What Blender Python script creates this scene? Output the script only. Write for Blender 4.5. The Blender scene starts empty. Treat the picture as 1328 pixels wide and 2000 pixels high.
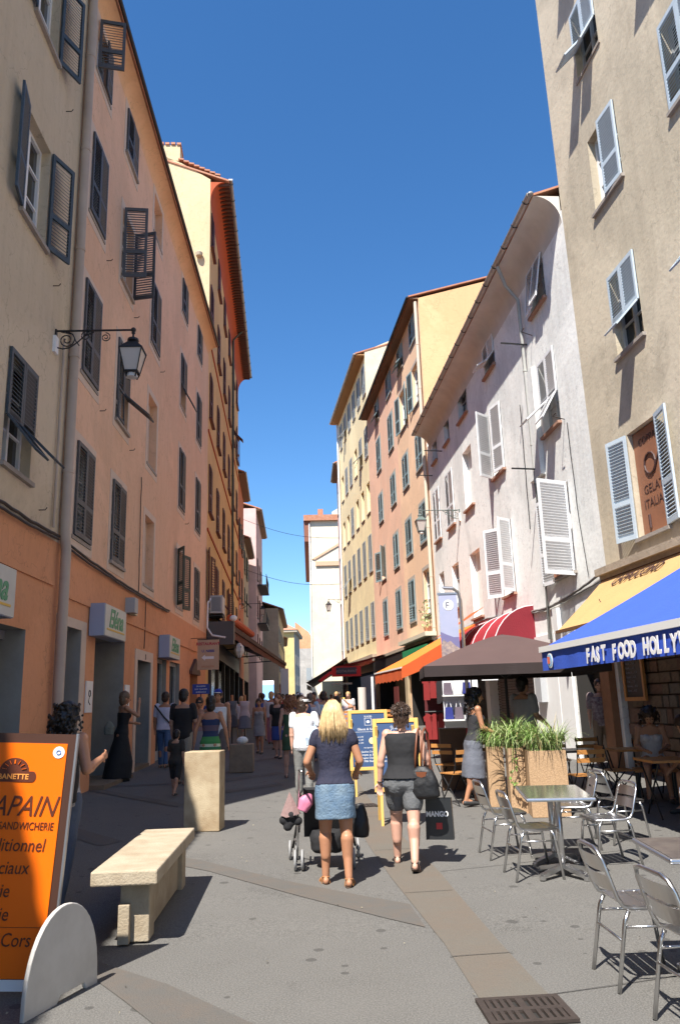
import bpy, bmesh, math, random
from mathutils import Vector, Matrix, noise
random.seed(7)
sc = bpy.context.scene
R = math.radians
PI = math.pi
# ------------------------------------------------------------ camera
cam_d = bpy.data.cameras.new('camera'); cam = bpy.data.objects.new('camera', cam_d)
sc.collection.objects.link(cam); sc.camera = cam
cam_d.sensor_fit = 'VERTICAL'; cam_d.sensor_height = 36.0; cam_d.lens = 36.0*1525/2000
cam_d.clip_start = 0.05; cam_d.clip_end = 3000
CAMH = 1.62
Rc = Matrix.Rotation(PI/2+math.atan(374/1525), 3, 'X') @ Matrix.Rotation(-R(1.8), 3, 'Z')
cam.matrix_world = Matrix.Translation((0, 0, CAMH)) @ Rc.to_4x4()
# ------------------------------------------------------------ light
SUN = Vector((0.27, 0.62, -1.0)).normalized()
w = bpy.data.worlds.new('World'); sc.world = w; w.use_nodes = True
nt = w.node_tree; nt.nodes.clear()
wo = nt.nodes.new('ShaderNodeOutputWorld'); bg = nt.nodes.new('ShaderNodeBackground'); sky = nt.nodes.new('ShaderNodeTexSky')
sky.sky_type = 'NISHITA'; sky.sun_disc = False
sky.sun_elevation = math.asin(-SUN.z)
sky.sun_rotation = math.atan2(-SUN.x, -SUN.y)
sky.air_density = 1.0; sky.dust_density = 0.1; sky.ozone_density = 5.0
bg.inputs[1].default_value = 0.102
hs = nt.nodes.new('ShaderNodeHueSaturation'); hs.inputs['Saturation'].default_value = 1.2; hs.inputs['Hue'].default_value = 0.501; hs.inputs['Value'].default_value = 1.0
nt.links.new(sky.outputs[0], hs.inputs['Color']); nt.links.new(hs.outputs[0], bg.inputs[0]); nt.links.new(bg.outputs[0], wo.inputs[0])
sd = bpy.data.lights.new('sun', 'SUN'); sun = bpy.data.objects.new('sun', sd); sc.collection.objects.link(sun)
sd.energy = 5.0; sd.angle = R(0.53); sd.color = (1.0, 0.945, 0.87)
sun.rotation_euler = SUN.to_track_quat('-Z', 'Y').to_euler()
sun.location = (0, 0, 60)
sc.view_settings.view_transform = 'Standard'; sc.view_settings.look = 'None'
sc.view_settings.gamma = 1.0; sc.view_settings.exposure = 1.0
sc.view_settings.use_curve_mapping = False
try:
    sc.cycles.max_bounces = 8; sc.cycles.diffuse_bounces = 4
except Exception: pass

def gz(x, y):
    return 0.012*max(0.0, min(y, 95.0)-6)+0.018*max(0.0, min(abs(x), 30)-1.5)

# ------------------------------------------------------------ materials
MATS = {}
def mat(name, col, rough=0.8, metal=0.0, var=0.0, vscale=3.0, bump=0.0, bscale=40.0, col2=None, streak=0.0, spec=None, trans=0.0, coat=0.0):
    if name in MATS: return MATS[name]
    m = bpy.data.materials.new(name); m.use_nodes = True
    n = m.node_tree; b = n.nodes['Principled BSDF']
    c = (col[0], col[1], col[2], 1)
    b.inputs['Base Color'].default_value = c
    b.inputs['Roughness'].default_value = rough; b.inputs['Metallic'].default_value = metal
    if spec is not None: b.inputs['Specular IOR Level'].default_value = spec
    if trans: b.inputs['Transmission Weight'].default_value = trans
    if coat: b.inputs['Coat Weight'].default_value = coat
    tc = None
    if var or streak or bump:
        tc = n.nodes.new('ShaderNodeTexCoord')
    if var or streak:
        if col2 is None: col2 = tuple(x*0.6 for x in col)
        nz = n.nodes.new('ShaderNodeTexNoise'); nz.inputs['Scale'].default_value = vscale; nz.inputs['Detail'].default_value = 8; nz.inputs['Roughness'].default_value = 0.62
        n.links.new(tc.outputs['Object'], nz.inputs['Vector'])
        rp = n.nodes.new('ShaderNodeValToRGB'); rp.color_ramp.elements[0].position = 0.36; rp.color_ramp.elements[1].position = 0.68
        rp.color_ramp.elements[0].color = (0, 0, 0, 1); rp.color_ramp.elements[1].color = (1, 1, 1, 1)
        n.links.new(nz.outputs[0], rp.inputs[0])
        mul = n.nodes.new('ShaderNodeMath'); mul.operation = 'MULTIPLY'; mul.inputs[1].default_value = var
        n.links.new(rp.outputs[0], mul.inputs[0])
        mx = n.nodes.new('ShaderNodeMix'); mx.data_type = 'RGBA'
        mx.inputs[6].default_value = c; mx.inputs[7].default_value = (col2[0], col2[1], col2[2], 1)
        n.links.new(mul.outputs[0], mx.inputs[0])
        out = mx.outputs[2]
        if streak:
            mp = n.nodes.new('ShaderNodeMapping'); mp.inputs['Scale'].default_value = (2.6, 2.6, 0.16)
            n.links.new(tc.outputs['Object'], mp.inputs[0])
            n2 = n.nodes.new('ShaderNodeTexNoise'); n2.inputs['Scale'].default_value = 1.6; n2.inputs['Detail'].default_value = 9; n2.inputs['Roughness'].default_value = 0.7
            n.links.new(mp.outputs[0], n2.inputs[0])
            r2 = n.nodes.new('ShaderNodeValToRGB'); r2.color_ramp.elements[0].position = 0.45; r2.color_ramp.elements[1].position = 0.78
            n.links.new(n2.outputs[0], r2.inputs[0])
            m2 = n.nodes.new('ShaderNodeMath'); m2.operation = 'MULTIPLY'; m2.inputs[1].default_value = streak
            n.links.new(r2.outputs[0], m2.inputs[0])
            mx2 = n.nodes.new('ShaderNodeMix'); mx2.data_type = 'RGBA'
            n.links.new(m2.outputs[0], mx2.inputs[0]); n.links.new(out, mx2.inputs[6])
            mx2.inputs[7].default_value = (col[0]*0.5, col[1]*0.48, col[2]*0.46, 1)
            out = mx2.outputs[2]
        n.links.new(out, b.inputs['Base Color'])
    if bump:
        nb = n.nodes.new('ShaderNodeTexNoise'); nb.inputs['Scale'].default_value = bscale; nb.inputs['Detail'].default_value = 6
        n.links.new(tc.outputs['Object'], nb.inputs['Vector'])
        bp = n.nodes.new('ShaderNodeBump'); bp.inputs['Strength'].default_value = bump; bp.inputs['Distance'].default_value = 0.02
        n.links.new(nb.outputs[0], bp.inputs['Height']); n.links.new(bp.outputs[0], b.inputs['Normal'])
    MATS[name] = m
    return m

def plaster(name, col, col2=None, streak=0.35, var=0.55):
    new = name not in MATS
    m = mat(name, col, 0.92, 0, var, 0.55, 0.35, 9.0, col2, streak)
    if new:      # patched render, fine stains and hairline cracks
        n = m.node_tree; b = n.nodes['Principled BSDF']; src = b.inputs['Base Color'].links[0].from_socket if b.inputs['Base Color'].links else None
        tc = [q for q in n.nodes if q.type == 'TEX_COORD'][0]
        def ramp(sock, lo, hi):
            r = n.nodes.new('ShaderNodeValToRGB'); r.color_ramp.elements[0].position = lo; r.color_ramp.elements[1].position = hi; n.links.new(sock, r.inputs[0]); return r.outputs[0]
        def mixin(fac, amt, c, src):
            q = n.nodes.new('ShaderNodeMath'); q.operation = 'MULTIPLY'; q.inputs[1].default_value = amt; n.links.new(fac, q.inputs[0])
            x = n.nodes.new('ShaderNodeMix'); x.data_type = 'RGBA'; n.links.new(q.outputs[0], x.inputs[0]); n.links.new(src, x.inputs[6]); x.inputs[7].default_value = (*c, 1); return x.outputs[2]
        a = n.nodes.new('ShaderNodeTexNoise'); a.inputs['Scale'].default_value = .23; a.inputs['Detail'].default_value = 10; a.inputs['Roughness'].default_value = .68; a.inputs['Distortion'].default_value = .6; n.links.new(tc.outputs['Object'], a.inputs[0])
        src = mixin(ramp(a.outputs[0], .47, .56), .7, tuple(min(1, v*1.13+.02) for v in col), src)
        a = n.nodes.new('ShaderNodeTexNoise'); a.inputs['Scale'].default_value = 5; a.inputs['Detail'].default_value = 9; a.inputs['Roughness'].default_value = .8; n.links.new(tc.outputs['Object'], a.inputs[0])
        src = mixin(ramp(a.outputs[0], .53, .72), .62*(.6+streak), tuple(v*.55 for v in col), src)
        vo = n.nodes.new('ShaderNodeTexVoronoi'); vo.feature = 'DISTANCE_TO_EDGE'; vo.inputs['Scale'].default_value = .5
        wn = n.nodes.new('ShaderNodeTexNoise'); wn.inputs['Scale'].default_value = 2.2; wn.inputs['Detail'].default_value = 7; n.links.new(tc.outputs['Object'], wn.inputs[0])
        va = n.nodes.new('ShaderNodeVectorMath'); va.operation = 'SCALE'; va.inputs[3].default_value = 1.1; n.links.new(wn.outputs[1], va.inputs[0])
        vb = n.nodes.new('ShaderNodeVectorMath'); vb.operation = 'ADD'; n.links.new(va.outputs[0], vb.inputs[0]); n.links.new(tc.outputs['Object'], vb.inputs[1]); n.links.new(vb.outputs[0], vo.inputs['Vector'])
        lt = n.nodes.new('ShaderNodeMath'); lt.operation = 'LESS_THAN'; lt.inputs[1].default_value = .0045; n.links.new(vo.outputs['Distance'], lt.inputs[0])
        src = mixin(lt.outputs[0], .35, tuple(v*.45 for v in col), src)
        n.links.new(src, b.inputs['Base Color'])
    return m
def emis(name, col, s):
    m = mat(name, col, 0.5); b = m.node_tree.nodes['Principled BSDF']
    b.inputs['Emission Color'].default_value = (*col, 1); b.inputs['Emission Strength'].default_value = s
    return m

def asphalt():
    m = bpy.data.materials.new('asphalt'); m.use_nodes = True; n = m.node_tree; b = n.nodes['Principled BSDF']
    b.inputs['Roughness'].default_value = 0.82; b.inputs['Specular IOR Level'].default_value = 0.35
    tc = n.nodes.new('ShaderNodeTexCoord')
    def noise_(sc_, det, lo, hi, rough=0.6):
        a = n.nodes.new('ShaderNodeTexNoise'); a.inputs['Scale'].default_value = sc_; a.inputs['Detail'].default_value = det; a.inputs['Roughness'].default_value = rough
        n.links.new(tc.outputs['Object'], a.inputs[0])
        r = n.nodes.new('ShaderNodeValToRGB'); r.color_ramp.elements[0].position = lo; r.color_ramp.elements[1].position = hi
        n.links.new(a.outputs[0], r.inputs[0]); return r.outputs[0]
    def mix(fac, a, bb, typ='MIX'):
        x = n.nodes.new('ShaderNodeMix'); x.data_type = 'RGBA'; x.blend_type = typ
        if isinstance(fac, float): x.inputs[0].default_value = fac
        else: n.links.new(fac, x.inputs[0])
        for i, v in ((6, a), (7, bb)):
            if isinstance(v, tuple): x.inputs[i].default_value = (*v, 1)
            else: n.links.new(v, x.inputs[i])
        return x.outputs[2]
    c = mix(noise_(0.45, 6, 0.35, 0.7), (0.115, 0.111, 0.103), (0.083, 0.08, 0.075))
    c = mix(noise_(3.0, 8, 0.42, 0.75, .7), c, (0.09, 0.087, 0.08))
    c = mix(noise_(0.9, 10, 0.57, 0.64, .75), c, (0.07, 0.067, 0.062))
    sp = noise_(95, 3, 0.42, 0.62)
    c = mix(sp, c, (0.165, 0.16, 0.148))
    # chewing gum spots and small stains
    vo = n.nodes.new('ShaderNodeTexVoronoi'); vo.inputs['Scale'].default_value = 4.2; vo.inputs['Randomness'].default_value = 1
    n.links.new(tc.outputs['Object'], vo.inputs['Vector'])
    sz = n.nodes.new('ShaderNodeMath'); sz.operation = 'MULTIPLY'; sz.inputs[1].default_value = 0.2
    sepc = n.nodes.new('ShaderNodeSeparateColor'); n.links.new(vo.outputs['Color'], sepc.inputs[0]); n.links.new(sepc.outputs[0], sz.inputs[0])
    lt = n.nodes.new('ShaderNodeMath'); lt.operation = 'LESS_THAN'; n.links.new(vo.outputs['Distance'], lt.inputs[0]); n.links.new(sz.outputs[0], lt.inputs[1])
    m3 = n.nodes.new('ShaderNodeMath'); m3.operation = 'MULTIPLY'; m3.inputs[1].default_value = 0.55; n.links.new(lt.outputs[0], m3.inputs[0])
    c = mix(m3.outputs[0], c, (0.035, 0.033, 0.031))
    n.links.new(c, b.inputs['Base Color'])
    nb = n.nodes.new('ShaderNodeTexNoise'); nb.inputs['Scale'].default_value = 130; nb.inputs['Detail'].default_value = 3
    n.links.new(tc.outputs['Object'], nb.inputs[0])
    bp = n.nodes.new('ShaderNodeBump'); bp.inputs['Strength'].default_value = 0.45; bp.inputs['Distance'].default_value = 0.006
    n.links.new(nb.outputs[0], bp.inputs['Height']); n.links.new(bp.outputs[0], b.inputs['Normal'])
    MATS['asphalt'] = m; return m

# ------------------------------------------------------------ mesh helpers
class MB:
    def __init__(s): s.v = []; s.f = []; s.mi = []; s.m = 0
    def add(s, vs, fs):
        o = len(s.v); s.v += [tuple(v) for v in vs]
        for f in fs: s.f.append([i+o for i in f]); s.mi.append(s.m)
        return s
    def box(s, a, b, M=None):
        x0, y0, z0 = a; x1, y1, z1 = b
        vs = [(x0, y0, z0), (x1, y0, z0), (x1, y1, z0), (x0, y1, z0), (x0, y0, z1), (x1, y0, z1), (x1, y1, z1), (x0, y1, z1)]
        if M is not None: vs = [tuple(M @ Vector(v)) for v in vs]
        return s.add(vs, [(0, 3, 2, 1), (4, 5, 6, 7), (0, 1, 5, 4), (1, 2, 6, 5), (2, 3, 7, 6), (3, 0, 4, 7)])
    def cbox(s, c, d, M=None):
        return s.box((c[0]-d[0]/2, c[1]-d[1]/2, c[2]-d[2]/2), (c[0]+d[0]/2, c[1]+d[1]/2, c[2]+d[2]/2), M)
    def bar(s, p, q, w, h=None):
        p = Vector(p); q = Vector(q); d = (q-p); L = d.length
        if L < 1e-6: return s
        h = h or w
        M = Matrix.Translation(p) @ d.to_track_quat('Z', 'Y').to_matrix().to_4x4()
        return s.box((-w/2, -h/2, 0), (w/2, h/2, L), M)
    def tube(s, pts, r, n=8, closed=False):
        pts = [Vector(p) for p in pts]; N = len(pts)
        rs = r if isinstance(r, (list, tuple)) else [r]*N
        vs = []; fs = []; up = None
        for i, p in enumerate(pts):
            if closed: d = pts[(i+1) % N]-pts[i-1]
            else: d = pts[min(i+1, N-1)]-pts[max(i-1, 0)]
            if d.length < 1e-9: d = Vector((0, 0, 1))
            d.normalize()
            if up is None: up = Vector((0, 0, 1)) if abs(d.z) < 0.9 else Vector((1, 0, 0))
            a = d.cross(up)
            if a.length < 1e-4: a = d.cross(Vector((0, 1, 0.1)))
            a.normalize(); b = d.cross(a); up = -b if False else b.cross(d)*-1 if False else up
            for k in range(n):
                t = 2*PI*k/n; vs.append(p+a*math.cos(t)*rs[i]+b*math.sin(t)*rs[i])
        for i in range(N if closed else N-1):
            j = (i+1) % N
            for k in range(n):
                k2 = (k+1) % n; fs.append((i*n+k, i*n+k2, j*n+k2, j*n+k))
        if not closed:
            fs.append(tuple(range(n))[::-1]); fs.append(tuple((N-1)*n+k for k in range(n)))
        return s.add(vs, fs)
    def lathe(s, prof, n=12, c=(0, 0, 0), ph=0.0):
        vs = []; fs = []
        for r, z in prof:
            for k in range(n):
                t = 2*PI*k/n+ph; vs.append((c[0]+r*math.cos(t), c[1]+r*math.sin(t), c[2]+z))
        m = len(prof)
        for i in range(m-1):
            for k in range(n):
                k2 = (k+1) % n; fs.append((i*n+k, i*n+k2, (i+1)*n+k2, (i+1)*n+k))
        fs.append(tuple(range(n))[::-1]); fs.append(tuple((m-1)*n+k for k in range(n)))
        return s.add(vs, fs)
    def ell(s, c, r, M=None, nu=10, nv=7):
        vs = []; fs = []
        for i in range(nv+1):
            a = PI*i/nv
            for k in range(nu):
                t = 2*PI*k/nu
                v = Vector((r[0]*math.sin(a)*math.cos(t), r[1]*math.sin(a)*math.sin(t), r[2]*math.cos(a)))
                if M is not None: v = M @ v
                vs.append((c[0]+v[0], c[1]+v[1], c[2]+v[2]))
        for i in range(nv):
            for k in range(nu):
                k2 = (k+1) % nu; fs.append((i*nu+k, (i+1)*nu+k, (i+1)*nu+k2, i*nu+k2))
        return s.add(vs, fs)
    def cap(s, p, q, r0, r1, n=10):
        "tapered capsule"
        p = Vector(p); q = Vector(q); d = q-p; L = d.length
        M = Matrix.Translation(p) @ d.to_track_quat('Z', 'Y').to_matrix().to_4x4()
        rings = []
        for a in (-90, -60, -30, 0): rings.append((max(1e-4, r0*math.cos(R(a))), r0*math.sin(R(a))))
        for a in (0, 30, 60, 90): rings.append((max(1e-4, r1*math.cos(R(a))), L+r1*math.sin(R(a))))
        vs = []; fs = []
        for r, z in rings:
            for k in range(n):
                t = 2*PI*k/n; vs.append(tuple(M @ Vector((r*math.cos(t), r*math.sin(t), z))))
        for i in range(len(rings)-1):
            for k in range(n):
                k2 = (k+1) % n; fs.append((i*n+k, i*n+k2, (i+1)*n+k2, (i+1)*n+k))
        fs.append(tuple(range(n))[::-1]); fs.append(tuple((len(rings)-1)*n+k for k in range(n)))
        return s.add(vs, fs)
    def loft(s, secs, n=18, M=None):
        "secs: (z, hw, hd, yoff[, xoff])"
        vs = []; fs = []
        for sec in secs:
            z, hw, hd = sec[:3]; yo = sec[3] if len(sec) > 3 else 0; xo = sec[4] if len(sec) > 4 else 0
            for k in range(n):
                t = 2*PI*k/n; c_, s_ = math.cos(t), math.sin(t)
                e = 0.82
                v = Vector((xo+hw*math.copysign(abs(c_)**e, c_), yo+hd*math.copysign(abs(s_)**e, s_), z))
                if M is not None: v = M @ v
                vs.append(tuple(v))
        m = len(secs)
        for i in range(m-1):
            for k in range(n):
                k2 = (k+1) % n; fs.append((i*n+k, i*n+k2, (i+1)*n+k2, (i+1)*n+k))
        fs.append(tuple(range(n))[::-1]); fs.append(tuple((m-1)*n+k for k in range(n)))
        return s.add(vs, fs)
    def prism(s, poly, z0, z1, axis='z'):
        n = len(poly); f = {'z': lambda p, h: (p[0], p[1], h), 'y': lambda p, h: (p[0], h, p[1]), 'x': lambda p, h: (h, p[0], p[1])}[axis]
        vs = [f(p, z0) for p in poly]+[f(p, z1) for p in poly]
        fs = [tuple(range(n))[::-1], tuple(range(n, 2*n))]+[(i, (i+1) % n, n+(i+1) % n, n+i) for i in range(n)]
        return s.add(vs, fs)
    def mesh(s, name, mats):
        me = bpy.data.meshes.new(name); me.from_pydata(s.v, [], s.f)
        if not isinstance(mats, (list, tuple)): mats = [mats]
        for m in mats: me.materials.append(m)
        if len(mats) > 1:
            me.polygons.foreach_set('material_index', s.mi)
        bm = bmesh.new(); bm.from_mesh(me); bmesh.ops.recalc_face_normals(bm, faces=bm.faces); bm.to_mesh(me); bm.free()
        return me
    def build(s, name, mats, parent=None, smooth=False, loc=None):
        me = s.mesh(name, mats)
        return put(name, me, parent, loc, smooth=smooth)

def put(name, me, parent=None, loc=None, rot=None, smooth=False):
    o = bpy.data.objects.new(name, me); sc.collection.objects.link(o)
    if parent is not None: o.parent = parent
    if loc is not None: o.location = loc
    if rot is not None: o.rotation_euler = rot
    if smooth:
        me.polygons.foreach_set('use_smooth', [True]*len(me.polygons)); me.update()
    return o
def smooth_by_angle(me, ang=40):
    me.polygons.foreach_set('use_smooth', [True]*len(me.polygons))
    try: me.set_sharp_from_angle(angle=R(ang))
    except Exception: pass
def tag(o, label=None, cat=None, group=None, kind=None):
    if label: o['label'] = label
    if cat: o['category'] = cat
    if group: o['group'] = group
    if kind: o['kind'] = kind
    return o
def thing(name, label, cat, loc=(0, 0, 0), rz=0.0, group=None):
    o = bpy.data.objects.new(name, None); sc.collection.objects.link(o)
    o.empty_display_size = 0.2
    o.location = loc; o.rotation_euler = (0, 0, rz)
    return tag(o, label, cat, group)
def copy_tree(o, parent=None):
    c = o.copy(); sc.collection.objects.link(c); c.parent = parent
    for ch in list(KIDS(o)): copy_tree(ch, c)
    return c
def KIDS(o): return [c for c in sc.collection.objects if c.parent == o]
def on(x, y, z=0): return (x, y, gz(x, y)+z)

def text(body, size, name, m, parent, loc, rot, extrude=0.002, shear=0.0, bold=0.0, align='LEFT', sx=1.0):
    cu = bpy.data.curves.new(name, 'FONT'); cu.body = body; cu.size = size; cu.extrude = extrude; cu.shear = shear; cu.offset = bold
    cu.align_x = align; cu.resolution_u = 3
    t = bpy.data.objects.new(name+'_t', cu)
    me = bpy.data.meshes.new_from_object(t)
    bpy.data.objects.remove(t)
    me.materials.clear(); me.materials.append(m)
    o = put(name, me, parent, loc, rot); o.scale = (sx, 1, 1)
    return o

# ------------------------------------------------------------ shared materials
WHITE = mat('white_paint', (0.78, 0.78, 0.76), 0.55, 0, 0.3, 5, 0, 1, (0.6, 0.6, 0.58))
GLASS = mat('dark_window_glass', (0.012, 0.015, 0.018), 0.08, 0, spec=0.6)
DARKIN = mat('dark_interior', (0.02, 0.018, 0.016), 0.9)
CURT = mat('curtain_cloth', (0.5, 0.5, 0.48), 0.9, 0, .4, 8)
SILL = mat('grey_stone_sill', (0.34, 0.3, 0.26), 0.85, 0, 0.5, 6, 0.3, 30)
METAL = mat('brushed_aluminium', (0.62, 0.62, 0.62), 0.28, 1.0, bump=0.05, bscale=60)
STEEL = mat('grey_steel', (0.42, 0.42, 0.43), 0.38, 0.9)
BLACK = mat('black_iron', (0.018, 0.018, 0.02), 0.5, 0.2)
BLACKCL = mat('black_cloth', (0.012, 0.012, 0.014), 0.85)
RUST = mat('rusty_iron', (0.065, 0.05, 0.043), 0.8, 0.4, 0.6, 20)
ZINC = mat('zinc_gutter', (0.33, 0.33, 0.33), 0.5, 0.5, 0.5, 4, col2=(0.2, 0.19, 0.18))
TILE = mat('terracotta_tile', (0.42, 0.17, 0.09), 0.85, 0, 0.6, 4, 0.3, 20, (0.55, 0.32, 0.22))
STONE = mat('cream_limestone', (0.43, 0.365, 0.265), 0.85, 0, 0.85, 4, 0.35, 60, (0.3, 0.235, 0.155))
ASPH = asphalt()

# ------------------------------------------------------------ ground
def sheet(poly_or_grid, dz): pass
def scatter_litter():
    rg = random.Random(31); b = MB()
    for i in range(110):
        x = rg.uniform(-2.5, 4.2); y = rg.uniform(3.6, 20); a = rg.uniform(0, PI); l = rg.uniform(.004, .011); w_ = l*rg.uniform(.3, .9); z = gz(x, y)+.011
        c, s_ = math.cos(a), math.sin(a); vs = [(x+u_*c-v_*s_, y+u_*s_+v_*c, z+k*.003) for k, (u_, v_) in enumerate(((-l, -w_), (l, -w_), (l, w_), (-l*.6, w_)))]
        b.add(vs, [(0, 1, 2, 3)])
    o = b.build('street_litter', mat('pale_litter', (.4, .36, .25), .9, 0, .9, 3, col2=(.12, .1, .07))); tag(o, 'small scraps, petals and cigarette ends scattered over the paving', 'litter', kind='stuff')
def build_ground():
    xs = [-160, -60, -30, -20, -12, -8, -6, -4, -3, -2.2, -1.5, -0.7, 0, 0.7, 1.5, 2.2, 3, 4, 6, 8, 12, 20, 30, 60, 160]
    ys = [-120, -40, -15, -5, 0, 3, 6, 7, 8, 10, 12, 14, 16, 18, 20, 24, 28, 32, 38, 45, 55, 65, 80, 95, 110, 130, 160, 220, 400, 1200]
    m = MB(); vs = [(x, y, gz(x, y)) for y in ys for x in xs]; nx = len(xs)
    fs = [(j*nx+i, j*nx+i+1, (j+1)*nx+i+1, (j+1)*nx+i) for j in range(len(ys)-1) for i in range(nx-1)]
    m.add(vs, fs); o = m.build('ground', ASPH); tag(o, kind='structure')
build_ground(); scatter_litter()
BAND = mat('aggregate_band', (0.132, 0.12, 0.1), 0.85, 0, 0.95, 1.3, 0.6, 120, (0.142, 0.112, 0.086))
BAND2 = mat('pale_aggregate_band', (0.105, 0.1, 0.091), 0.85, 0, 0.9, 5, 0.6, 120, (0.122, 0.103, 0.086))
def strip(name, left, right, m, dz=0.005, n=6, kind='structure'):
    "ribbon between two polylines with equal counts"
    b = MB(); L = []; Rr = []
    def dens(pl):
        o = []
        for i in range(len(pl)-1):
            for k in range(n): o.append(tuple(pl[i][j]+(pl[i+1][j]-pl[i][j])*k/n for j in (0, 1)))
        o.append(tuple(pl[-1][:2])); return o
    L, Rr = dens(left), dens(right)
    K = 3; vs = []
    for a, c in zip(L, Rr):
        for k in range(K+1):
            x = a[0]+(c[0]-a[0])*k/K; y = a[1]+(c[1]-a[1])*k/K; vs.append((x, y, gz(x, y)+dz))
    fs = [(i*(K+1)+k, i*(K+1)+k+1, (i+1)*(K+1)+k+1, (i+1)*(K+1)+k) for i in range(len(L)-1) for k in range(K)]
    o = b.add(vs, fs).build(name, m); tag(o, kind=kind); return o
strip('paving_band', [(0.69, 4.84), (0.62, 5.9), (0.52, 6.7), (0.37, 7.9), (0.2, 9.6), (0.0, 12.2), (-0.35, 18), (-1.0, 30)],
      [(1.08, 4.9), (1.02, 5.6), (0.93, 6.8), (0.84, 8.1), (0.66, 9.7), (0.42, 12.2), (0.05, 18), (-0.6, 30)], BAND)
strip('paving_band', [(0.7, 1.0), (0.7, 4.45)], [(1.14, 1.0), (1.12, 4.45)], BAND)
strip('paving_band', [(-1.95, 9.2), (-1.6, 8.98), (-0.6, 7.9), (0.06, 7.3), (0.47, 6.95)], [(-1.8, 8.75), (-1.45, 8.46), (-0.43, 7.3), (0.27, 6.55), (0.53, 6.3)], BAND2, 0.005)
strip('paving_band', [(-1.9, 5.9), (-1.49, 5.56), (-1.12, 5.25), (-0.62, 4.7), (0.3, 3.7)], [(-1.9, 5.6), (-1.62, 5.4), (-1.32, 5.0), (-1.0, 4.55), (-0.2, 3.6)], BAND2, 0.005)
strip('paving_band', [(-5.02, 16.1), (-3.62, 16.58)], [(-5.0, 15.8), (-3.55, 16.3)], BAND2)
strip('paving_band', [(-4.83, 15.75), (-2.66, 13.4)], [(-4.9, 15.45), (-2.75, 13.1)], BAND2, 0.008)
strip('paving_band', [(-2.67, 17.1), (-1.57, 18.6)], [(-2.5, 16.7), (-1.4, 18.2)], BAND2)
strip('paving_band', [(-2.36, 15.2), (-1.37, 16.3)], [(-2.25, 14.8), (-1.25, 15.9)], BAND2)
strip('paving_band', [(-4.2, 11.7), (-3.6, 11.1), (-2.75, 10.15)], [(-4.4, 11.4), (-3.8, 10.8), (-2.95, 9.85)], BAND2)
for (a_, b_) in (((-2.5, 22), (-1.3, 24)), ((-3.3, 26), (-1.7, 28)), ((-3.6, 32), (-1.8, 34))):
    strip('paving_band', [a_, b_], [(a_[0]+.1, a_[1]-.5), (b_[0]+.1, b_[1]-.5)], BAND2)

# narrow joints between the concrete fields, and a patched trench
JOINT = mat('dark_joint', (.05, .048, .045), .95)
for a_, b_ in (((1.1, 4.9), (4.9, 5.9)), ((.85, 8.1), (4.8, 9.3)), ((.5, 12.0), (4.6, 13.1)), ((-1.9, 12.6), (-.05, 11.9))):
    d_ = Vector((b_[0]-a_[0], b_[1]-a_[1])).normalized(); n_ = (-d_.y*.008, d_.x*.008)
    strip('paving_joint', [a_, b_], [(a_[0]+n_[0], a_[1]+n_[1]), (b_[0]+n_[0], b_[1]+n_[1])], JOINT, 0.004)
PATCH = mat('asphalt_patch', (.078, .076, .072), .9, 0, .6, 6, .6, 110, (.098, .095, .09))
for yk in (3.4, 5.6, 7.3, 9.2, 11.6, 14.5, 18):
    xa = .69 if yk < 5 else (.62-(yk-5.6)*.1); strip('paving_joint', [(xa, yk), (xa+.42, yk+.05)], [(xa, yk+.008), (xa+.42, yk+.058)], JOINT, .0095, 2)
# drain grates
def grate(x, y, wx, wy, nb, rows, rz, label):
    t = thing('drain_grate', label, 'drain', on(x, y), rz)
    z = 0.006
    fr = MB()
    tilt = 0.0
    MB().box((-wx/2-.0, -wy/2, z-.004), (wx/2, wy/2, z-.002)).build('pit', DARKIN, t)
    e = 0.035
    fr.box((-wx/2, -wy/2, z), (wx/2, -wy/2+e, z+.016)); fr.box((-wx/2, wy/2-e, z), (wx/2, wy/2, z+.016))
    fr.box((-wx/2, -wy/2+e, z), (-wx/2+e, wy/2-e, z+.016)); fr.box((wx/2-e, -wy/2+e, z), (wx/2, wy/2-e, z+.016))
    for r in range(1, rows):
        yy = -wy/2+wy*r/rows; fr.box((-wx/2+e, yy-.02, z), (wx/2-e, yy+.02, z+.0155))
    fr.box((-.02, -wy/2+e, z), (.02, wy/2-e, z+.015))
    fr.build('frame', RUST, t)
    me = MB().box((-.011, -wy/rows/2+.02, z), (.011, wy/rows/2-.02, z+.015)).mesh('bar', RUST)
    for r in range(rows):
        for k in range(nb):
            xx = -wx/2+e+(wx-2*e)*(k+.5)/nb
            if abs(xx) < .03: continue
            put('bar', me, t, (xx, -wy/2+wy*(r+.5)/rows, 0))
grate(0.9, 4.66, .46, .36, 10, 2, R(4), 'rusty iron drain grate set in the brownish paving band in the foreground')
grate(0.24, 12.7, .36, .3, 6, 2, R(10), 'small rusty drain grate in the paving by the yellow framed menu boards')

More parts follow.
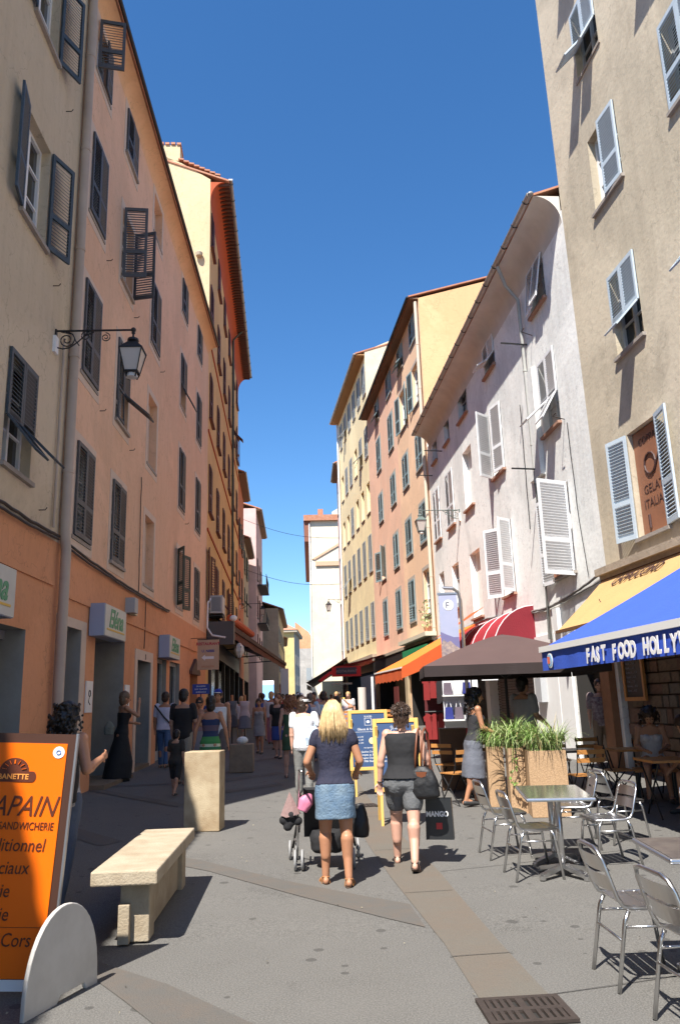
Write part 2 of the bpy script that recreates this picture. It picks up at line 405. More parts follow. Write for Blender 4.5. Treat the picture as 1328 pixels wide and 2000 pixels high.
# ------------------------------------------------------------ facades
class Fac:
    def __init__(s, P0, az, side):
        s.P0 = Vector((P0[0], P0[1])); s.az = az; s.side = side
        a = R(az); s.D = Vector((math.sin(a), math.cos(a))); s.N = Vector((s.D.y, -s.D.x))
    def at(s, u, out=0.0):
        "world xy of a point u along and `out` metres in front of the wall"
        p = s.P0+s.D*u+s.N*out*s.side; return (p.x, p.y)
    def root(s, name, label, cat='building', group=None):
        t = thing(name, label, cat, (s.P0.x, s.P0.y, 0), -R(s.az), group); t['_f'] = 0; del t['_f']; return t
L1 = Fac((-5.0, 19.2), -1.8, 1)
R0 = Fac((5.3, 17.3), -6.2, -1)
R1 = Fac(R0.at(-1.35), -4.55, -1)
R2 = Fac(R1.at(17.8), -7.0, -1)
R3 = Fac(R2.at(16.4), -8.0, -1)
L2 = Fac(L1.at(11.4), -4.4, 1)

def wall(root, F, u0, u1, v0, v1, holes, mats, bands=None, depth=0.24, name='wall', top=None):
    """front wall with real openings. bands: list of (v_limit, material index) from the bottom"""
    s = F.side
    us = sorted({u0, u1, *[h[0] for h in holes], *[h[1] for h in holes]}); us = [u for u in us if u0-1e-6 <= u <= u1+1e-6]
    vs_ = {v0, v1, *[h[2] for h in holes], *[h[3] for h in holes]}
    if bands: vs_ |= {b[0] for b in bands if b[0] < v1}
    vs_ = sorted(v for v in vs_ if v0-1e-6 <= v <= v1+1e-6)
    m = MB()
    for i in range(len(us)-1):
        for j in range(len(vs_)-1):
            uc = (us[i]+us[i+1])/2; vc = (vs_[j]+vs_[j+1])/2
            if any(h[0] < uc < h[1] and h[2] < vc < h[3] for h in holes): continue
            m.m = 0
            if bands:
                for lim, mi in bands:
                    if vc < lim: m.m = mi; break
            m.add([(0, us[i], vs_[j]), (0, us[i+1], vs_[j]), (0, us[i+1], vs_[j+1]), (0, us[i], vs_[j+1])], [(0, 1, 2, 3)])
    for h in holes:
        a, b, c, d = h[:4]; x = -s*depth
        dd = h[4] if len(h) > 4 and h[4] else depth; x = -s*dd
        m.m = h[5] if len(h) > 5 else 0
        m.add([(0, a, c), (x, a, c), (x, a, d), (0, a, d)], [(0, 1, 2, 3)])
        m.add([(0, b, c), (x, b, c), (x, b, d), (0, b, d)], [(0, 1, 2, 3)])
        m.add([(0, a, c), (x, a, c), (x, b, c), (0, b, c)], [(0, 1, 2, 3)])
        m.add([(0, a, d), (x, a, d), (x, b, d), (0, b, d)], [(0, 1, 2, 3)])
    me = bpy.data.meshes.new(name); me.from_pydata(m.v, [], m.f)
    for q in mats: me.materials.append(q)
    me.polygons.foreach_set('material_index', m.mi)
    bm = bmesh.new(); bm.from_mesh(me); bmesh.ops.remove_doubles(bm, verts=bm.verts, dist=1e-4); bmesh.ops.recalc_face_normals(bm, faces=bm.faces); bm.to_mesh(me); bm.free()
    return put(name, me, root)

CACHE = {}
def leaf_mesh(w, h, m, pitch=0.062, mid=0.36):
    k = ('leaf', round(w, 2), round(h, 2), m.name, pitch)
    if k in CACHE: return CACHE[k]
    b = MB(); st = min(.065, w*.18); t = .019
    b.box((-t, 0.004, 0), (t, st, h)); b.box((-t, w-st, 0), (t, w-.004, h))
    zs = [(0, .09), (h*mid-.04, h*mid+.05), (h-.08, h)]
    for a, c in zs: b.box((-t, st, a), (t, w-st, c))
    for za, zb in ((zs[0][1], zs[1][0]), (zs[1][1], zs[2][0])):
        n = max(2, int((zb-za)/pitch)); p = (zb-za)/n
        for i in range(n):
            z = za+p*i+.004
            b.add([(-t, st, z+p*.72), (-t, w-st, z+p*.72), (t, w-st, z), (t, st, z),
                   (-t, st, z+p*.72+.008), (-t, w-st, z+p*.72+.008), (t, w-st, z+.008), (t, st, z+.008)],
                  [(0, 1, 2, 3), (7, 6, 5, 4), (0, 4, 5, 1), (3, 2, 6, 7)])
    CACHE[k] = b.mesh('shutter', m); return CACHE[k]
def flap_mesh(w, h, m, pitch=0.062):
    k = ('flap', round(w, 2), round(h, 2), m.name, pitch)
    if k in CACHE: return CACHE[k]
    b = MB(); st = .05; t = .016
    b.box((-t, .004, -h), (t, st, 0)); b.box((-t, w-st, -h), (t, w-.004, 0)); b.box((-t, st, -.05), (t, w-st, 0)); b.box((-t, st, -h), (t, w-st, -h+.06))
    n = max(2, int((h-.11)/pitch)); p = (h-.11)/n
    for i in range(n):
        z = -h+.06+p*i
        b.add([(-t, st, z+p*.72), (-t, w-st, z+p*.72), (t, w-st, z), (t, st, z), (-t, st, z+p*.72+.008), (-t, w-st, z+p*.72+.008), (t, w-st, z+.008), (t, st, z+.008)],
              [(0, 1, 2, 3), (7, 6, 5, 4), (0, 4, 5, 1), (3, 2, 6, 7)])
    CACHE[k] = b.mesh('shutter_flap', m); return CACHE[k]
def frame_mesh(w, h, m, dep):
    k = ('frame', round(w, 2), round(h, 2), m.name, dep)
    if k in CACHE: return CACHE[k]
    b = MB(); x0 = -dep-.03; x1 = -dep+.04; e = .06
    b.box((x0, -w/2, 0), (x1, -w/2+e, h)); b.box((x0, w/2-e, 0), (x1, w/2, h)); b.box((x0, -w/2+e, 0), (x1, w/2-e, e)); b.box((x0, -w/2+e, h-e), (x1, w/2-e, h))
    b.box((x0, -.035, e), (x1+.006, .035, h-e))
    for z in (h*.36, h*.68): b.box((x0+.01, -w/2+e, z-.015), (x1-.01, -.035, z+.015)); b.box((x0+.01, .035, z-.015), (x1-.01, w/2-e, z+.015))
    CACHE[k] = b.mesh('window', m); return CACHE[k]
def simple(kind, key, fn, m):
    k = (kind, key, m.name)
    if k not in CACHE: CACHE[k] = fn().mesh(kind, m)
    return CACHE[k]

CRND = random.Random(77)
def window(root, F, u0, u1, v0, v1, style, sh, frame=WHITE, sill=SILL, surround=None, dep=.2, pitch=.062, ang=None, sillout=.07, rnd=random, curtain=False):
    """style: C closed, F flaps pushed out, O folded open, H leaves at angles, N blind niche, G bare glass, T tilted out from the top"""
    s = F.side; w = round(u1-u0, 2); h = round(v1-v0, 2); uc = (u0+u1)/2
    rz = 0 if s > 0 else PI
    loc = (0, uc, v0)
    if style == 'N':
        b = simple('blind_panel', (w, h), lambda: MB().box((-dep-.03, -w/2, 0), (-dep, w/2, h)), surround or MATS['niche_plaster'])
        o = put('blind_window', b, root, loc, (0, 0, rz))
    else:
        o = put('window', frame_mesh(w, h, frame, dep), root, loc, (0, 0, rz))
        put('pane', simple('pane', (w, h), lambda: MB().box((-dep-.02, -w/2+.05, .05), (-dep-.012, w/2-.05, h-.05)), CURT if (curtain or CRND.random() < .22) else GLASS), o)
    if sill:
        put('sill', simple('sill', (w,), lambda: MB().box((-dep+.05, -w/2-.06, -.07), (sillout, w/2+.06, -.002)), sill), o)
    if surround:
        def ring():
            b = MB(); e = .17; x = .009
            y0, y1 = -w/2, w/2
            b.box((-.03, y0-e, -e-.05), (x, y0-.001, h+e)); b.box((-.03, y1+.001, -e-.05), (x, y1+e, h+e))
            b.box((-.03, y0-.001, h+.001), (x, y1+.001, h+e)); b.box((-.03, y0-.001, -e-.05), (x, y1+.001, -.072)); return b
        put('surround', simple('surround', (w, h), ring, surround), o)
    if style in 'CO H'.replace(' ', '') and style != 'N':
        lw = w/2
        me = leaf_mesh(lw, h-.02, sh, pitch)
        if style == 'C': a = (R(rnd.uniform(0, 2)), R(rnd.uniform(0, 2)))
        elif style == 'O': a = (R(172), R(172))
        else: a = (R(ang[0]), R(ang[1]))
        x = .035
        l = put('shutter', me, o, (x, -w/2, .01), (0, 0, -a[0]))
        r = put('shutter', me, o, (x, w/2, .01), (0, 0, PI+a[1]))
    if style == 'F':
        lw = w/2; hf = h*.4; x = .03
        me = leaf_mesh(lw, h-hf-.02, sh, pitch, .02)
        put('shutter', me, o, (x, -w/2, hf+.01)); put('shutter', me, o, (x, w/2, hf+.01), (0, 0, PI))
        fm = flap_mesh(lw-.02, hf, sh, pitch)
        a = ang or (rnd.uniform(25, 45), rnd.uniform(25, 50))
        for k, yy in enumerate((-w/2+.01, .01)):
            if a[k] is None: continue
            put('shutter_flap', fm, o, (x+.01, yy, hf+.01), (0, -R(a[k]), 0))
    if style == 'T':
        lw = w/2; me = flap_mesh(lw, h-.02, sh, pitch)
        for k, yy in enumerate((-w/2, 0)):
            put('shutter', me, o, (.04, yy, h-.01), (0, -R(ang[k]), 0))
    return o

def body_box(root, F, u0, u1, z0, z1, m, depth=9.0, name='side_wall'):
    s = F.side; b = MB()
    xa = -s*depth; xb = -s*.3
    b.m = 0
    # closed shell behind the front wall
    b.add([(0, u0, z0), (xa, u0, z0), (xa, u0, z1), (0, u0, z1)], [(0, 1, 2, 3)])
    b.add([(0, u1, z0), (xa, u1, z0), (xa, u1, z1), (0, u1, z1)], [(0, 1, 2, 3)])
    b.add([(xa, u0, z0), (xa, u1, z0), (xa, u1, z1), (xa, u0, z1)], [(0, 1, 2, 3)])
    return b.build(name, m, root)
def roof(root, F, u0, u1, z, out, m, rise=2.4, depth=9.0, th=.1, name='roof', over=0.12):
    s = F.side; b = MB()
    xm = -s*depth/2
    pr = [(s*out, z), (xm, z+rise), (-s*depth, z), (-s*depth, z-th), (xm, z+rise-th), (s*out, z-th)]
    b.prism(pr, u0-over, u1+over, 'y')
    # tile ribs
    n = int((u1-u0+2*over)/.26)
    for i in range(n):
        u = u0-over+.13+i*.26
        b.bar((s*out, u, z+.015), (xm, u, z+rise+.015), .13, .05)
    return b.build(name, m, root)
def gutter(root, F, u0, u1, z, out, m=ZINC, r=.075, brackets=0.0, name='gutter'):
    s = F.side; b = MB(); n = 8
    vs = []; fs = []
    for u in (u0, u1):
        for k in range(n+1):
            t = PI+PI*k/n; vs.append((s*out+r*math.cos(t), u, z+r*math.sin(t)))
    for k in range(n): fs.append((k, k+1, n+1+k+1, n+1+k))
    for u in (u0, u1):
        for k in range(n+1):
            t = PI+PI*k/n; vs.append((s*out+(r-.008)*math.cos(t), u, z+(r-.008)*math.sin(t)))
    o2 = 2*(n+1)
    for k in range(n): fs.append((o2+k, o2+k+1, o2+n+1+k+1, o2+n+1+k))
    b.add(vs, fs); b.box((s*out-r, u0-.01, z-r*.9), (s*out+r, u0, z)); b.box((s*out-r, u1, z-r*.9), (s*out+r, u1+.01, z))
    g = b.build(name, m, root)
    if brackets:
        c = MB(); pts = [((r+.012)*math.cos(PI+PI*k/8), 0, (r+.012)*math.sin(PI+PI*k/8)) for k in range(9)]
        c.tube(pts, .012, 6); me = c.mesh('bracket', BLACK); u = u0+.3
        while u < u1: put('bracket', me, g, (s*out, u, z)); u += brackets
    return g
def pipe(root, F, pts, r, m, name='downpipe'):
    b = MB(); s = F.side
    b.tube([(s*p[0], p[1], p[2]) for p in pts], r, 10)
    for p, q in zip(pts[:-1], pts[1:]):
        L = abs(q[2]-p[2])
        if L > 2.5:
            n = int(L/2.3)
            for i in range(1, n+1):
                t = i/(n+.5); z = p[2]+(q[2]-p[2])*t
                b.lathe([(r+.012, z-.03), (r+.012, z+.03)], 10, (s*(p[0]+(q[0]-p[0])*t), p[1]+(q[1]-p[1])*t, 0))
    o = b.build(name, m, root); smooth_by_angle(o.data); return o
#MARK_BUILDINGS
# ============================================================ BUILDINGS
SALMON = plaster('salmon_plaster', (0.67, 0.42, 0.27), (0.71, 0.48, 0.33), .18, .6)
ORANGEP = plaster('orange_plaster', (0.6, 0.27, 0.13), (0.66, 0.33, 0.17), .18, .6)
CREAM = plaster('cream_plaster', (0.52, 0.43, 0.3), (0.56, 0.47, 0.34), .25, .5)
COVE = plaster('peach_cove_plaster', (0.66, 0.4, 0.22), (0.62, 0.36, 0.2), .1, .4)
mat('niche_plaster', (0.5, 0.36, 0.28), .9, 0, .4, 2)
SURR = mat('pale_window_surround', (0.62, 0.5, 0.4), .9, 0, .5, 3, .2, 20, (0.55, 0.42, 0.33))
BLUEG = mat('dark_blue_shutter_paint', (0.035, 0.05, 0.065), .55, 0, .6, 9, col2=(0.06, 0.085, 0.105))
GREYB = mat('blue_grey_shutter_paint', (0.075, 0.08, 0.085), .6, 0, .5, 9, col2=(0.045, 0.05, 0.06))
DGREEN = mat('dark_green_shutter_paint', (0.03, 0.05, 0.04), .6, 0, .5, 9, col2=(0.05, 0.07, 0.055))
MAROON = mat('maroon_shutter_paint', (0.13, 0.035, 0.025), .6, 0, .5, 6)
TEAL = mat('teal_shutter_paint', (0.24, 0.33, 0.35), .6, 0, .5, 6, col2=(0.17, 0.26, 0.28))
PALEB = mat('pale_blue_shutter_paint', (0.48, 0.56, 0.62), .6, 0, .5, 9, col2=(0.38, 0.46, 0.52))
WHSH = mat('white_shutter_paint', (0.74, 0.74, 0.74), .6, 0, .5, 9, col2=(0.58, 0.6, 0.62))
GREYSH = mat('grey_shutter_paint', (0.33, 0.36, 0.37), .65, 0, .5, 9)
LINTEL = mat('grey_door_surround', (0.3, 0.29, 0.27), .85, 0, .4, 3, .1, 20)
DOORGL = mat('smoked_shop_glass', (0.03, 0.032, 0.03), .15, spec=.6)
cols = dict(A=(-5.5, -4.42), B=(-2.95, -1.85), C=(0.3, 1.42), D=(4.93, 5.98), E=(8.35, 9.4))
rows = ((4.72, 6.52), (7.92, 9.88), (11.38, 13.22), (14.78, 16.02))
# ---- L0 cream house (nearest on the left)
h0 = L1.root('town_house', 'cream house with orange ground floor and dark blue shutters, nearest on the left')
wins0 = [(-8.78, -7.68, 5.07, 6.83, 'F', (38, 44)), (-8.78, -7.68, 9.1, 10.95, 'H', (169, 158)), (-8.78, -7.68, 12.8, 14.6, 'H', (167, 156)),
         (-11.9, -10.8, 5.07, 6.83, 'C', None), (-11.9, -10.8, 9.1, 10.95, 'C', None), (-11.9, -10.8, 12.8, 14.6, 'C', None),
         ]
holes0 = [w_[:4] for w_ in wins0]+[(-10.4, -7.43, 0.05, 2.84, .45, 2)]
wall(h0, L1, -12, -6.2, -.3, 17.0, holes0, [CREAM, ORANGEP, LINTEL], [(4.42, 1)])
body_box(h0, L1, -12, -6.2, -.3, 17.0, CREAM)
for u0, u1, v0, v1, st, a in wins0: window(h0, L1, u0, u1, v0, v1, st, BLUEG, ang=a)
roof(h0, L1, -12, -6.25, 17.05, .45, TILE); gutter(h0, L1, -12, -6.3, 17.0, .5)
MB().box((0, -12, 3.66), (.03, -6.35, 3.76)).build('string_course', ORANGEP, h0)
b = MB(); b.box((-.47, -10.35, 0.05), (-.43, -7.9, 2.72)); b.build('shop_window', DOORGL, h0)
b = MB(); b.box((-.45, -10.4, 2.7), (-.3, -7.45, 2.83)); b.box((-.45, -7.9, 0.05), (-.36, -7.75, 2.7)); b.build('shop_window_frame', LINTEL, h0)
hq = L1.root('town_house', 'lower ochre house left of the cream house, beside the viewpoint')
wq = [(-32+i*3.2, -30.9+i*3.2, a, c) for i in range(6) for a, c in ((4.9, 6.7),)]
wall(hq, L1, -34, -12, -.3, 8.3, wq, [plaster('ochre_plaster', (.4, .28, .15))])
body_box(hq, L1, -34, -12, -.3, 8.3, MATS['ochre_plaster'])
for q in wq: window(hq, L1, *q, 'C', GREYB, pitch=.12)
roof(hq, L1, -34, -12, 8.4, .4, TILE, 1.3)
# ---- L1 salmon house
h1 = L1.root('town_house', 'long salmon house with orange ground floor, blue grey shutters and pale window surrounds')
W1 = []
st1 = {('A', 0): ('C', None), ('B', 0): ('C', None), ('C', 0): ('N', None), ('D', 0): ('H', (150, 165)), ('E', 0): ('C', None),
       ('A', 1): ('C', None), ('B', 1): ('F', (2, 48)), ('C', 1): ('N', None), ('D', 1): ('C', None), ('E', 1): ('C', None),
       ('A', 2): ('C', None), ('B', 2): ('H', (84, 78)), ('C', 2): ('C', None), ('D', 2): ('F', (None, 28)), ('E', 2): ('C', None),
       ('A', 3): ('H', (78, 4)), ('B', 3): ('C', None), ('C', 3): ('N', None), ('D', 3): ('C', None), ('E', 3): ('C', None)}
holes1 = [(-5.95, -4.66, .1, 3.08, .3, 3), (-3.72, -1.35, .06, 3.12, 1.0, 3), (-.1, 1.42, .2, 2.8, .5, 3), (2.3, 3.6, .25, 2.98, .22, 3), (4.1, 5.75, .25, 2.98, .22, 3), (7.75, 9.4, .2, 2.75, .5, 1)]
for (c, r), (st, a) in st1.items():
    cu = cols[c]; ro = rows[r]; W1.append((cu[0], cu[1], ro[0], ro[1], st, a))
wall(h1, L1, -6.2, 11.4, -.3, 16.15, holes1+[q[:4] for q in W1], [SALMON, ORANGEP, SURR, LINTEL], [(4.42, 1)])
body_box(h1, L1, -6.2, 11.4, -.3, 16.4, SALMON)
for u0, u1, v0, v1, st, a in W1:
    o = window(h1, L1, u0, u1, v0, v1, st, DGREEN if (u0 > 4.9 and u0 < 5 and v0 < 5) else GREYB, surround=SURR, ang=a, sillout=.03)
# curved cove under the eave
def cove(root, F, u0, u1, z0, z1, out, m, n=8, name='cove'):
    s = F.side; vs = []; fs = []
    for i in range(n+1):
        t = i/n*PI/2; x = out*(1-math.cos(t)); z = z0+(z1-z0)*math.sin(t)
        vs += [(s*x, u0, z), (s*x, u1, z)]
    for i in range(n): fs.append((2*i, 2*i+1, 2*i+3, 2*i+2))
    # end caps
    k = len(vs); vs += [(0, u0, z1), (0, u1, z1)]
    fs.append([2*i for i in range(n+1)]+[k]); fs.append([2*i+1 for i in range(n+1)]+[k+1])
    o = MB().add(vs, fs).build(name, m, root); smooth_by_angle(o.data, 30); return o
cove(h1, L1, -6.2, 11.4, 16.12, 16.5, .33, COVE)
roof(h1, L1, -6.2, 11.4, 16.56, .38, TILE, 2.4, 9, .05, over=0.02); gutter(h1, L1, -6.2, 11.4, 16.6, .41, BLACK, .05)
MB().box((0, -6.0, 3.56), (.035, 11.2, 3.64)).build('string_course', ORANGEP, h1)
# ground floor openings of the salmon house
b = MB()
b.box((0, -6.08, 0.1), (.012, -5.951, 3.25)); b.box((0, -4.659, .1), (.012, -4.36, 3.25)); b.box((0, -5.951, 3.081), (.012, -4.659, 3.25))
b.build('door_surround', SURR, h1)
b = MB()
b.box((0, -.34, .15), (.02, -.101, 3.05)); b.box((0, 1.421, .15), (.02, 1.66, 3.05)); b.box((0, -.101, 2.801), (.02, 1.421, 3.05))
b.build('door_surround', SURR, h1)
b = MB(); b.box((-.32, -5.95, .12), (-.28, -4.66, 3.06)); b.build('shop_window', DOORGL, h1)
b = MB(); b.box((-.27, -5.95, .12), (-.2, -5.88, 3.0)); b.box((-.27, -4.98, .12), (-.2, -4.9, 3.0)); b.box((-.27, -5.95, 2.92), (-.2, -4.9, 3.0)); b.build('shop_window_frame', GREYSH, h1)
dr = MB().box((-1.0, -3.6, .1), (-.96, -1.4, 2.55)).build('door', DOORGL, h1)
b = MB(); b.box((-.955, -3.7, 2.45), (-.9, -1.36, 2.6)); b.box((-.955, -1.6, .1), (-.9, -1.45, 2.45)); b.box((-.955, -2.6, .1), (-.9, -2.5, 2.45)); b.build('frame', WHITE, dr)
MB().box((-.95, -2.48, 1.05), (-.87, -2.45, 1.35)).build('handle', STEEL, dr)
dr = MB().box((-.5, -.1, .22), (-.46, 1.42, 2.79)).build('door', mat('grey_door_paint', (0.12, 0.125, 0.13), .5), h1)
b = MB(); b.box((-.455, 0.0, .4), (-.44, .6, 1.2)); b.box((-.455, .75, .4), (-.44, 1.35, 1.2)); b.box((-.455, 0, 1.35), (-.44, .6, 2.6)); b.box((-.455, .75, 1.35), (-.44, 1.35, 2.6)); b.build('door_panel', DOORGL, dr)
MB().box((-1.0, -3.72, -.1), (.28, -1.35, .26)).build('door_step', mat('brown_step_stone', (0.2, 0.15, 0.1), .9, 0, .5, 6), h1)
MB().box((-.5, -.1, 0), (.04, 1.42, .32)).build('door_step', MATS['brown_step_stone'], h1)
text('8', .2, 'house_number', BLACK, h1, (.03, .72, 2.84), (PI/2, 0, PI/2), align='CENTER')
for a_, c_ in ((2.3, 3.6), (4.1, 5.75)):
    MB().box((-.22, a_, .25), (-.2, c_, 2.98)).build('shop_window', DOORGL, h1)
    b = MB(); b.box((-.19, a_, .25), (-.12, a_+.08, 2.98)); b.box((-.19, c_-.1, .25), (-.12, c_, 2.98)); b.box((-.19, a_, 2.88), (-.12, c_, 2.98)); b.box((-.19, a_, .25), (-.12, c_, .5)); b.build('shop_window_frame', GREYSH, h1)
    MB().box((-.185, a_+.5, 1.7), (-.18, a_+.9, 1.85)).build('window_sticker', mat('red_sticker', (.6, .05, .06), .5), h1)
# pointed arch niche
b = MB(); b.box((-.5, 7.75, .2), (-.47, 9.4, 2.75)); b.build('niche_back', mat('brown_niche_plaster', (0.17, 0.1, 0.06), .9), h1)
MB().prism([(7.6, 2.75), (9.5, 2.75), (9.5, 2.85), (8.55, 3.3), (7.6, 2.85)], .002, .1, 'x').build('niche_canopy', mat('brown_wood_trim', (0.09, 0.045, 0.03), .7), h1)
# downpipe between the two houses
PINKP = mat('pinkish_downpipe_paint', (0.44, 0.36, 0.29), .65, 0, .5, 2.5, col2=(0.34, 0.27, 0.22))
pipe(h1, L1, [(.1, -6.2, 16.55), (.1, -6.2, 4.6), (.14, -6.2, 4.3), (.14, -6.2, .1)], .085, PINKP)
pipe(h1, L1, [(.045, -6.62, 8.0), (.045, -6.62, 4.6)], .022, PINKP, 'conduit')
# cables along the wall
def cable(root, pts, r, m=BLACK, name='cable'):
    out = []
    for i in range(len(pts)-1):
        p = Vector(pts[i]); q = Vector(pts[i+1]); L = (q-p).length; n = max(2, int(L/.25))
        for k in range(n):
            t = k/n; v = p.lerp(q, t); v.z += -.02*math.sin(PI*t)+random.uniform(-.008, .008); v.x += random.uniform(-.004, .006); out.append(v)
    out.append(Vector(pts[-1])); o = MB().tube(out, r, 6).build(name, m, root); return o
cable(h1, [(.06, -6.15, 4.5), (.05, -4, 4.42), (.05, -1, 4.38), (.05, 2, 4.4), (.05, 3.6, 4.4)], .024)
cable(h1, [(.07, -6.15, 4.42), (.06, -3, 4.34), (.06, 0, 4.32), (.06, 3.4, 4.34)], .02)
cable(h0, [(.06, -12, 4.48), (.06, -8.7, 4.47), (.06, -6.35, 4.5)], .026)
cable(h0, [(.07, -11.9, 4.4), (.07, -8.7, 4.38), (.07, -6.4, 4.44)], .02)
cable(h1, [(.03, .55, 4.3), (.03, .5, 3.1)], .012)
cable(h1, [(.03, -.35, 7.3), (.03, -.3, 4.4)], .012)
def hook(root, x, u, v):
    MB().tube([(0, u, v), (x*.1, u, v), (x*.13, u, v+.04)], .009, 5).build('shutter_stay', RUST, root)
for (c, r) in (('A', 1), ('A', 2), ('B', 1), ('B', 2), ('C', 2), ('D', 1)): hook(h1, 1, cols[c][1]+.3, rows[r][0]-.3)
hook(h0, 1, -7.2, 8.7); hook(h0, 1, -7.2, 4.75); hook(h0, 1, -7.1, 12.3)
# ---- L2 yellow house
YEL = plaster('yellow_plaster', (0.62, 0.37, 0.14), (0.64, 0.4, 0.18), .15, .5)
GABY = plaster('cream_yellow_gable_plaster', (0.6, 0.47, 0.27), (0.62, 0.5, 0.33), .35, .7)
REDOR = mat('red_orange_soffit', (0.42, 0.07, 0.012), .8, 0, .3, 3)
h2 = L2.root('town_house', 'tall yellow house with maroon shutters and red orange eave behind the salmon house')
H2 = 24.5; E2 = 22.0
c2 = [0.5+3.75*i for i in range(6)]
rw2 = ((5.66, 7.82), (9.45, 11.5), (13.55, 15.6), (17.75, 19.8), (21.7, 23.4))
W2 = [(u+.0, u+1.35, a, c) for u in c2 for a, c in rw2 if u+1.35 < E2]
HL2 = [(1.2, 21, .6, 4.2, 1.2, 1)]
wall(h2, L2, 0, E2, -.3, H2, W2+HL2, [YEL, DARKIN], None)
b = MB(); b.add([(0, 0.0, 0), (-9, 0.0, 0), (-9, .0, 27.3), (-2.3, .0, 27.0), (-2.3, .0, 26.0), (-1.35, 0, 25.6), (0, 0, 24.75), (0, 0, 24.0)], [tuple(range(8))]); b.build('gable_wall', GABY, h2)
b = MB(); b.add([(0, E2, 0), (-9, E2, 0), (-9, E2, 26), (0, E2, 24.6)], [(0, 1, 2, 3)]); b.add([(-9, 0, 0), (-9, E2, 0), (-9, E2, 26), (-9, 0, 26)], [(0, 1, 2, 3)]); b.build('side_wall', YEL, h2)
rr = random.Random(5)
for i, (u0, u1, v0, v1) in enumerate(W2):
    st = rr.choice('CCCCOCFC'); window(h2, L2, u0, u1, v0, v1, st, MAROON, sill=MAROON, pitch=.11, sillout=.14, rnd=rr)
for v in (8.55, 12.75, 16.9): MB().box((0, 0, v), (.05, E2, v+.1)).build('string_course', REDOR, h2)
cove(h2, L2, 0, E2, 23.6, 24.62, .62, REDOR)
b = MB()
for i in range(int(E2/.3)): b.box((.3, .1+i*.3, 24.5), (.85, .2+i*.3, 24.62))
b.build('rafter_end', mat('dark_rafter_wood', (.1, .04, .02), .8), h2)
rf = roof(h2, L2, 0, E2, 24.72, .82, TILE, 1.9, 9, .08, over=.05); gutter(h2, L2, -.02, E2, 24.78, .9, ZINC, .09, 1.2)
# stepped parapet and chimney block with tile caps
b = MB(); b.box((-2.6, .0, 25.7), (-1.38, .8, 26.5)); b.build('chimney', GABY, h2)
tm = MB().bar((0, 0, 0), (0, .9, 0), .19, .1).mesh('ridge_tile', TILE); tv = MB().bar((0, 0, 0), (0, .36, 0), .24, .07).mesh('verge_tile', TILE)
for i in range(5): put('ridge_tile', tm, h2, (-2.6+i*.26+.13, -.06, 26.56+.012*(i % 2)))
for i in range(8): put('verge_tile', tv, h2, (-1.32+i*.235, -.08, 25.74-i*.11), (0, R(8), 0))
MB().lathe([(.02, -.14), (.14, -.1), (.16, .05), (.1, .12)], 10, (-.45, -.12, 20.9)).build('wall_vent', STONE, h2)
pipe(h2, L2, [(.12, 14.4, 23.9), (.1, 14.4, 5.2)], .07, mat('green_downpipe_paint', (.05, .06, .04), .6))
pipe(h2, L2, [(.85, 14.4, 24.7), (.5, 14.4, 24.4), (.12, 14.4, 23.95)], .06, MATS['green_downpipe_paint'])
# shopfront under the dark awning of the yellow house
b = MB(); WD = mat('dark_shopfront_wood', (.022, .018, .016), .5, 0, .4, 5)
for u in (1.2, 4.8, 8.6, 12.4, 16.2, 20.8): b.box((-.05, u-.12, .3), (.12, u+.12, 4.2))
b.box((-.05, 1.2, 3.7), (.14, 20.9, 4.5)); b.build('shopfront', WD, h2)
b = MB()
for u in (1.3, 4.9, 8.7, 12.5, 16.4): b.box((-.6, u, .6), (-.58, u+3.3, 3.6))
b.build('shop_window', DOORGL, h2)
LAMPW = emis('warm_bulb', (1.0, .55, .2), 6.0)
MB().ell((-.3, 2.6, 2.6), (.09, .09, .12)).build('lit_lamp', LAMPW, h2)
# ---- small far-left houses
ORP = plaster('deep_orange_plaster', (0.5, 0.15, 0.06), (0.45, 0.13, .06), .2, .4)
PINKL = plaster('pink_plaster', (0.62, 0.38, 0.33), (0.58, 0.36, .31), .2, .4)
BEIG = plaster('beige_plaster', (0.42, 0.33, 0.21), (0.38, 0.3, .2), .25, .5)
def simple_house(name, label, F, u0, u1, H, wallm, shm, rows_, cols_, w_=1.2, depth=8, out=.42, roofm=TILE, rise=1.6, ground=None, gm=None, seed=1, gablem=None, styles='CCCOCF', sillm=SILL, pitch=.12, surr=None, fr=WHITE, base=-.3, gutterm=ZINC):
    rg = random.Random(seed)
    h = F.root(name, label)
    W = [(c, c+w_, a, d) for c in cols_ for a, d in rows_]
    HG = [(g0, g1, .4, g2, 1.0, 1) for g0, g1, g2 in (ground or [])]
    wall(h, F, u0, u1, base, H, W+HG, [wallm, gm or DARKIN])
    body_box(h, F, u0, u1, base, H+.2, gablem or wallm, depth)
    for a in W: window(h, F, *a, rg.choice(styles), shm, frame=fr, sill=sillm, pitch=pitch, rnd=rg, surround=surr, sillout=.12)
    s = F.side
    b = MB(); b.box((s*.0, u0, H), (s*out, u1, H+.08)); b.build('soffit', mat('brown_soffit_wood', (.2, .11, .06), .8, 0, .4, 6), h)
    roof(h, F, u0, u1, H+.16, out+.02, roofm, rise, depth, .08, over=.05); gutter(h, F, u0, u1, H+.14, out+.09, gutterm, .07)
    for g0, g1, g2 in (ground or []):
        MB().box((-s*.9, g0, .5), (-s*.88, g1, g2)).build('shop_window', DOORGL, h)
    return h
L3 = Fac(L2.at(22.0), -4.6, 1)
simple_house('town_house', 'deep orange house with ochre upper wall beyond the yellow house', L3, 0, 8, 17.5, ORP, DGREEN, ((5.6, 7.4), (9, 10.8), (12.6, 14.4)), (.8, 4.4), seed=4, styles='COCC', ground=[(1, 7, 3.6)])
L4 = Fac(L3.at(8.0), -4.4, 1)
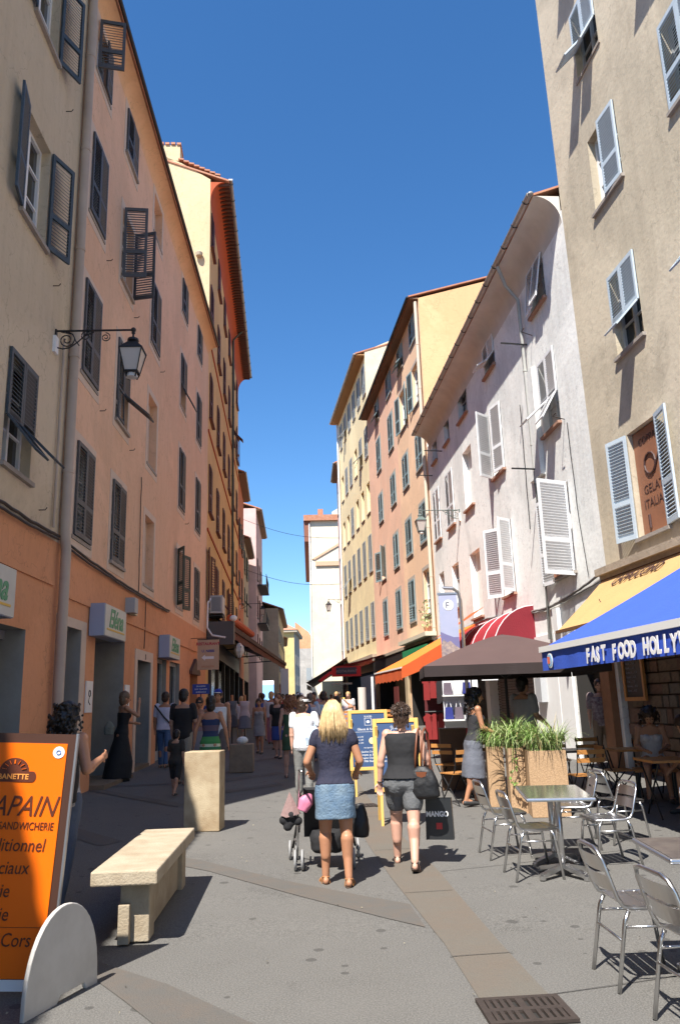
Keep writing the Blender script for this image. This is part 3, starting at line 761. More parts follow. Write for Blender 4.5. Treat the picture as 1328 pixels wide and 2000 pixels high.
simple_house('town_house', 'narrow shaded beige house with dark shutters beyond the orange house', L4, 0, 9, 14.5, BEIG, DGREEN, ((5.6, 7.4), (9, 10.8), (12, 13.8)), (.8, 4.4), seed=5, ground=[(1, 8, 3.6)])
L5 = Fac((-8.9, 70), -4.4, 1)
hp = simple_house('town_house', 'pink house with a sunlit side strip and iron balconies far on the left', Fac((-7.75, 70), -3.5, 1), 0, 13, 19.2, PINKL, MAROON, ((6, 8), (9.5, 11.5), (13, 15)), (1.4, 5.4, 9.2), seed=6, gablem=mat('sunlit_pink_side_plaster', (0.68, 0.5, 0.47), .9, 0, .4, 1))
b = MB(); b.box((.05, 1, 8.8), (.9, 7.6, 8.95)); b.box((.05, 1, 12.3), (.9, 7.6, 12.45))
for z in (8.95, 12.45):
    for i in range(23): b.box((.84, 1.05+i*.29, z), (.87, 1.08+i*.29, z+.9))
    b.box((.83, 1, z+.9), (.88, 7.6, z+.95))
b.build('balcony', BLACK, hp)
L6 = Fac((-6.95, 84), -2.9, 1)
simple_house('town_house', 'beige two storey row house with tiled roof beyond the pink house', L6, 0, 21, 11.6, BEIG, GREYSH, ((5.2, 7.0), (8.3, 10)), (1, 4.5, 8, 11.5, 15, 18.4), seed=7, ground=[(1, 20, 3.9)], gm=ORP)
simple_house('town_house', 'lower beige row house further along the shaded left side of the street', Fac(L6.at(21.05), -4.5, 1), 0, 14, 10.2, plaster('ochre_plaster', (.4, .28, .15)), GREYSH, ((5.2, 6.8), (7.6, 9)), (1, 5, 9), seed=8)
# yellow house closing the street
hy = thing('town_house', 'bright yellow house with tiled hip roof closing the far end of the street', 'building', (-12.0, 140, 0), 0)
YB = plaster('bright_yellow_plaster', (0.62, 0.46, 0.19), (0.6, 0.44, .2), .1, .3)
b = MB(); b.box((-2, 0, 0), (3.15, 16, 14.2)); b.build('wall', YB, hy)
b = MB(); b.box((3.154, 0.02, 0), (3.19, 16, 14.19)); b.build('side_wall', plaster('shaded_yellow_side_plaster', (.33, .3, .26)), hy)  # greyed sheet: the shade on this side of the yellow house is in its colour
b = MB(); b.box((-2.6, -.6, 14.2), (3.75, 16.6, 14.6)); b.build('cornice', mat('beige_cornice', (.4, .34, .26), .9), hy)
b = MB(); b.add([(-2.7, -.7, 14.6), (3.85, -.7, 14.6), (3.85, 16.7, 14.6), (-2.7, 16.7, 14.6), (.5, 3, 16.6), (.5, 13, 16.6)], [(0, 1, 4), (1, 2, 5, 4), (2, 3, 5), (3, 0, 4, 5)]); b.build('roof', TILE, hy)
b = MB(); b.box((-.6, 3, 15.6), (0, 3.5, 17)); b.box((1, 4.5, 15.8), (1.5, 5, 17.1)); b.build('chimney', WHITE, hy)
for z in (5.0, 8.6):
    for y in (3, 8, 12.5):
        o = MB().box((3.193, y, z), (3.22, y+1.2, z+2)).build('window', GREYSH, hy); MB().box((3.222, y+.1, z+.1), (3.23, y+1.1, z+1.9)).build('pane', GLASS, o)
hg = thing('town_house', 'pale grey house with peach gable behind the bright yellow house', 'building', (-8.6, 165, 0), 0)
b = MB(); b.box((-1.6, 0, 0), (3.0, 14, 13.0)); b.build('wall', plaster('pale_grey_plaster', (.45, .42, .38)), hg)
b = MB(); b.prism([(-1.6, 13.0), (2.9, 13.0), (2.2, 14.8), (1.2, 16.4), (-1.6, 18.6)], .0, 14, 'y'); b.build('gable_wall', plaster('peach_gable_plaster', (.6, .33, .17)), hg)
o = MB().box((.6, -.04, 6.5), (1.6, -.01, 9)).build('window', GREYSH, hg)
hb = thing('town_house', 'dark bluish house in the narrow gap at the end of the street', 'building', (-5.4, 180, 0), 0)
MB().box((-.3, 0, 0), (3, 14, 15)).build('wall', plaster('dull_blue_plaster', (.13, .16, .2)), hb)
for z in (5, 8, 11): MB().box((.2, -.04, z), (1.0, -.01, z+1.8)).build('window', GREYSH, hb)
# ---- R0 tan house
TAN = plaster('tan_weathered_plaster', (0.55, 0.475, 0.35), (0.41, 0.355, 0.265), .4, .95)
TANL = plaster('pale_tan_plaster', (0.5, 0.42, 0.29), (0.42, .34, .23), .3, .6)
hr0 = R0.root('town_house', 'tall weathered tan house with pale blue shutters, nearest on the right')
WR0 = [(-4.02, -2.88, 4.46, 6.52, 'H', (165, 170)), (-4.02, -2.92, 8.12, 9.87, 'F', (None, 42)), (-4.02, -2.75, 11.5, 13.25, 'H1', None), (-3.76, -2.68, 14.9, 16.61, 'F', (42, 30)),
       (-7.1, -5.85, 11.36, 13.1, 'C', None), (-7.1, -5.85, 14.95, 16.7, 'F', (36, 36)), (-7.1, -5.85, 8.1, 9.8, 'F', (40, 35)), (-3.76, -2.68, 18.0, 19.7, 'F', (36, 40)), (-7.1, -5.85, 18.0, 19.7, 'F', (40, 40)),
       (-10.4, -9.2, 8.1, 9.8, 'C', None), (-10.4, -9.2, 11.4, 13.1, 'C', None), (-10.4, -9.2, 14.9, 16.6, 'C', None)]
wall(hr0, R0, -26, -1.35, 3.9, 21.5, [q[:4] for q in WR0], [TAN])
# corner strip that leans outward towards the top
b = MB(); b.add([(-.0, -1.35, 3.9), (0, -1.35, 21.5), (0, -.9, 21.5), (.3, -1.35, 3.9), (.3, -.9, 21.5)], [(0, 1, 2), (0, 2, 4, 3)]); b.build('corner_strip', TAN, hr0)
body_box(hr0, R0, -26, -1.35, -.3, 21.5, TAN)
b = MB(); b.box((0, -26, 21.5), (-.5, -.8, 21.6)); b.build('soffit', MATS['brown_soffit_wood'], hr0)
roof(hr0, R0, -26, -1.0, 21.66, .55, TILE)
for q in WR0:
    if q[4] == 'H1':
        o = window(hr0, R0, *q[:4], 'G', PALEB)
        lw = (q[1]-q[0])/2
        put('shutter', leaf_mesh(lw, q[3]-q[2]-.02, PALEB), o, (.035, lw, .01), (0, 0, PI+R(4)))
    else: window(hr0, R0, *q[:5], PALEB, ang=q[5], frame=mat('pale_frame_paint', (.42, .44, .45), .6))
# gelato panel behind the first floor window
GEL = mat('brown_gelato_panel', (.3, .13, .07), .6, 0, .4, 3)
gp = MB().box((.1, -4.0, 4.5), (.13, -2.9, 6.5)).build('poster_panel', GEL, hr0)
DK = mat('dark_brown_print', (.06, .025, .02), .6)
for body, sz, uu, zz in (('GELATI', .24, -3.1, 5.25), ('ITALIANI', .24, -3.05, 4.98), ('COPPA', .2, -3.1, 6.2)):
    text(body, sz, 'lettering', DK, gp, (.095, uu, zz), (PI/2, 0, -PI/2))
b = MB(); pts = [(.09, -3.45+.2*math.cos(t/12*2*PI), 5.78+.2*math.sin(t/12*2*PI)) for t in range(12)]; b.tube(pts, .022, 6, True); b.tube([(.09, -3.6, 5.62), (.09, -3.8, 5.9)], .02, 6); b.tube([(.09, -3.2, 4.6), (.09, -3.2, 4.85)], .03, 6); b.build('cup_drawing', DK, gp)
# ledge, stone base, openings
b = MB(); b.box((-.28, -26, 3.98), (0, -1.38, 4.12)); b.box((-.18, -26, 3.9), (0, -1.38, 3.98)); b.build('ledge', mat('worn_ledge_stone', (.4, .33, .25), .9, 0, .7, 5, .4, 20), hr0)
MB().box((-.17, -26, 3.5), (-.0, -1.4, 3.9)).build('awning_box', mat('dark_brown_fascia', (.13, .06, .04), .8, 0, .4, 4), hr0)
b = MB(); b.box((0.12, -26, -.3), (.3, -1.35, 3.9)); b.build('mortar_wall', mat('dark_mortar', (.14, .1, .07), .95), hr0)
STN = [mat('brown_rubble_stone', (.2, .145, .1), .9, 0, .7, 4, .5, 15), mat('grey_rubble_stone', (.2, .17, .14), .9, 0, .7, 4, .5, 15), mat('reddish_rubble_stone', (.2, .12, .085), .9, 0, .7, 4, .5, 15)]
rs = random.Random(3); z = .15; metas = [MB().cbox((0, 0, 0), (.14, 1, 1)).mesh('stone', q) for q in STN]
while z < 3.3:
    hh = rs.uniform(.17, .3); u = -6.6+rs.uniform(0, .2)
    while u < -1.5:
        ww = rs.uniform(.2, .5)
        if u+ww < -1.45:
            o = put('stone', rs.choice(metas), hr0, (.1+rs.uniform(-.02, .02), u+ww/2, z+hh/2), (0, 0, rs.uniform(-.05, .05))); o.scale = (1, ww-.03, hh-.03)
        u += ww
    z += hh
# ---- R1 white house with curved eave
WHT = plaster('grey_white_plaster', (0.8, 0.8, 0.765), (0.64, 0.65, 0.63), .4, .75)
PKW = plaster('pinkish_white_plaster', (0.76, 0.7, 0.63), (0.7, 0.62, 0.55), .3, .7)
hr1 = R1.root('town_house', 'grey white house with curved eave, white shutters and long clipped gutter on the right')
WR1 = [(1.62, 2.82, 4.4, 6.5, 'B1', None), (6.25, 7.4, 4.56, 6.7, 'H', (140, 128)), (10.0, 11.4, 4.33, 6.6, 'N', None), (13.2, 14.35, 5.0, 6.7, 'G', None), (15.9, 16.85, 5.6, 6.8, 'G', None),
       (1.62, 2.8, 8.0, 9.95, 'F', (48, 30)), (6.3, 7.6, 8.28, 10.4, 'H', (50, 12)), (10.15, 11.45, 8.2, 10.35, 'N', None), (13.15, 14.45, 8.2, 10.4, 'C', None), (15.8, 17.05, 8.2, 10.4, 'C', None),
       (1.75, 2.9, 11.35, 12.6, 'T', (6, 10)), (6.45, 7.7, 11.7, 12.75, 'F', (60, 35)), (10.2, 11.6, 11.6, 12.65, 'G', None), (13.25, 14.2, 11.6, 12.65, 'G', None), (15.75, 16.7, 11.6, 12.65, 'G', None)]
HR1 = [(.7, 2.3, .1, 2.9, .5, 2), (5.4, 10.0, .1, 3.0, .35, 1), (10.5, 17.2, .1, 3.1, 1.2, 2)]
wall(hr1, R1, 0.0, 17.8, -.3, 12.75, [q[:4] for q in WR1]+HR1, [WHT, PKW, DARKIN])
body_box(hr1, R1, 0.0, 17.8, -.3, 13.2, WHT, 8)
def cove_in(root, F, u0, u1, z0, z1, out, m, n=10):
    "concave soffit: starts vertical on the wall, ends horizontal at the gutter"
    return cove(root, F, u0, u1, z0, z1, out, m, n, 'curved_soffit')
cove_in(hr1, R1, 0.3, 17.3, 12.45, 13.15, .62, mat('peach_soffit_plaster', (.64, .6, .54), .9, 0, .4, 1.5))
roof(hr1, R1, 0.3, 17.3, 13.2, .64, TILE, 1.7, 8, .05, over=.02); gutter(hr1, R1, .3, 17.3, 13.22, .7, mat('pale_zinc', (.45, .42, .38), .5, .3, .5, 3), .08, .95)
MB().lathe([(.06, -.03), (.075, .0), (.06, .04)], 10, (-.7, .27, 13.17)).build('gutter_end', ZINC, hr1)
rw = random.Random(11)
for q in WR1:
    st = q[4]
    if st == 'B1':
        o = window(hr1, R1, *q[:4], 'G', WHSH, dep=.24); lw = .62; hh = q[3]-q[2]+.05
        put('shutter', leaf_mesh(.75, 2.15, WHSH), o, (.03, -.6, -.1), (0, 0, -R(172)))
        put('shutter', leaf_mesh(.86, 2.2, WHSH), o, (.05, .62, -.12), (0, 0, PI+R(112)))
        MB().box((-.02, -.5, .0), (.14, .1, .14)).build('flower_trough', TILE, o)
    elif st == 'N': window(hr1, R1, *q[:4], 'N', WHSH, surround=mat('white_niche_plaster', (.72, .72, .7), .9), sill=mat('terracotta_sill', (.35, .2, .14), .85), dep=.16) if False else None
    else: window(hr1, R1, *q[:4], st, WHSH, ang=q[5], sill=mat('terracotta_sill', (.35, .2, .14), .85), frame=mat('pale_frame_paint', (.42, .44, .45), .6), rnd=rw, sillout=.1, curtain=(st == 'G' and q[2] < 6))
for q in WR1:
    if q[4] == 'N':
        w_, h_ = round(q[1]-q[0], 2), round(q[3]-q[2], 2)
        o = put('blind_window', MB().box((-.26, -w_/2, 0), (-.2, w_/2, h_)).mesh('blind_window', WHT), hr1, (0, (q[0]+q[1])/2, q[2]), (0, 0, PI))
        put('sill', MB().box((-.15, -w_/2-.06, -.07), (.1, w_/2+.06, -.002)).mesh('sill', MATS['terracotta_sill']), o)
GP = mat('grey_green_downpipe', (.4, .4, .37), .6, 0, .4, 3)
pipe(hr1, R1, [(.68, 3.3, 13.1), (.45, 3.45, 12.6), (.12, 3.5, 12.2), (.09, 3.5, 7.0), (.1, 3.5, 3.0)], .05, GP)
MB().box((-.12, 3.0, 7.1), (0, 3.9, 10.0)).build('chimney_flue', WHT, hr1)
for (u, v) in ((3.45, 10.85), (3.45, 7.35), (14.8, 11.6), (17.0, 11.2)): MB().bar((0, u, v), (-.75, u-.1, v), .035).build('iron_bar', BLACK, hr1)
for (u, v) in ((3.0, 10.9), (1.4, 7.95)): MB().tube([(0, u, v), (-.35, u-.2, v), (-.35, u-.4, v)], .012, 5).build('clothes_hook', RUST, hr1)
cable(hr1, [(-.05, .1, 4.1), (-.05, 2.5, 3.85), (-.05, 4, 3.8), (-.04, 9.5, 4.15), (-.04, 17, 4.2)], .03, mat('grey_cable', (.2, .19, .18), .7))
cable(hr1, [(-.05, .1, 3.95), (-.05, 4, 3.75), (-.04, 9.5, 4.08)], .02, MATS['grey_cable'])
cable(hr1, [(-.03, 1.2, 7.8), (-.03, 1.1, 5.6), (-.03, .9, 4.2)], .01)
cable(hr1, [(-.03, 4.4, 9.5), (-.03, 4.5, 6)], .01)
b = MB(); b.box((-.2, 4.25, 1.5), (-.052, 4.7, 2.1)); b.build('meter_box', mat('grey_box_paint', (.4, .41, .42), .6), hr1)
b = MB(); b.box((-.12, 2.85, 3.1), (0, 3.15, 3.7)); b.build('junction_box', WHITE, hr1)
SH = mat('brown_grey_roller_metal', (.17, .14, .12), .55, .4)
b = MB(); n = 36
for i in range(n): b.box((.26+.012*(i % 2), 5.42, .12+i*.08), (.3, 9.98, .19+i*.08))
b.build('roller_shutter', SH, hr1)
MB().box((.42, .7, .1), (.46, 2.3, 2.85)).build('door', mat('dark_brown_door', (.03, .02, .015), .6), hr1)
for i in range(7): MB().box((.395, .75, 1.9+i*.12), (.42, 2.2, 1.96+i*.12)).build('louvre', MATS['dark_brown_door'], hr1)
MB().box((-.14, .15, -.1), (.08, .6, 3.4)).build('wooden_post', mat('varnished_post_wood', (.28, .13, .06), .6, 0, .5, 6), hr1)
WPL = mat('sunlit_white_panel', (.82, .82, .8), .6, 0, .3, 4, col2=(.7, .7, .68))
for a_, c_ in ((2.45, 3.32), (3.36, 5.25)): MB().box((-.05, a_, .1), (-.0, c_, 3.15)).build('brightening_panel', WPL, hr1)  # added facing; its clean white carries the sunlit brightness of the pillar
# ---- R2 orange house
PEA = plaster('peach_orange_plaster', (0.8, 0.54, 0.35), (0.76, 0.52, 0.36), .15, .5)
PNK = plaster('pink_orange_plaster', (0.76, 0.47, 0.33), (0.76, 0.52, 0.4), .15, .5)
GAB = plaster('peach_gable_wall_plaster', (0.72, 0.43, 0.22), (0.7, 0.4, 0.2), .1, .3)
hr2 = R2.root('town_house', 'tall peach orange house with teal shutters beyond the white house on the right')
cR2 = (.85, 4.15, 7.65, 11.8); rR2 = ((5.42, 7.45), (8.72, 10.55), (12.25, 13.95), (15.45, 17.5), (18.7, 19.98))
WR2 = []
sty = {(0, 0): 'N', (1, 0): 'C', (2, 0): 'C', (3, 0): 'C', (0, 1): 'C', (1, 1): 'C', (2, 1): 'C', (3, 1): 'H', (0, 2): 'C', (1, 2): 'C', (2, 2): 'C', (3, 2): 'C',
       (0, 3): 'O', (1, 3): 'O', (2, 3): 'C', (3, 3): 'C', (0, 4): 'C', (1, 4): 'F', (2, 4): 'C', (3, 4): 'F'}
for (c, r), st in sty.items(): WR2.append((cR2[c], cR2[c]+1.4, rR2[r][0], rR2[r][1], st))
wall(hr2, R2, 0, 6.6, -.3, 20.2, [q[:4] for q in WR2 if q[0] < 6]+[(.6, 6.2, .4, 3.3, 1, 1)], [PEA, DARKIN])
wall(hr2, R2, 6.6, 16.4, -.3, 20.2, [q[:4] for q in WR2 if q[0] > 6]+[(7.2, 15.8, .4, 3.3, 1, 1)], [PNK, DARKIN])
b = MB(); b.add([(0, 0, 0), (9, 0, 0), (9, 0, 22.6), (4.5, 0, 21.6), (0, 0, 20.25)], [(0, 1, 2, 3, 4)]); b.build('gable_wall', GAB, hr2)
b = MB(); b.add([(0, 16.4, 0), (9, 16.4, 0), (9, 16.4, 22.4), (0, 16.4, 20.2)], [(0, 1, 2, 3)]); b.add([(9, 0, 0), (9, 16.4, 0), (9, 16.4, 23), (9, 0, 23)], [(0, 1, 2, 3)]); b.build('side_wall', PEA, hr2)
for q in WR2:
    if q[4] == 'N':
        window(hr2, R2, *q[:4], 'G', TEAL, surround=mat('greyish_surround', (.46, .4, .34), .9, 0, .4, 3)); continue
    window(hr2, R2, *q[:5], TEAL, ang=(160, 150) if q[4] == 'H' else None, pitch=.1, surround=MATS.get('greyish_surround') or mat('greyish_surround', (.46, .4, .34), .9, 0, .4, 3), rnd=rw)
b = MB(); b.box((-.42, 0, 20.2), (0, 16.4, 20.27)); b.build('soffit', MATS['brown_soffit_wood'], hr2)
roof(hr2, R2, 0, 16.4, 20.32, .48, TILE, 1.5, 9, .06, over=.06); gutter(hr2, R2, 0, 16.4, 20.3, .52, BLACK, .07)
pipe(hr2, R2, [(.14, .12, 20.1), (.14, .12, 3.6)], .08, mat('cream_downpipe', (.6, .52, .4), .7))
b = MB(); b.box((-.3, 0, 4.15), (0, 16.4, 4.3)); b.build('ledge', MATS['worn_ledge_stone'], hr2)
# ---- R3 pale yellow house
PYL = plaster('pale_yellow_plaster', (0.78, 0.65, 0.38), (0.74, 0.6, 0.38), .2, .4)
hr3 = R3.root('town_house', 'pale yellow house with narrow grey shutters beyond the orange house on the right')
cR3 = [.1+2.35*i for i in range(6)]; rR3 = ((5.7, 7.95), (9.95, 12.4), (13.9, 16.0), (17.8, 19.9), (22.3, 24.4))
WR3 = [(c, c+1.15, a, d) for c in cR3 for a, d in rR3 if c+1.2 < 13.4]
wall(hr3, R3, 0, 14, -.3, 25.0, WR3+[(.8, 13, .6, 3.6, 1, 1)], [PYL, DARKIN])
b = MB(); b.add([(0, 0, 0), (9, 0, 0), (9, 0, 28.5), (2.1, 0, 26.3), (0, 0, 25.3)], [(0, 1, 2, 3, 4)]); b.build('gable_wall', plaster('cream_gable_plaster', (.7, .62, .44), None, .2, .3), hr3)
b = MB(); b.add([(0, 14, 0), (9, 14, 0), (9, 14, 28), (0, 14, 25)], [(0, 1, 2, 3)]); b.build('side_wall', PYL, hr3)
r5 = random.Random(9)
for i, q in enumerate(WR3):
    window(hr3, R3, *q, 'N' if (q[2] in (17.8, 13.9) and r5.random() < .6) else r5.choice('CCCCF'), GREYSH, pitch=.12, rnd=r5)
b = MB(); b.box((-.62, 0, 25.0), (0, 14, 25.08)); b.build('soffit', mat('ochre_soffit', (.35, .2, .08), .8), hr3)
roof(hr3, R3, 0, 14, 25.14, .65, TILE, 1.8, 9, .07, over=.05); gutter(hr3, R3, 0, 14, 25.12, .7, MATS['pale_zinc'], .09)
pipe(hr3, R3, [(.13, 13.8, 25), (.13, 13.8, 4.5)], .08, WHITE)
b = MB(); b.box((-.3, 0, 4.4), (0, 14, 4.6)); b.build('ledge', MATS['worn_ledge_stone'], hr3)
# ---- R4 pink houses, R5 cream house with lit gable across
R4 = Fac(R3.at(14.0), -3, -1)
PK4 = plaster('dusty_pink_plaster', (.56, .36, .33), (.6, .42, .38), .2, .5)
simple_house('town_house', 'narrow dusty pink house beyond the pale yellow house', R4, 0, 6, 21.5, PK4, GREYSH, ((6, 8), (10, 12), (14, 16), (18, 20)), (.6, 3.6), w_=1.1, seed=13, styles='CCN', ground=[(1, 6, 3.8)])
hc = thing('town_house', 'sunlit cream gabled house with terracotta eave across the end of the row', 'building', (-3.4, 86, 0), R(2.5))
CRM = plaster('sunlit_cream_plaster', (.74, .68, .52), (.7, .64, .5), .15, .35)
b = MB(); b.prism([(0, 0), (12, 0), (12, 26), (5.6, 24.6), (2.5, 22.8), (2.5, 21.8), (0, 21.8)], 0, 30, 'y'); b.build('wall', CRM, hc)
b = MB(); b.prism([(.1, 17.4), (5, 20.2), (5, 19.9), (.4, 17.3)], -.12, -.01, 'y'); b.prism([(.5, 16.6), (5, 16.6), (5, 17.1), (.5, 17.1)], -.2, -.01, 'y'); b.build('cornice', mat('peach_cornice', (.62, .42, .28), .9), hc)
b = MB(); b.box((-.75, -.4, 21.75), (3.2, 30, 22.4)); b.build('roof', TILE, hc); b = MB(); b.box((.9, 1, 22.3), (1.5, 1.7, 23.4)); b.build('chimney', TILE, hc)
b = MB(); b.box((-.7, -.1, 19.4), (-.01, 30, 21.74)); b.build('soffit', mat('red_brown_soffit', (.26, .1, .06), .85), hc)
for y in (1.2, 5, 9, 13, 17, 21, 25):
    for z in (4.6, 8.6, 12.8, 16.6):
        o = MB().box((-.04, y, z), (-.005, y+1.3, z+2.1)).build('window', GREYSH if z > 5 else DGREEN, hc)
for z in (5.5,): MB().box((3.6, -.3, z), (5.4, -.01, z+.15)).build('ledge', MATS['worn_ledge_stone'], hc)
b = MB(); b.box((.9, -.04, .5), (4.6, -.005, 4.0)); b.build('shop_window', DOORGL, hc)
pipe_b = MB().tube([(-.12, -.1, 21.5), (-.12, -.1, 1.0)], .08, 8).build('downpipe', WHITE, hc)
# house that closes the gap to the right, behind the row
hd = thing('town_house', 'cream lit wall of a low annex beside the gabled house', 'building', (1.4, 84.5, 0), 0)
MB().box((0, 0, 0), (5, 1.3, 13.5)).build('wall', CRM, hd)
#MARK_OBJECTS
# ============================================================ AWNINGS, SIGNS, LAMPS
def cloth(name, m, extra=0.0): return mat(name, m, .85, 0, .35, 2.5, .25, 25, tuple(c*.75 for c in m))
BLUE = cloth('blue_awning_cloth', (.03, .09, .5)); WHP = mat('white_print', (.75, .75, .75), .6)
def slab_cloth(P, n=10, th=.006, sag=.05):
    "P: 4 corners (wall-near, wall-far, front-far, front-near); returns a thin curved sheet"
    A, B_, C_, D_ = [Vector(p) for p in P]; b = MB(); vs = []
    for lay in (0, -th):
        for i in range(n+1):
            for j in range(n+1):
                s_ = i/n; t = j/n
                v = (A*(1-s_)+B_*s_)*(1-t)+(D_*(1-s_)+C_*s_)*t
                vs.append((v.x, v.y, v.z-sag*4*t*(1-t)*(.8+.2*math.cos(s_*14))+lay))
    k = (n+1)**2; fs = []
    for i in range(n):
        for j in range(n):
            a = i*(n+1)+j; fs.append((a, a+1, a+n+2, a+n+1)); fs.append((k+a, k+a+n+1, k+a+n+2, k+a+1))
    return b.add(vs, fs)
def valance(p, q, h, n=40, wav=.012, th=.005, scallop=0):
    p, q = Vector(p), Vector(q); d = (q-p); nrm = Vector((d.y, -d.x, 0)).normalized(); vs = []; b = MB(); rv = random.Random(2)
    for lay in (0, th):
        for i in range(n+1):
            t = i/n
            for j in range(5):
                f = j/4; o = wav*f*(math.sin(i*.9)+.6*math.sin(i*2.3+1))
                hh = h*(1-.12*scallop*abs(math.sin(i*PI/4)))
                v = p+d*t+nrm*(o+lay); vs.append((v.x, v.y, v.z-hh*f))
    k = (n+1)*5; fs = []
    for i in range(n):
        for j in range(4):
            a = i*5+j; fs.append((a, a+1, a+6, a+5)); fs.append((k+a, k+a+5, k+a+6, k+a+1))
    return b.add(vs, fs)
def facroot(F, name, label, cat, group=None): return F.root(name, label, cat, group)
# blue fast food awning
aw = facroot(R0, 'awning', 'blue folding awning reading FAST FOOD in white letters on its valance', 'awning')
sx = 3.02; uf = -5.45; un = -13.5; zf = 2.31; zw = 3.82
o = slab_cloth([(-.1, un, zw), (-.1, uf, zw), (-sx, uf, zf), (-sx, un, zf)], 16, sag=.03).build('canopy', BLUE, aw, smooth=True)
MB().box((-sx-.05, un, zf-.06), (-sx+.03, uf+.03, zf+.02)).build('front_bar', mat('cream_bar_paint', (.72, .72, .7), .45), aw)
vl = valance((-sx-.02, un, zf-.062), (-sx-.02, uf, zf-.062), .26, 90, .007).build('valance', BLUE, aw, smooth=True)
for yy in (uf-.35, uf-2.7):
    MB().bar((-.15, yy, 3.3), (-1.6, yy-.25, 2.75), .04).bar((-1.6, yy-.25, 2.75), (-sx+.02, yy, zf-.03), .04).build('folding_arm', WHITE, aw)
tx = -sx-.045
# letters on the valance, set one by one with a slight bounce
un_ = uf-1.62; rl = random.Random(8)
for ch in 'FAST FOOD HOLLYWOOD':
    if ch != ' ':
        t = text(ch, .24, 'letter', WHP, vl, (tx, un_, zf-.285+rl.uniform(-.008, .012)), (PI/2, 0, -PI/2), .002, .12, .012, sx=.78)
    un_ -= .148 if ch != ' ' else .15
lg = MB(); lg.lathe([(.105, 0), (.105, .004)], 24); o = lg.build('round_logo', WHP, vl); o.location = (tx+.01, uf-.35, zf-.19); o.rotation_euler = (0, -PI/2, 0)
lb = MB().lathe([(.085, .005), (.085, .009)], 24).lathe([(.0, 0), (0.001, 0)], 4); o2 = lb.build('logo_disc', mat('logo_blue', (.25, .45, .65), .6), vl); o2.location = (tx+.01, uf-.35, zf-.19); o2.rotation_euler = (0, -PI/2, 0)
o3 = MB().box((-.045, -.05, .0105), (.05, .045, .013)).build('logo_figure', mat('logo_red', (.5, .1, .05), .6), vl); o3.location = (tx+.01, uf-.35, zf-.19); o3.rotation_euler = (0, -PI/2, .3)
# yellow awning
YAW = cloth('yellow_awning_cloth', (.52, .32, .13))
aw = facroot(R0, 'awning', 'ochre yellow awning with dark lettering above the blue awning', 'awning')
slab_cloth([(-.17, -13, 3.88), (-.17, -1.45, 3.88), (-1.2, -1.45, 2.9), (-1.2, -13, 2.9)], 12, sag=.02).build('canopy', YAW, aw, smooth=True)
MB().box((-1.24, -13, 2.84), (-1.18, -1.42, 2.9)).build('front_bar', mat('brown_bar', (.15, .07, .03), .6), aw)
text('CAPPUCCINO', .3, 'lettering', DK, aw, (-.42, -2.3, 3.67), (PI/4-.02, 0, -PI/2), .002, .2, .006)
MB().tube([(-.75+.01*i, -2.5-.05*i+.06*math.sin(i), 3.36-.01*i+.03*math.cos(i*1.3)) for i in range(14)], .008, 5).build('flourish', DK, aw)
# red striped dome awning
RED = cloth('red_awning_cloth', (.34, .018, .028)); DRED = cloth('dark_red_awning_cloth', (.2, .01, .02))
aw = facroot(R1, 'awning', 'red rounded awning with white piping over the shop of the white house', 'awning')
def dome(u0, u1, z0, z1, out, n=8, k=10):
    vs = []; fs = []
    for lay in (0, .006):
        for i in range(n+1):
            a = i/n*PI/2
            for j in range(k+1):
                t = j/k; vs.append((-(out-lay)*math.sin(a), u0+(u1-u0)*t, z0+(z1-z0-lay)*math.cos(a)))
    m_ = (n+1)*(k+1)
    for i in range(n):
        for j in range(k):
            a = i*(k+1)+j; fs.append((a, a+1, a+k+2, a+k+1)); fs.append((m_+a, m_+a+k+1, m_+a+k+2, m_+a+1))
    return MB().add(vs, fs)
dome(4.9, 13.2, 2.75, 4.0, 1.15).build('canopy', RED, aw, smooth=True)
b = MB(); pts = [(-1.15*math.sin(i/8*PI/2), 2.75+1.25*math.cos(i/8*PI/2)) for i in range(9)]
b.prism([(0, 2.75)]+[p for p in pts], 4.89, 4.905, 'y'); b.build('end_panel', DRED, aw)
for u in (4.93, 6.2, 7.5, 8.9):
    MB().tube([(-1.156*math.sin(i/8*PI/2), u, 2.75+1.256*math.cos(i/8*PI/2)) for i in range(9)], .014, 5).build('piping', WHP, aw)
valance((-1.15, 4.9, 2.76), (-1.15, 13.2, 2.76), .2, 40, .01, scallop=1).build('valance', RED, aw, smooth=True)
# orange awning further up the right side
ORA = cloth('orange_awning_cloth', (.75, .2, .02)); ORD = cloth('red_orange_awning_cloth', (.55, .09, .015))
aw = thing('awning', 'bright orange sloping awning on the right before the green shop sign', 'awning', (0, 0, 0))
slab_cloth([(4.35, 26.0, 4.05), (3.95, 31, 4.1), (1.15, 31.0, 2.72), (1.85, 26.0, 2.72)], 10, sag=.04).build('canopy', ORA, aw, smooth=True)
valance((1.85, 26.0, 2.7), (1.15, 31.0, 2.7), .42, 30, .01, scallop=1).build('valance', ORD, aw, smooth=True)
b = MB(); b.add([(1.84, 25.99, 2.7), (1.84, 25.99, 2.35), (2.9, 25.99, 2.75), (4.3, 25.99, 3.6), (4.34, 25.99, 4.04)], [(0, 1, 2, 3, 4)]); b.build('end_panel', ORD, aw)
MB().bar((1.85, 26, 2.7), (1.15, 31, 2.7), .05).build('front_bar', WHITE, aw)
aw = thing('awning', 'narrow orange awning edge behind the orange awning', 'awning', (0, 0, 0))
slab_cloth([(4.2, 23.3, 4.3), (4.1, 25.2, 4.3), (2.9, 25.2, 3.55), (3.0, 23.3, 3.55)], 6, sag=.02).build('canopy', ORD, aw, smooth=True)
gs = facroot(R2, 'shop_sign', 'green rectangular shop fascia under the ledge of the orange house', 'shop sign')
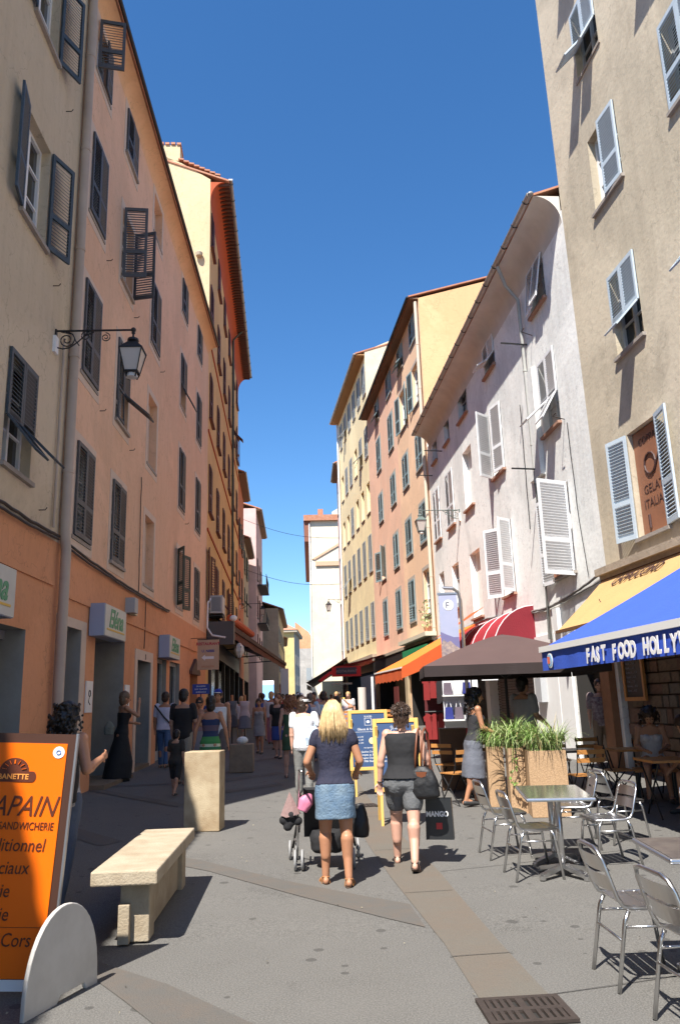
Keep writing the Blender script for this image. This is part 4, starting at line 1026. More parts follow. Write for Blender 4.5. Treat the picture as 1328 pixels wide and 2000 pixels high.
MB().box((-.5, .2, 3.45), (-.3, 5.6, 4.0)).build('panel', mat('green_sign', (.02, .25, .1), .5), gs)
MB().box((-.6, -.1, 4.32), (-.1, 6, 4.5)).build('cap', mat('cream_cap', (.6, .55, .42), .8), gs)
# far dark awnings on the right, red sign box
aw = thing('awning', 'red box awning with dark panel facing down the street on the right', 'awning', (0, 45, 0))
MB().box((-.75, 0, 3.1), (.9, .12, 3.66)).build('sign_box', cloth('bright_red_cloth', (.6, .03, .03)), aw)
MB().box((-.5, -.02, 3.22), (.65, -.003, 3.6)).build('panel', mat('sooty_panel', (.05, .03, .05), .6), aw)
text('RESTAURANT', .19, 'lettering', mat('grey_print', (.3, .25, .25), .6), aw, (.07, -.03, 3.33), (PI/2, 0, 0), .002, .3, .0, 'CENTER')
slab_cloth([(2.3, .2, 4.3), (1.9, 4, 4.3), (-.8, 4, 3.6), (-.75, .13, 3.66)], 6).build('canopy', MATS['bright_red_cloth'], aw, smooth=True)
b = MB(); b.bar((-.8, 0, 3.35), (-1.45, -.3, 2.85), .3, .12); b.build('side_arm', MATS['bright_red_cloth'], aw)
MB().box((-.8, 1.9, 2.7), (.4, 2.0, 2.8)).build('white_bar', WHITE, aw)
aw = thing('awning', 'dark red striped awning beyond the red box awning in the distance', 'awning', (0, 60, 0))
DKS = mat('dark_striped_cloth', (.1, .03, .03), .8)
slab_cloth([(0.2, -1, 5.0), (.2, 12, 5.0), (-2.9, 12, 3.1), (-2.9, -1, 3.2)], 8).build('canopy', DKS, aw, smooth=True)
for i in range(6): MB().box((-2.95, 1+i*1.8, 2.75), (-2.9, 2.2+i*1.8, 3.1)).build('valance_panel', mat('grey_valance', (.25, .24, .22), .8), aw)
slab_cloth([(3.6, 50.5-60, 4.9), (2.4, 60-60, 5.0), (.5, 60-60, 3.9), (1.2, 50.5-60, 3.9)], 6).build('canopy', cloth('wine_red_cloth', (.3, .02, .03)), aw, smooth=True)
# posts and poles of the right-hand shops
b = MB(); b.box((1.1, 34.3, 0.3), (1.2, 34.4, 2.7)); o = b.build('white_post', WHITE); tag(o, 'slim white post in front of the dark shop near the red box awning', 'post')
# fascia boards of the shops right side
fs_ = facroot(R2, 'timber_fascia_board', 'dark timber fascia board with stone pilasters under the orange house', 'shop fascia')
b = MB(); b.box((-.25, 0, 3.3), (0, 16.4, 4.1)); b.build('fascia', WD, fs_)
for u in (-.1, 6.4, 15.9):
    MB().box((-.16, u, .3), (.04, u+.6, 3.3)).build('pilaster', mat('tan_pilaster', (.42, .32, .2), .85, 0, .5, 3), fs_)
MB().box((-.35, 8, .4), (-.3, 9.2, 2.4)).build('display_panel', mat('dark_red_display', (.12, .02, .015), .6), fs_)
# dark brown awning on the left
BRN = cloth('dark_brown_awning_cloth', (.07, .03, .025))
aw = thing('awning', 'long dark brown restaurant awning on the shaded left side', 'awning', (0, 0, 0))
slab_cloth([(-5.5, 31.2, 5.55), (-7.4, 57, 5.6), (-4.25, 57, 4.5), (-4.5, 31.2, 4.72)], 14, sag=.04).build('canopy', BRN, aw, smooth=True)
MB().bar((-4.5, 31.2, 4.7), (-4.25, 57, 4.48), .14, .2).build('front_bar', BRN, aw)
valance((-4.5, 31.2, 4.62), (-4.25, 57, 4.4), .3, 40, .02).build('valance', cloth('maroon_valance_cloth', (.12, .03, .02)), aw, smooth=True)
for i in range(4): MB().bar((-5.6-.35*i, 33+i*6.5, 4.4), (-4.45, 33+i*6.5, 4.5), .06).build('folding_arm', BLACK, aw)
b = MB(); b.box((-5.35, 30.75, 4.0), (-4.3, 31.1, 4.9)); b.build('end_box', mat('dark_grey_box', (.08, .08, .08), .6), aw)
MB().ell((-4.3, 30.7, 5.0), (.15, .15, .12)).build('floodlight', WHITE, aw)
MB().tube([(-4.5, 31.2, 5.05), (-4.45, 38, 5.0)], .16, 10).build('rolled_cover', mat('orange_red_cover', (.5, .08, .02), .7), aw)
# lanterns
LAMPG = mat('frosted_lamp_glass', (.5, .46, .42), .35, 0, spec=.5)
def lantern_parts(t, x, z, s_=1.0, m=BLACK, gm=LAMPG):
    "square tapered street lantern hanging from (x,0,z)"
    b = MB()
    b.lathe([(.02, 0), (.035, -.03), (.015, -.06), (.02, -.12), (.09, -.14), (.1, -.18), (.07, -.2)], 12, (x, 0, z))
    top, bw = z-.2, .2*s_
    for i in range(4):
        a = PI/4+i*PI/2; a2 = a+PI/2
        q = lambda r, zz, an: (x+r*math.cos(an), r*math.sin(an), zz)
        b.add([q(.09*s_, top, a), q(.09*s_, top, a2), q(.27*s_, top-.16*s_, a2), q(.27*s_, top-.16*s_, a)], [(0, 1, 2, 3)])
        b.add([q(.085*s_, top-.005, a), q(.085*s_, top-.005, a2), q(.26*s_, top-.17*s_, a2), q(.26*s_, top-.17*s_, a)], [(3, 2, 1, 0)])
        b.bar(q(.265*s_, top-.16*s_, a), q(.15*s_, top-.56*s_, a), .014)
        b.bar(q(.265*s_, top-.165*s_, a), q(.265*s_, top-.165*s_, a2), .022)
        b.bar(q(.15*s_, top-.56*s_, a), q(.15*s_, top-.56*s_, a2), .02)
        b.bar(q(.15*s_, top-.56*s_, a), q(.1*s_, top-.66*s_, a), .018)
    b.build('lantern_frame', m, t)
    g = MB()
    for i in range(4):
        a = PI/4+i*PI/2; a2 = a+PI/2
        q = lambda r, zz, an: (x+r*math.cos(an), r*math.sin(an), zz)
        g2 = MB(); g2.add([q(.25*s_, top-.17*s_, a), q(.25*s_, top-.17*s_, a2), q(.145*s_, top-.55*s_, a2), q(.145*s_, top-.55*s_, a), q(.24*s_, top-.17*s_, a), q(.24*s_, top-.17*s_, a2), q(.135*s_, top-.55*s_, a2), q(.135*s_, top-.55*s_, a)], [(0, 1, 2, 3), (7, 6, 5, 4)]).build('lantern_pane', gm, t)
    MB().lathe([(.02, 0), (.08*s_, -.02), (.1*s_, -.09), (.03, -.1)], 10, (x, 0, top-.56*s_)).build('lamp_bowl', mat('pale_lamp_bowl', (.6, .6, .58), .4), t)
def spiral(cx, cz, r, turns, a0, sgn, m_, n=26):
    return [(cx+r*(1-.8*i/n)*math.cos(a0+sgn*turns*2*PI*i/n), 0, cz+r*(1-.8*i/n)*math.sin(a0+sgn*turns*2*PI*i/n)) for i in range(n+1)]
def wall_lamp(F, u, z, arm, label, s_=1.0, m=BLACK, fancy=True):
    p = F.at(u, 0); t = thing('street_lamp', label, 'street lamp', (p[0], p[1], z), -R(F.az)+(0 if F.side > 0 else PI))
    b = MB(); b.tube([(0, 0, 0), (arm, 0, 0)], .018, 8); b.ell((arm, 0, 0), (.045, .045, .045)); b.box((-.0, -.03, -.35), (.03, .03, .03))
    b.build('bracket_arm', m, t)
    MB().tube(spiral(.2, -.17, .15, 1.9, PI*.55, -1, m), .011, 6).build('bracket_scroll', m, t)
    MB().tube([(.02, 0, -.3), (.14, 0, -.335), (.26, 0, -.31), (.38, 0, -.22), (.5, 0, -.1), (.66, 0, -.03)], .012, 6).build('bracket_brace', m, t)
    if fancy:
        MB().tube(spiral(.86, -.13, .085, 1.7, PI*.5, -1, m), .009, 6).build('bracket_scroll', m, t)
        MB().tube(spiral(.52, -.1, .09, 1.5, PI*.3, 1, m), .009, 6).build('bracket_scroll', m, t)
        MB().tube([(.1, 0, -.02), (.3, 0, -.06), (.36, 0, -.2), (.42, 0, -.28)], .01, 6).build('bracket_leaf', m, t)
    MB().box((-.01, -.1, -.42), (.05, .06, -.12)).build('junction_box', WHITE, t)
    lantern_parts(t, arm, -.03, s_, m)
    return t
wall_lamp(L1, -6.95, 7.98, 1.33, 'black iron street lamp on a scrolled bracket over the shaded left side')
wall_lamp(R1, 12.4, 8.5, 1.5, 'grey green street lamp on a bracket from the white house wall on the right', 1.0, mat('grey_green_lamp', (.1, .13, .12), .5))
t = wall_lamp(R4, 4.5, 10.5, 1.1, 'small distant street lamp hanging before the cream gabled wall', 1.3, BLACK, False)
t = wall_lamp(L3, 2.0, 8.6, 1.6, 'small dark street lamp bracket beyond the yellow house on the left', 1.0, BLACK, False)
# vertical banner on a curved steel pole
t = thing('banner_sign', 'vertical blue grey banner with round F emblem on a curved steel pole', 'banner', (0, 15.5, 0))
MB().tube([(2.36, 0, .2), (2.33, 0, 3.55), (2.29, 0, 3.7), (2.2, 0, 3.78), (1.97, 0, 3.8)], .035, 10).build('pole', METAL, t)
BANN = mat('banner_sky_print', (.32, .36, .5), .7, 0, .6, 1.2, col2=(.42, .42, .56))
bn = MB().box((1.9, -.01, 2.3), (2.26, .01, 3.66)).build('banner', BANN, t)
MB().box((1.88, -.02, 3.66), (2.3, .02, 3.7)).build('clamp_bar', STEEL, t)
MB().prism([(1.9, 2.3), (2.26, 2.3), (2.26, 2.82), (2.15, 2.82), (2.0, 2.88), (1.9, 2.93)], -.014, -.0105, 'y').build('hill_print', mat('purple_hill_print', (.16, .15, .3), .7), bn)
MB().prism([(1.9, 2.3), (2.26, 2.3), (2.26, 2.6), (2.17, 2.66), (2.08, 2.75), (2.02, 2.72), (1.95, 2.78), (1.9, 2.7)], -.019, -.0145, 'y').build('town_print', mat('town_print', (.45, .34, .28), .8, 0, .9, 14, col2=(.08, .08, .14)), bn)
o = MB().lathe([(.105, 0), (.105, .004)], 28).build('round_emblem', WHP, bn); o.location = (2.085, -.011, 3.45); o.rotation_euler = (PI/2, 0, 0)
text('F.', .18, 'letter', mat('dark_blue_print', (.03, .04, .1), .6), bn, (2.085, -.017, 3.385), (PI/2, 0, 0), .001, 0, 0, 'CENTER')
MB().box((1.92, -.03, 3.72), (2.0, .03, 3.86)).build('bracket', WHITE, t)
# green script shop signs on the salmon and cream houses
SIGNW = mat('pale_sign_face', (.5, .52, .48), .5, 0, .3, 2); SIGNB = mat('bluish_lit_sign_side', (.3, .34, .46), .5); GRN = mat('green_script', (.03, .25, .12), .5); YELB = mat('yellow_sign_line', (.6, .38, .04), .5)  # bluish light on the sign sides is put into their colour
def box_sign(F, u0, u1, v0, v1, label, out=.3, sz=.44):
    t = facroot(F, 'shop_sign', label, 'shop sign')
    b = MB(); b.m = 0; b.box((.02, u0, v0), (out, u1, v1)); o = b.build('sign_box', SIGNB, t)
    b = MB(); b.box((out+.001, u0+.01, v0+.01), (out+.02, u1-.01, v1-.01)); fc = b.build('sign_face', SIGNW, t)
    text('Eléna', sz*1.15, 'lettering', GRN, fc, (out+.024, (u0+u1)/2, v0+(v1-v0)*.32), (PI/2, 0, PI/2), .003, .35, .012, 'CENTER')
    b = MB(); b.box((out+.021, u0+.15, v0+(v1-v0)*.2), (out+.028, u1-.15, v0+(v1-v0)*.25)); b.build('underline', YELB, fc)
    return t
box_sign(L1, -4.25, -2.6, 3.02, 3.64, 'pale light box sign with green script over the shop door recess')
box_sign(L1, 2.35, 3.95, 2.99, 3.6, 'pale light box sign with green script, the farther one by the arched niche')
box_sign(L1, -10.4, -8.75, 2.86, 3.52, 'pale light box sign with green script on the cream house at the left edge')
def panel(F, u0, u1, v0, v1, label, m, name='wall_sign', out=.03):
    t = facroot(F, name, label, 'sign'); MB().box((.005, u0, v0), (out, u1, v1)).build('panel', m, t); return t
for u, lb in ((-4.27, 'small white wall panel with dark emblem left of the shop door'), (-1.28, 'small white wall panel with dark emblem beside the lady in the long black dress')):
    t = panel(L1, u, u+.42, 1.6, 2.18, lb, WHITE)
    MB().tube([(.036, u+.21+.06*math.cos(i/10*2*PI), 1.95+.06*math.sin(i/10*2*PI)) for i in range(10)], .008, 5, True).tube([(.036, u+.21, 1.9), (.036, u+.15, 1.8), (.036, u+.26, 1.74)], .008, 5).build('emblem', BLACK, t)
t = facroot(L1, 'alarm_box', 'small grey alarm box on the orange wall above the second shop sign', 'alarm box')
MB().box((0, -1.45, 3.78), (.22, -1.12, 4.12)).build('box', mat('pale_grey_box', (.35, .37, .38), .6), t); MB().box((.02, -1.1, 3.76), (.15, -.85, 4.0)).build('siren', mat('cream_siren', (.5, .45, .3), .6), t)
t = facroot(L2, 'air_conditioner', 'white air conditioning unit on the yellow house above the restaurant sign', 'air conditioner')
MB().box((.12, .3, 5.25), (.62, 1.5, 5.95)).build('casing', mat('dull_white_casing', (.45, .45, .43), .6), t); b = MB()
for i in range(9): b.box((.2+i*.04, .29, 5.32), (.215+i*.04, .295, 5.88))
b.build('grille', BLACK, t); MB().box((.0, .5, 5.15), (.6, 1.3, 5.2)).build('bracket', BLACK, t)
MB().tube([(.15, .2, 5.8), (.1, -.3, 5.6), (.1, -.5, 4.6), (.3, -.6, 4.3), (.8, -.65, 4.2)], .035, 8).build('hose', WHITE, t)
# hanging restaurant sign
t = thing('hanging_sign', 'hanging pale sign reading RESTAURANT with a white arrow on the left wall', 'sign', (-4.64, 27, 0))
o = MB().box((-.36, -.03, 2.87), (.36, .03, 3.88)).build('board', mat('peach_sign_board', (.55, .38, .25), .7, 0, .4, 2), t)
b = MB(); b.box((-.37, -.035, 3.88), (.37, .035, 3.91)); b.box((-.6, -.01, 3.93), (.4, .01, 3.95)); b.build('hanger', BLACK, t)
text('RESTAURANT', .13, 'lettering', mat('crimson_print', (.4, .02, .05), .6), o, (0, -.034, 3.7), (PI/2, 0, 0), .001, 0, .004, 'CENTER')
text('U. NIBBI', .12, 'lettering', mat('navy_print', (.03, .04, .25), .6), o, (0, -.034, 3.46), (PI/2, 0, 0), .001, 0, .003, 'CENTER')
MB().prism([(-.22, 3.28), (-.1, 3.38), (-.1, 3.32), (.2, 3.32), (.2, 3.23), (-.1, 3.23), (-.1, 3.18)], -.036, -.031, 'y').build('arrow', WHP, o)
text('SPECIALITES', .08, 'lettering', mat('orange_print', (.5, .15, .05), .6), o, (0, -.034, 2.95), (PI/2, 0, 0), .001, 0, 0, 'CENTER')
t = thing('wall_sign', 'small dark blue notice board below the hanging restaurant sign', 'sign', (-4.6, 25.5, 0), R(4))
o = MB().box((-.27, -.02, 2.05), (.27, .02, 2.36)).build('panel', mat('royal_blue_panel', (.02, .05, .3), .5), t)
for tx_, z_ in (('BRASSERIE', 2.27), ('BAR GLACIER', 2.18), ('AMBIANCE', 2.09)): text(tx_, .065, 'lettering', WHP, o, (0, -.023, z_), (PI/2, 0, 0), .001, 0, 0, 'CENTER')
MB().tube([(0, 0, .25), (0, 0, 2.05)], .02, 8).build('post', BLACK, t)
# hanging lantern below the awning, far illuminated sign and banner
t = thing('hanging_lantern', 'white glass lantern hanging under the dark brown awning', 'lamp', (-4.45, 33.5, 4.25))
MB().lathe([(.05, .0), (.2, -.15), (.22, -.35), (.1, -.6), (.04, -.62)], 6).build('glass', mat('lantern_milk_glass', (.6, .6, .58), .3), t)
for i in range(6):
    a = i*PI/3; MB().bar((.21*math.cos(a), .21*math.sin(a), -.15), (.11*math.cos(a), .11*math.sin(a), -.6), .02).build('lantern_bar', BLACK, t)
t = thing('light_panel', 'bright blue and white lit panel far down the shaded side', 'sign', (-5.6, 58, 0))
MB().box((-.4, 0, 1.9), (.4, .1, 3.1)).build('panel', emis('blue_lit_panel', (.25, .55, 1.0), 1.2), t); MB().box((-.4, -.01, 3.11), (.4, .1, 3.4)).build('header', emis('white_lit_panel', (1, 1, 1), 1.0), t); MB().bar((0, .05, .7), (0, .05, 1.9), .08).build('post', BLACK, t)
t = thing('light_panel', 'tall narrow white lit panel standing beyond the blue lit panel', 'sign', (-4.7, 62, 0))
MB().box((-.3, 0, 2.1), (.3, .1, 4.4)).build('panel', mat('white_banner', (.6, .6, .62), .6), t); MB().bar((0, .05, .7), (0, .05, 2.1), .08).build('post', BLACK, t)
# thin wires across the street
for k, (a, b_, lb) in enumerate((((-8.0, 62, 16.5), (-.2, 66, 15.5), 'thin overhead wire crossing the far end of the street, the upper one'), ((-7.6, 60, 12.0), (-.2, 64, 11.2), 'thin overhead wire crossing the far end of the street, the lower one'))):
    pts = [Vector(a).lerp(Vector(b_), i/16)-Vector((0, 0, .5*math.sin(PI*i/16))) for i in range(17)]
    tag(MB().tube(pts, .018, 5).build('overhead_wire', BLACK), lb, 'wire', 'wires over the street')

# ============================================================ STREET FURNITURE
def bevel(o, w_=.01, seg=2):
    m_ = o.modifiers.new('bevel', 'BEVEL'); m_.width = w_; m_.segments = seg; m_.limit_method = 'ANGLE'; m_.angle_limit = R(35); return o
STAIN = mat('stained_limestone', (.47, .385, .255), .85, 0, .95, 2.6, .3, 70, (.27, .185, .1))
CORK = mat('cork_aggregate', (.5, .33, .19), .85, 0, .9, 70, .4, 90, (.3, .19, .1))
t = thing('stone_block', 'tall cream stone block bollard standing in the sun behind the bench', 'stone block', on(-1.91, 10.94), R(-3))
bevel(MB().box((-.235, -.17, 0), (.235, .17, .99)).build('block', STAIN, t), .008)
t = thing('stone_block', 'low worn stone block in the shade behind the tall block', 'stone block', on(-2.42, 18.7), R(4))
bevel(MB().box((-.27, -.2, 0), (.27, .25, .62)).build('block', mat('grey_brown_stone', (.3, .22, .15), .85, 0, .7, 5, .3, 50), t), .02)
tag(MB().ell((-2.4, 18.65, gz(-2.4, 18.6)+.7), (.13, .1, .09)).build('crumpled_bag', WHITE), 'crumpled white paper bag lying on the low stone block', 'paper bag')
t = thing('stone_bench', 'cream stone bench with slab seat on two stone legs, left foreground', 'bench', (-1.66, 6.95, gz(-1.66, 7)), R(3))
bevel(MB().box((-.235, -.98, .4), (.235, .98, .5)).build('seat', STONE, t), .012)
for yy in (-.74, .84):
    bevel(MB().box((-.05, yy-.1, 0), (.16, yy+.1, .398)).build('leg', STONE, t), .008)
bevel(MB().box((.02, -.64, 0.02), (.12, .74, .396)).build('web', STONE, t), .005)
bevel(MB().box((-.22, -.93, .0), (-.12, -.83, .1)).build('foot', STONE, t), .008) if False else None
bevel(MB().box((-.05, -.9, 0), (.03, -.845, .26)).build('ledge', STONE, t), .006)
# orange bakery board
SGN = mat('orange_sign_gloss', (.88, .155, .003), .32, 0, spec=.4); SGB = mat('brown_sign_border', (.06, .025, .015), .4); SGP = mat('brown_sign_print', (.1, .02, .005), .5)
t = thing('bakery_board', 'orange standing bakery board with rounded white foot at the left edge', 'sign board', (-1.7, 5.1, 0), R(4))
bd = MB().box((-.86, -.012, .13), (.0, .012, 1.49)).build('board', SGB, t)
pf = MB().box((-.86, -.018, .19), (-.045, -.0125, 1.435)).build('poster', SGN, bd)
MB().box((-.86, -.0185, .13), (-.05, -.0125, .186)).build('white_strip', WHITE, bd)
pt = -.0215
def pt_text(body, sz, x, z, sh=.2, al='RIGHT', bold=.0, m=SGP, sx=1.0): return text(body, sz, 'lettering', m, pf, (x, pt, z), (PI/2, 0, 0), .0008, sh, bold, al, sx)
pt_text('APAIN', .16, -.07, 1.03, .35, sx=.8)
pt_text('BOULANGERIE – SANDWICHERIE', .06, -.07, .955, .1, sx=.72)
pt_text('Pain traditionnel', .1, -.105, .84, .15, sx=.82); pt_text('Pains spéciaux', .1, -.18, .72, .15, sx=.82); pt_text('Viennoiserie', .1, -.27, .6, .15, sx=.82); pt_text('Pâtisserie', .1, -.26, .48, .15, sx=.82); pt_text('Produits Cors', .1, -.12, .35, .15, sx=.82)
MB().box((-.8, -.0205, .445), (-.05, -.0185, .447)).build('rule', SGP, pf)
for k_, o_ in enumerate([o for o in pf.children]): pass
lgx, lgz = -.335, 1.245
o = MB().prism([(lgx-.11+.02*math.cos(a), lgz+.03*math.sin(a)) for a in [PI/2+PI*i/6 for i in range(7)]]+[(lgx+.11+.02*math.cos(a), lgz+.03*math.sin(a)) for a in [-PI/2+PI*i/6 for i in range(7)]], -.0215, -.0182, 'y').build('logo_plaque', SGP, pf)
MB().prism([(lgx+.085*math.cos(PI*i/12), lgz+.03+.075*math.sin(PI*i/12)) for i in range(13)], -.0205, -.0182, 'y').build('logo_fan', SGP, pf)
for i in range(7):
    a = PI*(i+.5)/7; MB().bar((lgx+.045*math.cos(a), -.0235, lgz+.032+.04*math.sin(a)), (lgx+.072*math.cos(a), -.0235, lgz+.032+.062*math.sin(a)), .007, .002).build('logo_ray', SGN, pf)
text('BANETTE', .042, 'lettering', mat('orange_print_light', (.8, .3, .06), .5), pf, (lgx, -.0235, lgz-.014), (PI/2, 0, 0), .0006, 0, .001, 'CENTER')
o = MB().lathe([(.034, 0), (.034, .003)], 24).build('sticker', WHITE, pf); o.location = (-.09, -.0185, 1.385); o.rotation_euler = (PI/2, 0, 0)
o = MB().tube([(.012*math.cos(i/12*2*PI)-.09, -.0235, 1.385+.012*math.sin(i/12*2*PI)) for i in range(12)], .003, 5, True).build('sticker_ring', mat('blue_ring_print', (.1, .2, .5), .5), pf)
MB().box((.0005, -.016, .3), (.012, .016, 1.495)).build('edge_trim', STEEL, bd)
bd.rotation_euler = (R(-3), R(3.2), 0); bd.location = (-.106, .0, -.1); bd.scale = (1.0625,)*3
ft = MB(); prof = [(-.24+.48*(.5-.5*math.cos(PI*i/16)), 0) for i in range(17)]
def foot_poly():
    P = []
    for i in range(21):
        a = PI-PI*i/20; P.append((.33*math.cos(a)*(1.0), .0+.52*(math.sin(a)**.8)))
    # arch cut at the bottom
    P += [(.33, 0), (.22, 0), (.2, .04), (-.02, .04), (-.05, 0)]
    return P
bevel(MB().prism(foot_poly(), -.014, .014, 'x').build('foot', mat('white_foot_panel', (.56, .54, .5), .45, 0, .6, 5, col2=(.42, .4, .36)), t, loc=(0, -.07, 0)), .006).rotation_euler = (0, 0, R(-22))
# framed menu boards
YWOOD = mat('yellow_pine', (.68, .42, .11), .5, 0, .4, 6, col2=(.6, .34, .08)); CHALK = mat('blue_menu_print', (.03, .07, .17), .5, 0, .3, 3)
def menu_board(x, y, rz, label, w_=.62, z0=.42, z1=1.36, rb=1):
    t = thing('menu_board', label, 'menu board', on(x, y), rz); lean = R(-9); rm = random.Random(rb)
    def tilt(o): o.rotation_euler = (lean, 0, 0); return o
    e = .055
    fr = MB(); fr.box((0, -.015, z0), (e, .015, z1)); fr.box((w_-e, -.015, z0), (w_, .015, z1)); fr.box((e, -.015, z0), (w_-e, .015, z0+e)); fr.box((e, -.015, z1-e), (w_-e, .015, z1)); tilt(bevel(fr.build('frame', YWOOD, t), .004))
    p = tilt(MB().box((e, -.004, z0+e), (w_-e, .004, z1-e)).build('panel', CHALK, t))
    for xx in (.07, w_-.1): tilt(MB().box((xx, -.006, .0), (xx+.035, .02, z0)).build('leg', YWOOD, t))
    for xx in (.05, w_-.08): b = MB().bar((xx, -.16+.3, 1.25), (xx, .5, .0), .035, .025).build('leg', YWOOD, t)
    def tt(s, sz, x_, z_, al='CENTER', bold=0): text(s, sz, 'lettering', WHP, p, (x_, -.0055, z_), (PI/2, 0, 0), .0006, 0, bold, al)
    cx = w_/2
    tt('GLACIER', .035, cx, z1-.12); MB().box((cx-.06, -.0065, z1-.26), (cx+.06, -.0045, z1-.255)).box((cx-.06, -.0065, z1-.14), (cx+.06, -.0045, z1-.135)).box((cx-.06, -.0065, z1-.255), (cx-.055, -.0045, z1-.14)).box((cx+.055, -.0065, z1-.255), (cx+.06, -.0045, z1-.14)).build('logo_frame', WHP, p)
    MB().ell((cx, -.006, z1-.2), (.03, .002, .022)).build('logo', WHP, p)
    tt('Glaces & Sorbets', .055, cx, z1-.34); MB().box((e+.05, -.0065, z1-.37), (w_-e-.05, -.0045, z1-.366)).build('rule', WHP, p)
    for k, s in enumerate(('Coupe 2.50', 'Coupe 3.00', 'Coupe 3.50')): tt(s, .034, e+.03, z1-.46-.05*k, 'LEFT')
    MB().ell((cx+.05, -.008, z1-.52), (.05, .004, .055)).build('ice_cream_picture', mat('cream_scoop_print', (.75, .62, .35), .6, 0, .5, 20, col2=(.6, .4, .15)), p)
    tt('nos specialites', .032, cx, z1-.64)
    for k, s in enumerate(('Gaufres Chantilly', 'Crepes au Sucre', 'Crepes Chocolat', 'Milk Shake')): tt(s, .045 if k else .04, cx, z1-.71-.052*k)
    return t
menu_board(.34, 10.8, R(-2), 'nearer yellow framed blue menu board, partly behind the woman in black', rb=1)
menu_board(.04, 13.8, R(3), 'farther yellow framed blue menu board with ice cream picture, left of the nearer one', w_=.68, z1=1.42, rb=2)
# chairs and tables
def alu_chair():
    t = thing('chair', 'x', 'chair')
    b = MB()
    P = [(-.19, .17, .425), (-.2, -.1, .425), (-.2, -.16, .44), (-.2, -.19, .49), (-.195, -.25, .68), (-.17, -.265, .73), (-.11, -.268, .745), (.11, -.268, .745), (.17, -.265, .73), (.195, -.25, .68), (.2, -.19, .49), (.2, -.16, .44), (.2, -.1, .425), (.19, .17, .425), (.12, .2, .425), (-.12, .2, .425)]
    b.tube(P, .0125, 8, True); o = b.build('back_frame', METAL, t, smooth=True)
    for s_ in (-1, 1):
        for (p0, p1, p2) in (((s_*.2, -.13, .415), (s_*.203, -.16, .36), (s_*.21, -.235, 0)), ((s_*.19, .12, .415), (s_*.195, .15, .37), (s_*.21, .2, 0))):
            MB().tube([p0, p1, p2], .0125, 8).build('leg', METAL, t, smooth=True)
        MB().tube([(s_*.2, -.17, .33), (s_*.2, .155, .33)], .008, 6).build('stretcher', METAL, t, smooth=True)
    MB().tube([(-.204, -.185, .26), (.204, -.185, .26)], .008, 6).build('stretcher', METAL, t, smooth=True)
    def slat(z0, z1, y0, y1):
        b = MB(); vs = []; n = 8
        for lay in (0, .005):
            for i in range(n+1):
                f = i/n*2-1; dy = -.03*(1-f*f)
                vs += [(f*.19, y0+dy+lay, z0), (f*.19, y1+dy+lay, z1)]
        k = 2*(n+1); fs = []
        for i in range(n): fs += [(2*i, 2*i+1, 2*i+3, 2*i+2), (k+2*i, k+2*i+2, k+2*i+3, k+2*i+1)]
        fs += [(2*i, 2*i+2, k+2*i+2, k+2*i) for i in range(n)]+[(2*i+1, k+2*i+1, k+2*i+3, 2*i+3) for i in range(n)]
        return b.add(vs, fs)
    slat(.515, .6, -.203, -.228).build('back_slat', METAL, t, smooth=False); slat(.62, .705, -.236, -.26).build('back_slat', METAL, t)
    me = MB().box((-.19, -.03, 0), (.19, .03, .006)).mesh('seat_slat', METAL)
    for k in range(5): put('seat_slat', me, t, (0, -.115+k*.067, .432-.004*(k in (1, 2, 3))))
    return t
ch0 = alu_chair(); first = [True]
AG = 'aluminium slatted terrace chairs'
for x, y, rz, lb in ((1.7, 5.1, -88, 'aluminium chair pushed towards the second table, behind the nearest chair'), (1.78, 4.32, -84, 'nearest aluminium chair, cut by the right edge of the photo'),
                     (1.69, 7.79, -86, 'aluminium chair on the left of the two pole table, nearer to the viewer'), (1.62, 8.75, -84, 'aluminium chair on the left of the two pole table, farther from the viewer'),
                     (2.48, 8.1, 96, 'aluminium chair facing left on the right side of the two pole table'), (2.4, 8.98, 84, 'aluminium chair facing left beside the big planter behind the table'),
                     (3.0, 9.2, -80, 'aluminium chair turned away to the right, legs in the awning shade'), (3.28, 7.35, -150, 'aluminium chair half seen at the right edge beside the dark table')):
    o = ch0 if first[0] else copy_tree(ch0); first[0] = False
    o.location = on(x, y); o.rotation_euler = (0, 0, R(rz)); tag(o, lb, 'chair', AG)
def alu_table(x, y, w_, l_, label, poles, topm, h=.70, rz=0):
    t = thing('table', label, 'table', on(x, y), rz)
    bevel(MB().box((-w_/2, -l_/2, h-.03), (w_/2, l_/2, h)).build('table_rim', METAL, t), .012, 3)
    MB().box((-w_/2+.02, -l_/2+.02, h-.003), (w_/2-.02, l_/2-.02, h+.0025)).build('table_top', topm, t)
    for py in poles:
        MB().tube([(0, py, .06), (0, py, h-.03)], .028, 12).build('pole', METAL, t, smooth=True)
        for a in (40, 130, 220, 310):
            b = MB(); c, s_ = math.cos(R(a)), math.sin(R(a)); b.bar((0.02*c, py+.02*s_, .085), (.27*c, py+.27*s_, .03), .055, .035)
            b.lathe([(.03, 0), (.032, .035), (.01, .04)], 8, (.27*c, py+.27*s_, 0)); b.build('foot', METAL, t)
    return t
alu_table(1.97, 8.0, .62, 1.12, 'long aluminium table with two poles in front of the planters', (-.27, .3), mat('satin_table_top', (.62, .58, .52), .12, .85), rz=R(-7))
alu_table(2.12, 4.98, .7, .7, 'square aluminium table with dark worn top, in the right foreground', (0,), mat('dark_table_top', (.09, .075, .07), .35, .1, .5, 12, col2=(.2, .17, .14)), h=.72, rz=R(-3))
alu_table(3.0, 4.2, .7, .7, 'second square aluminium table just outside the right edge', (0,), MATS['dark_table_top'], h=.72)
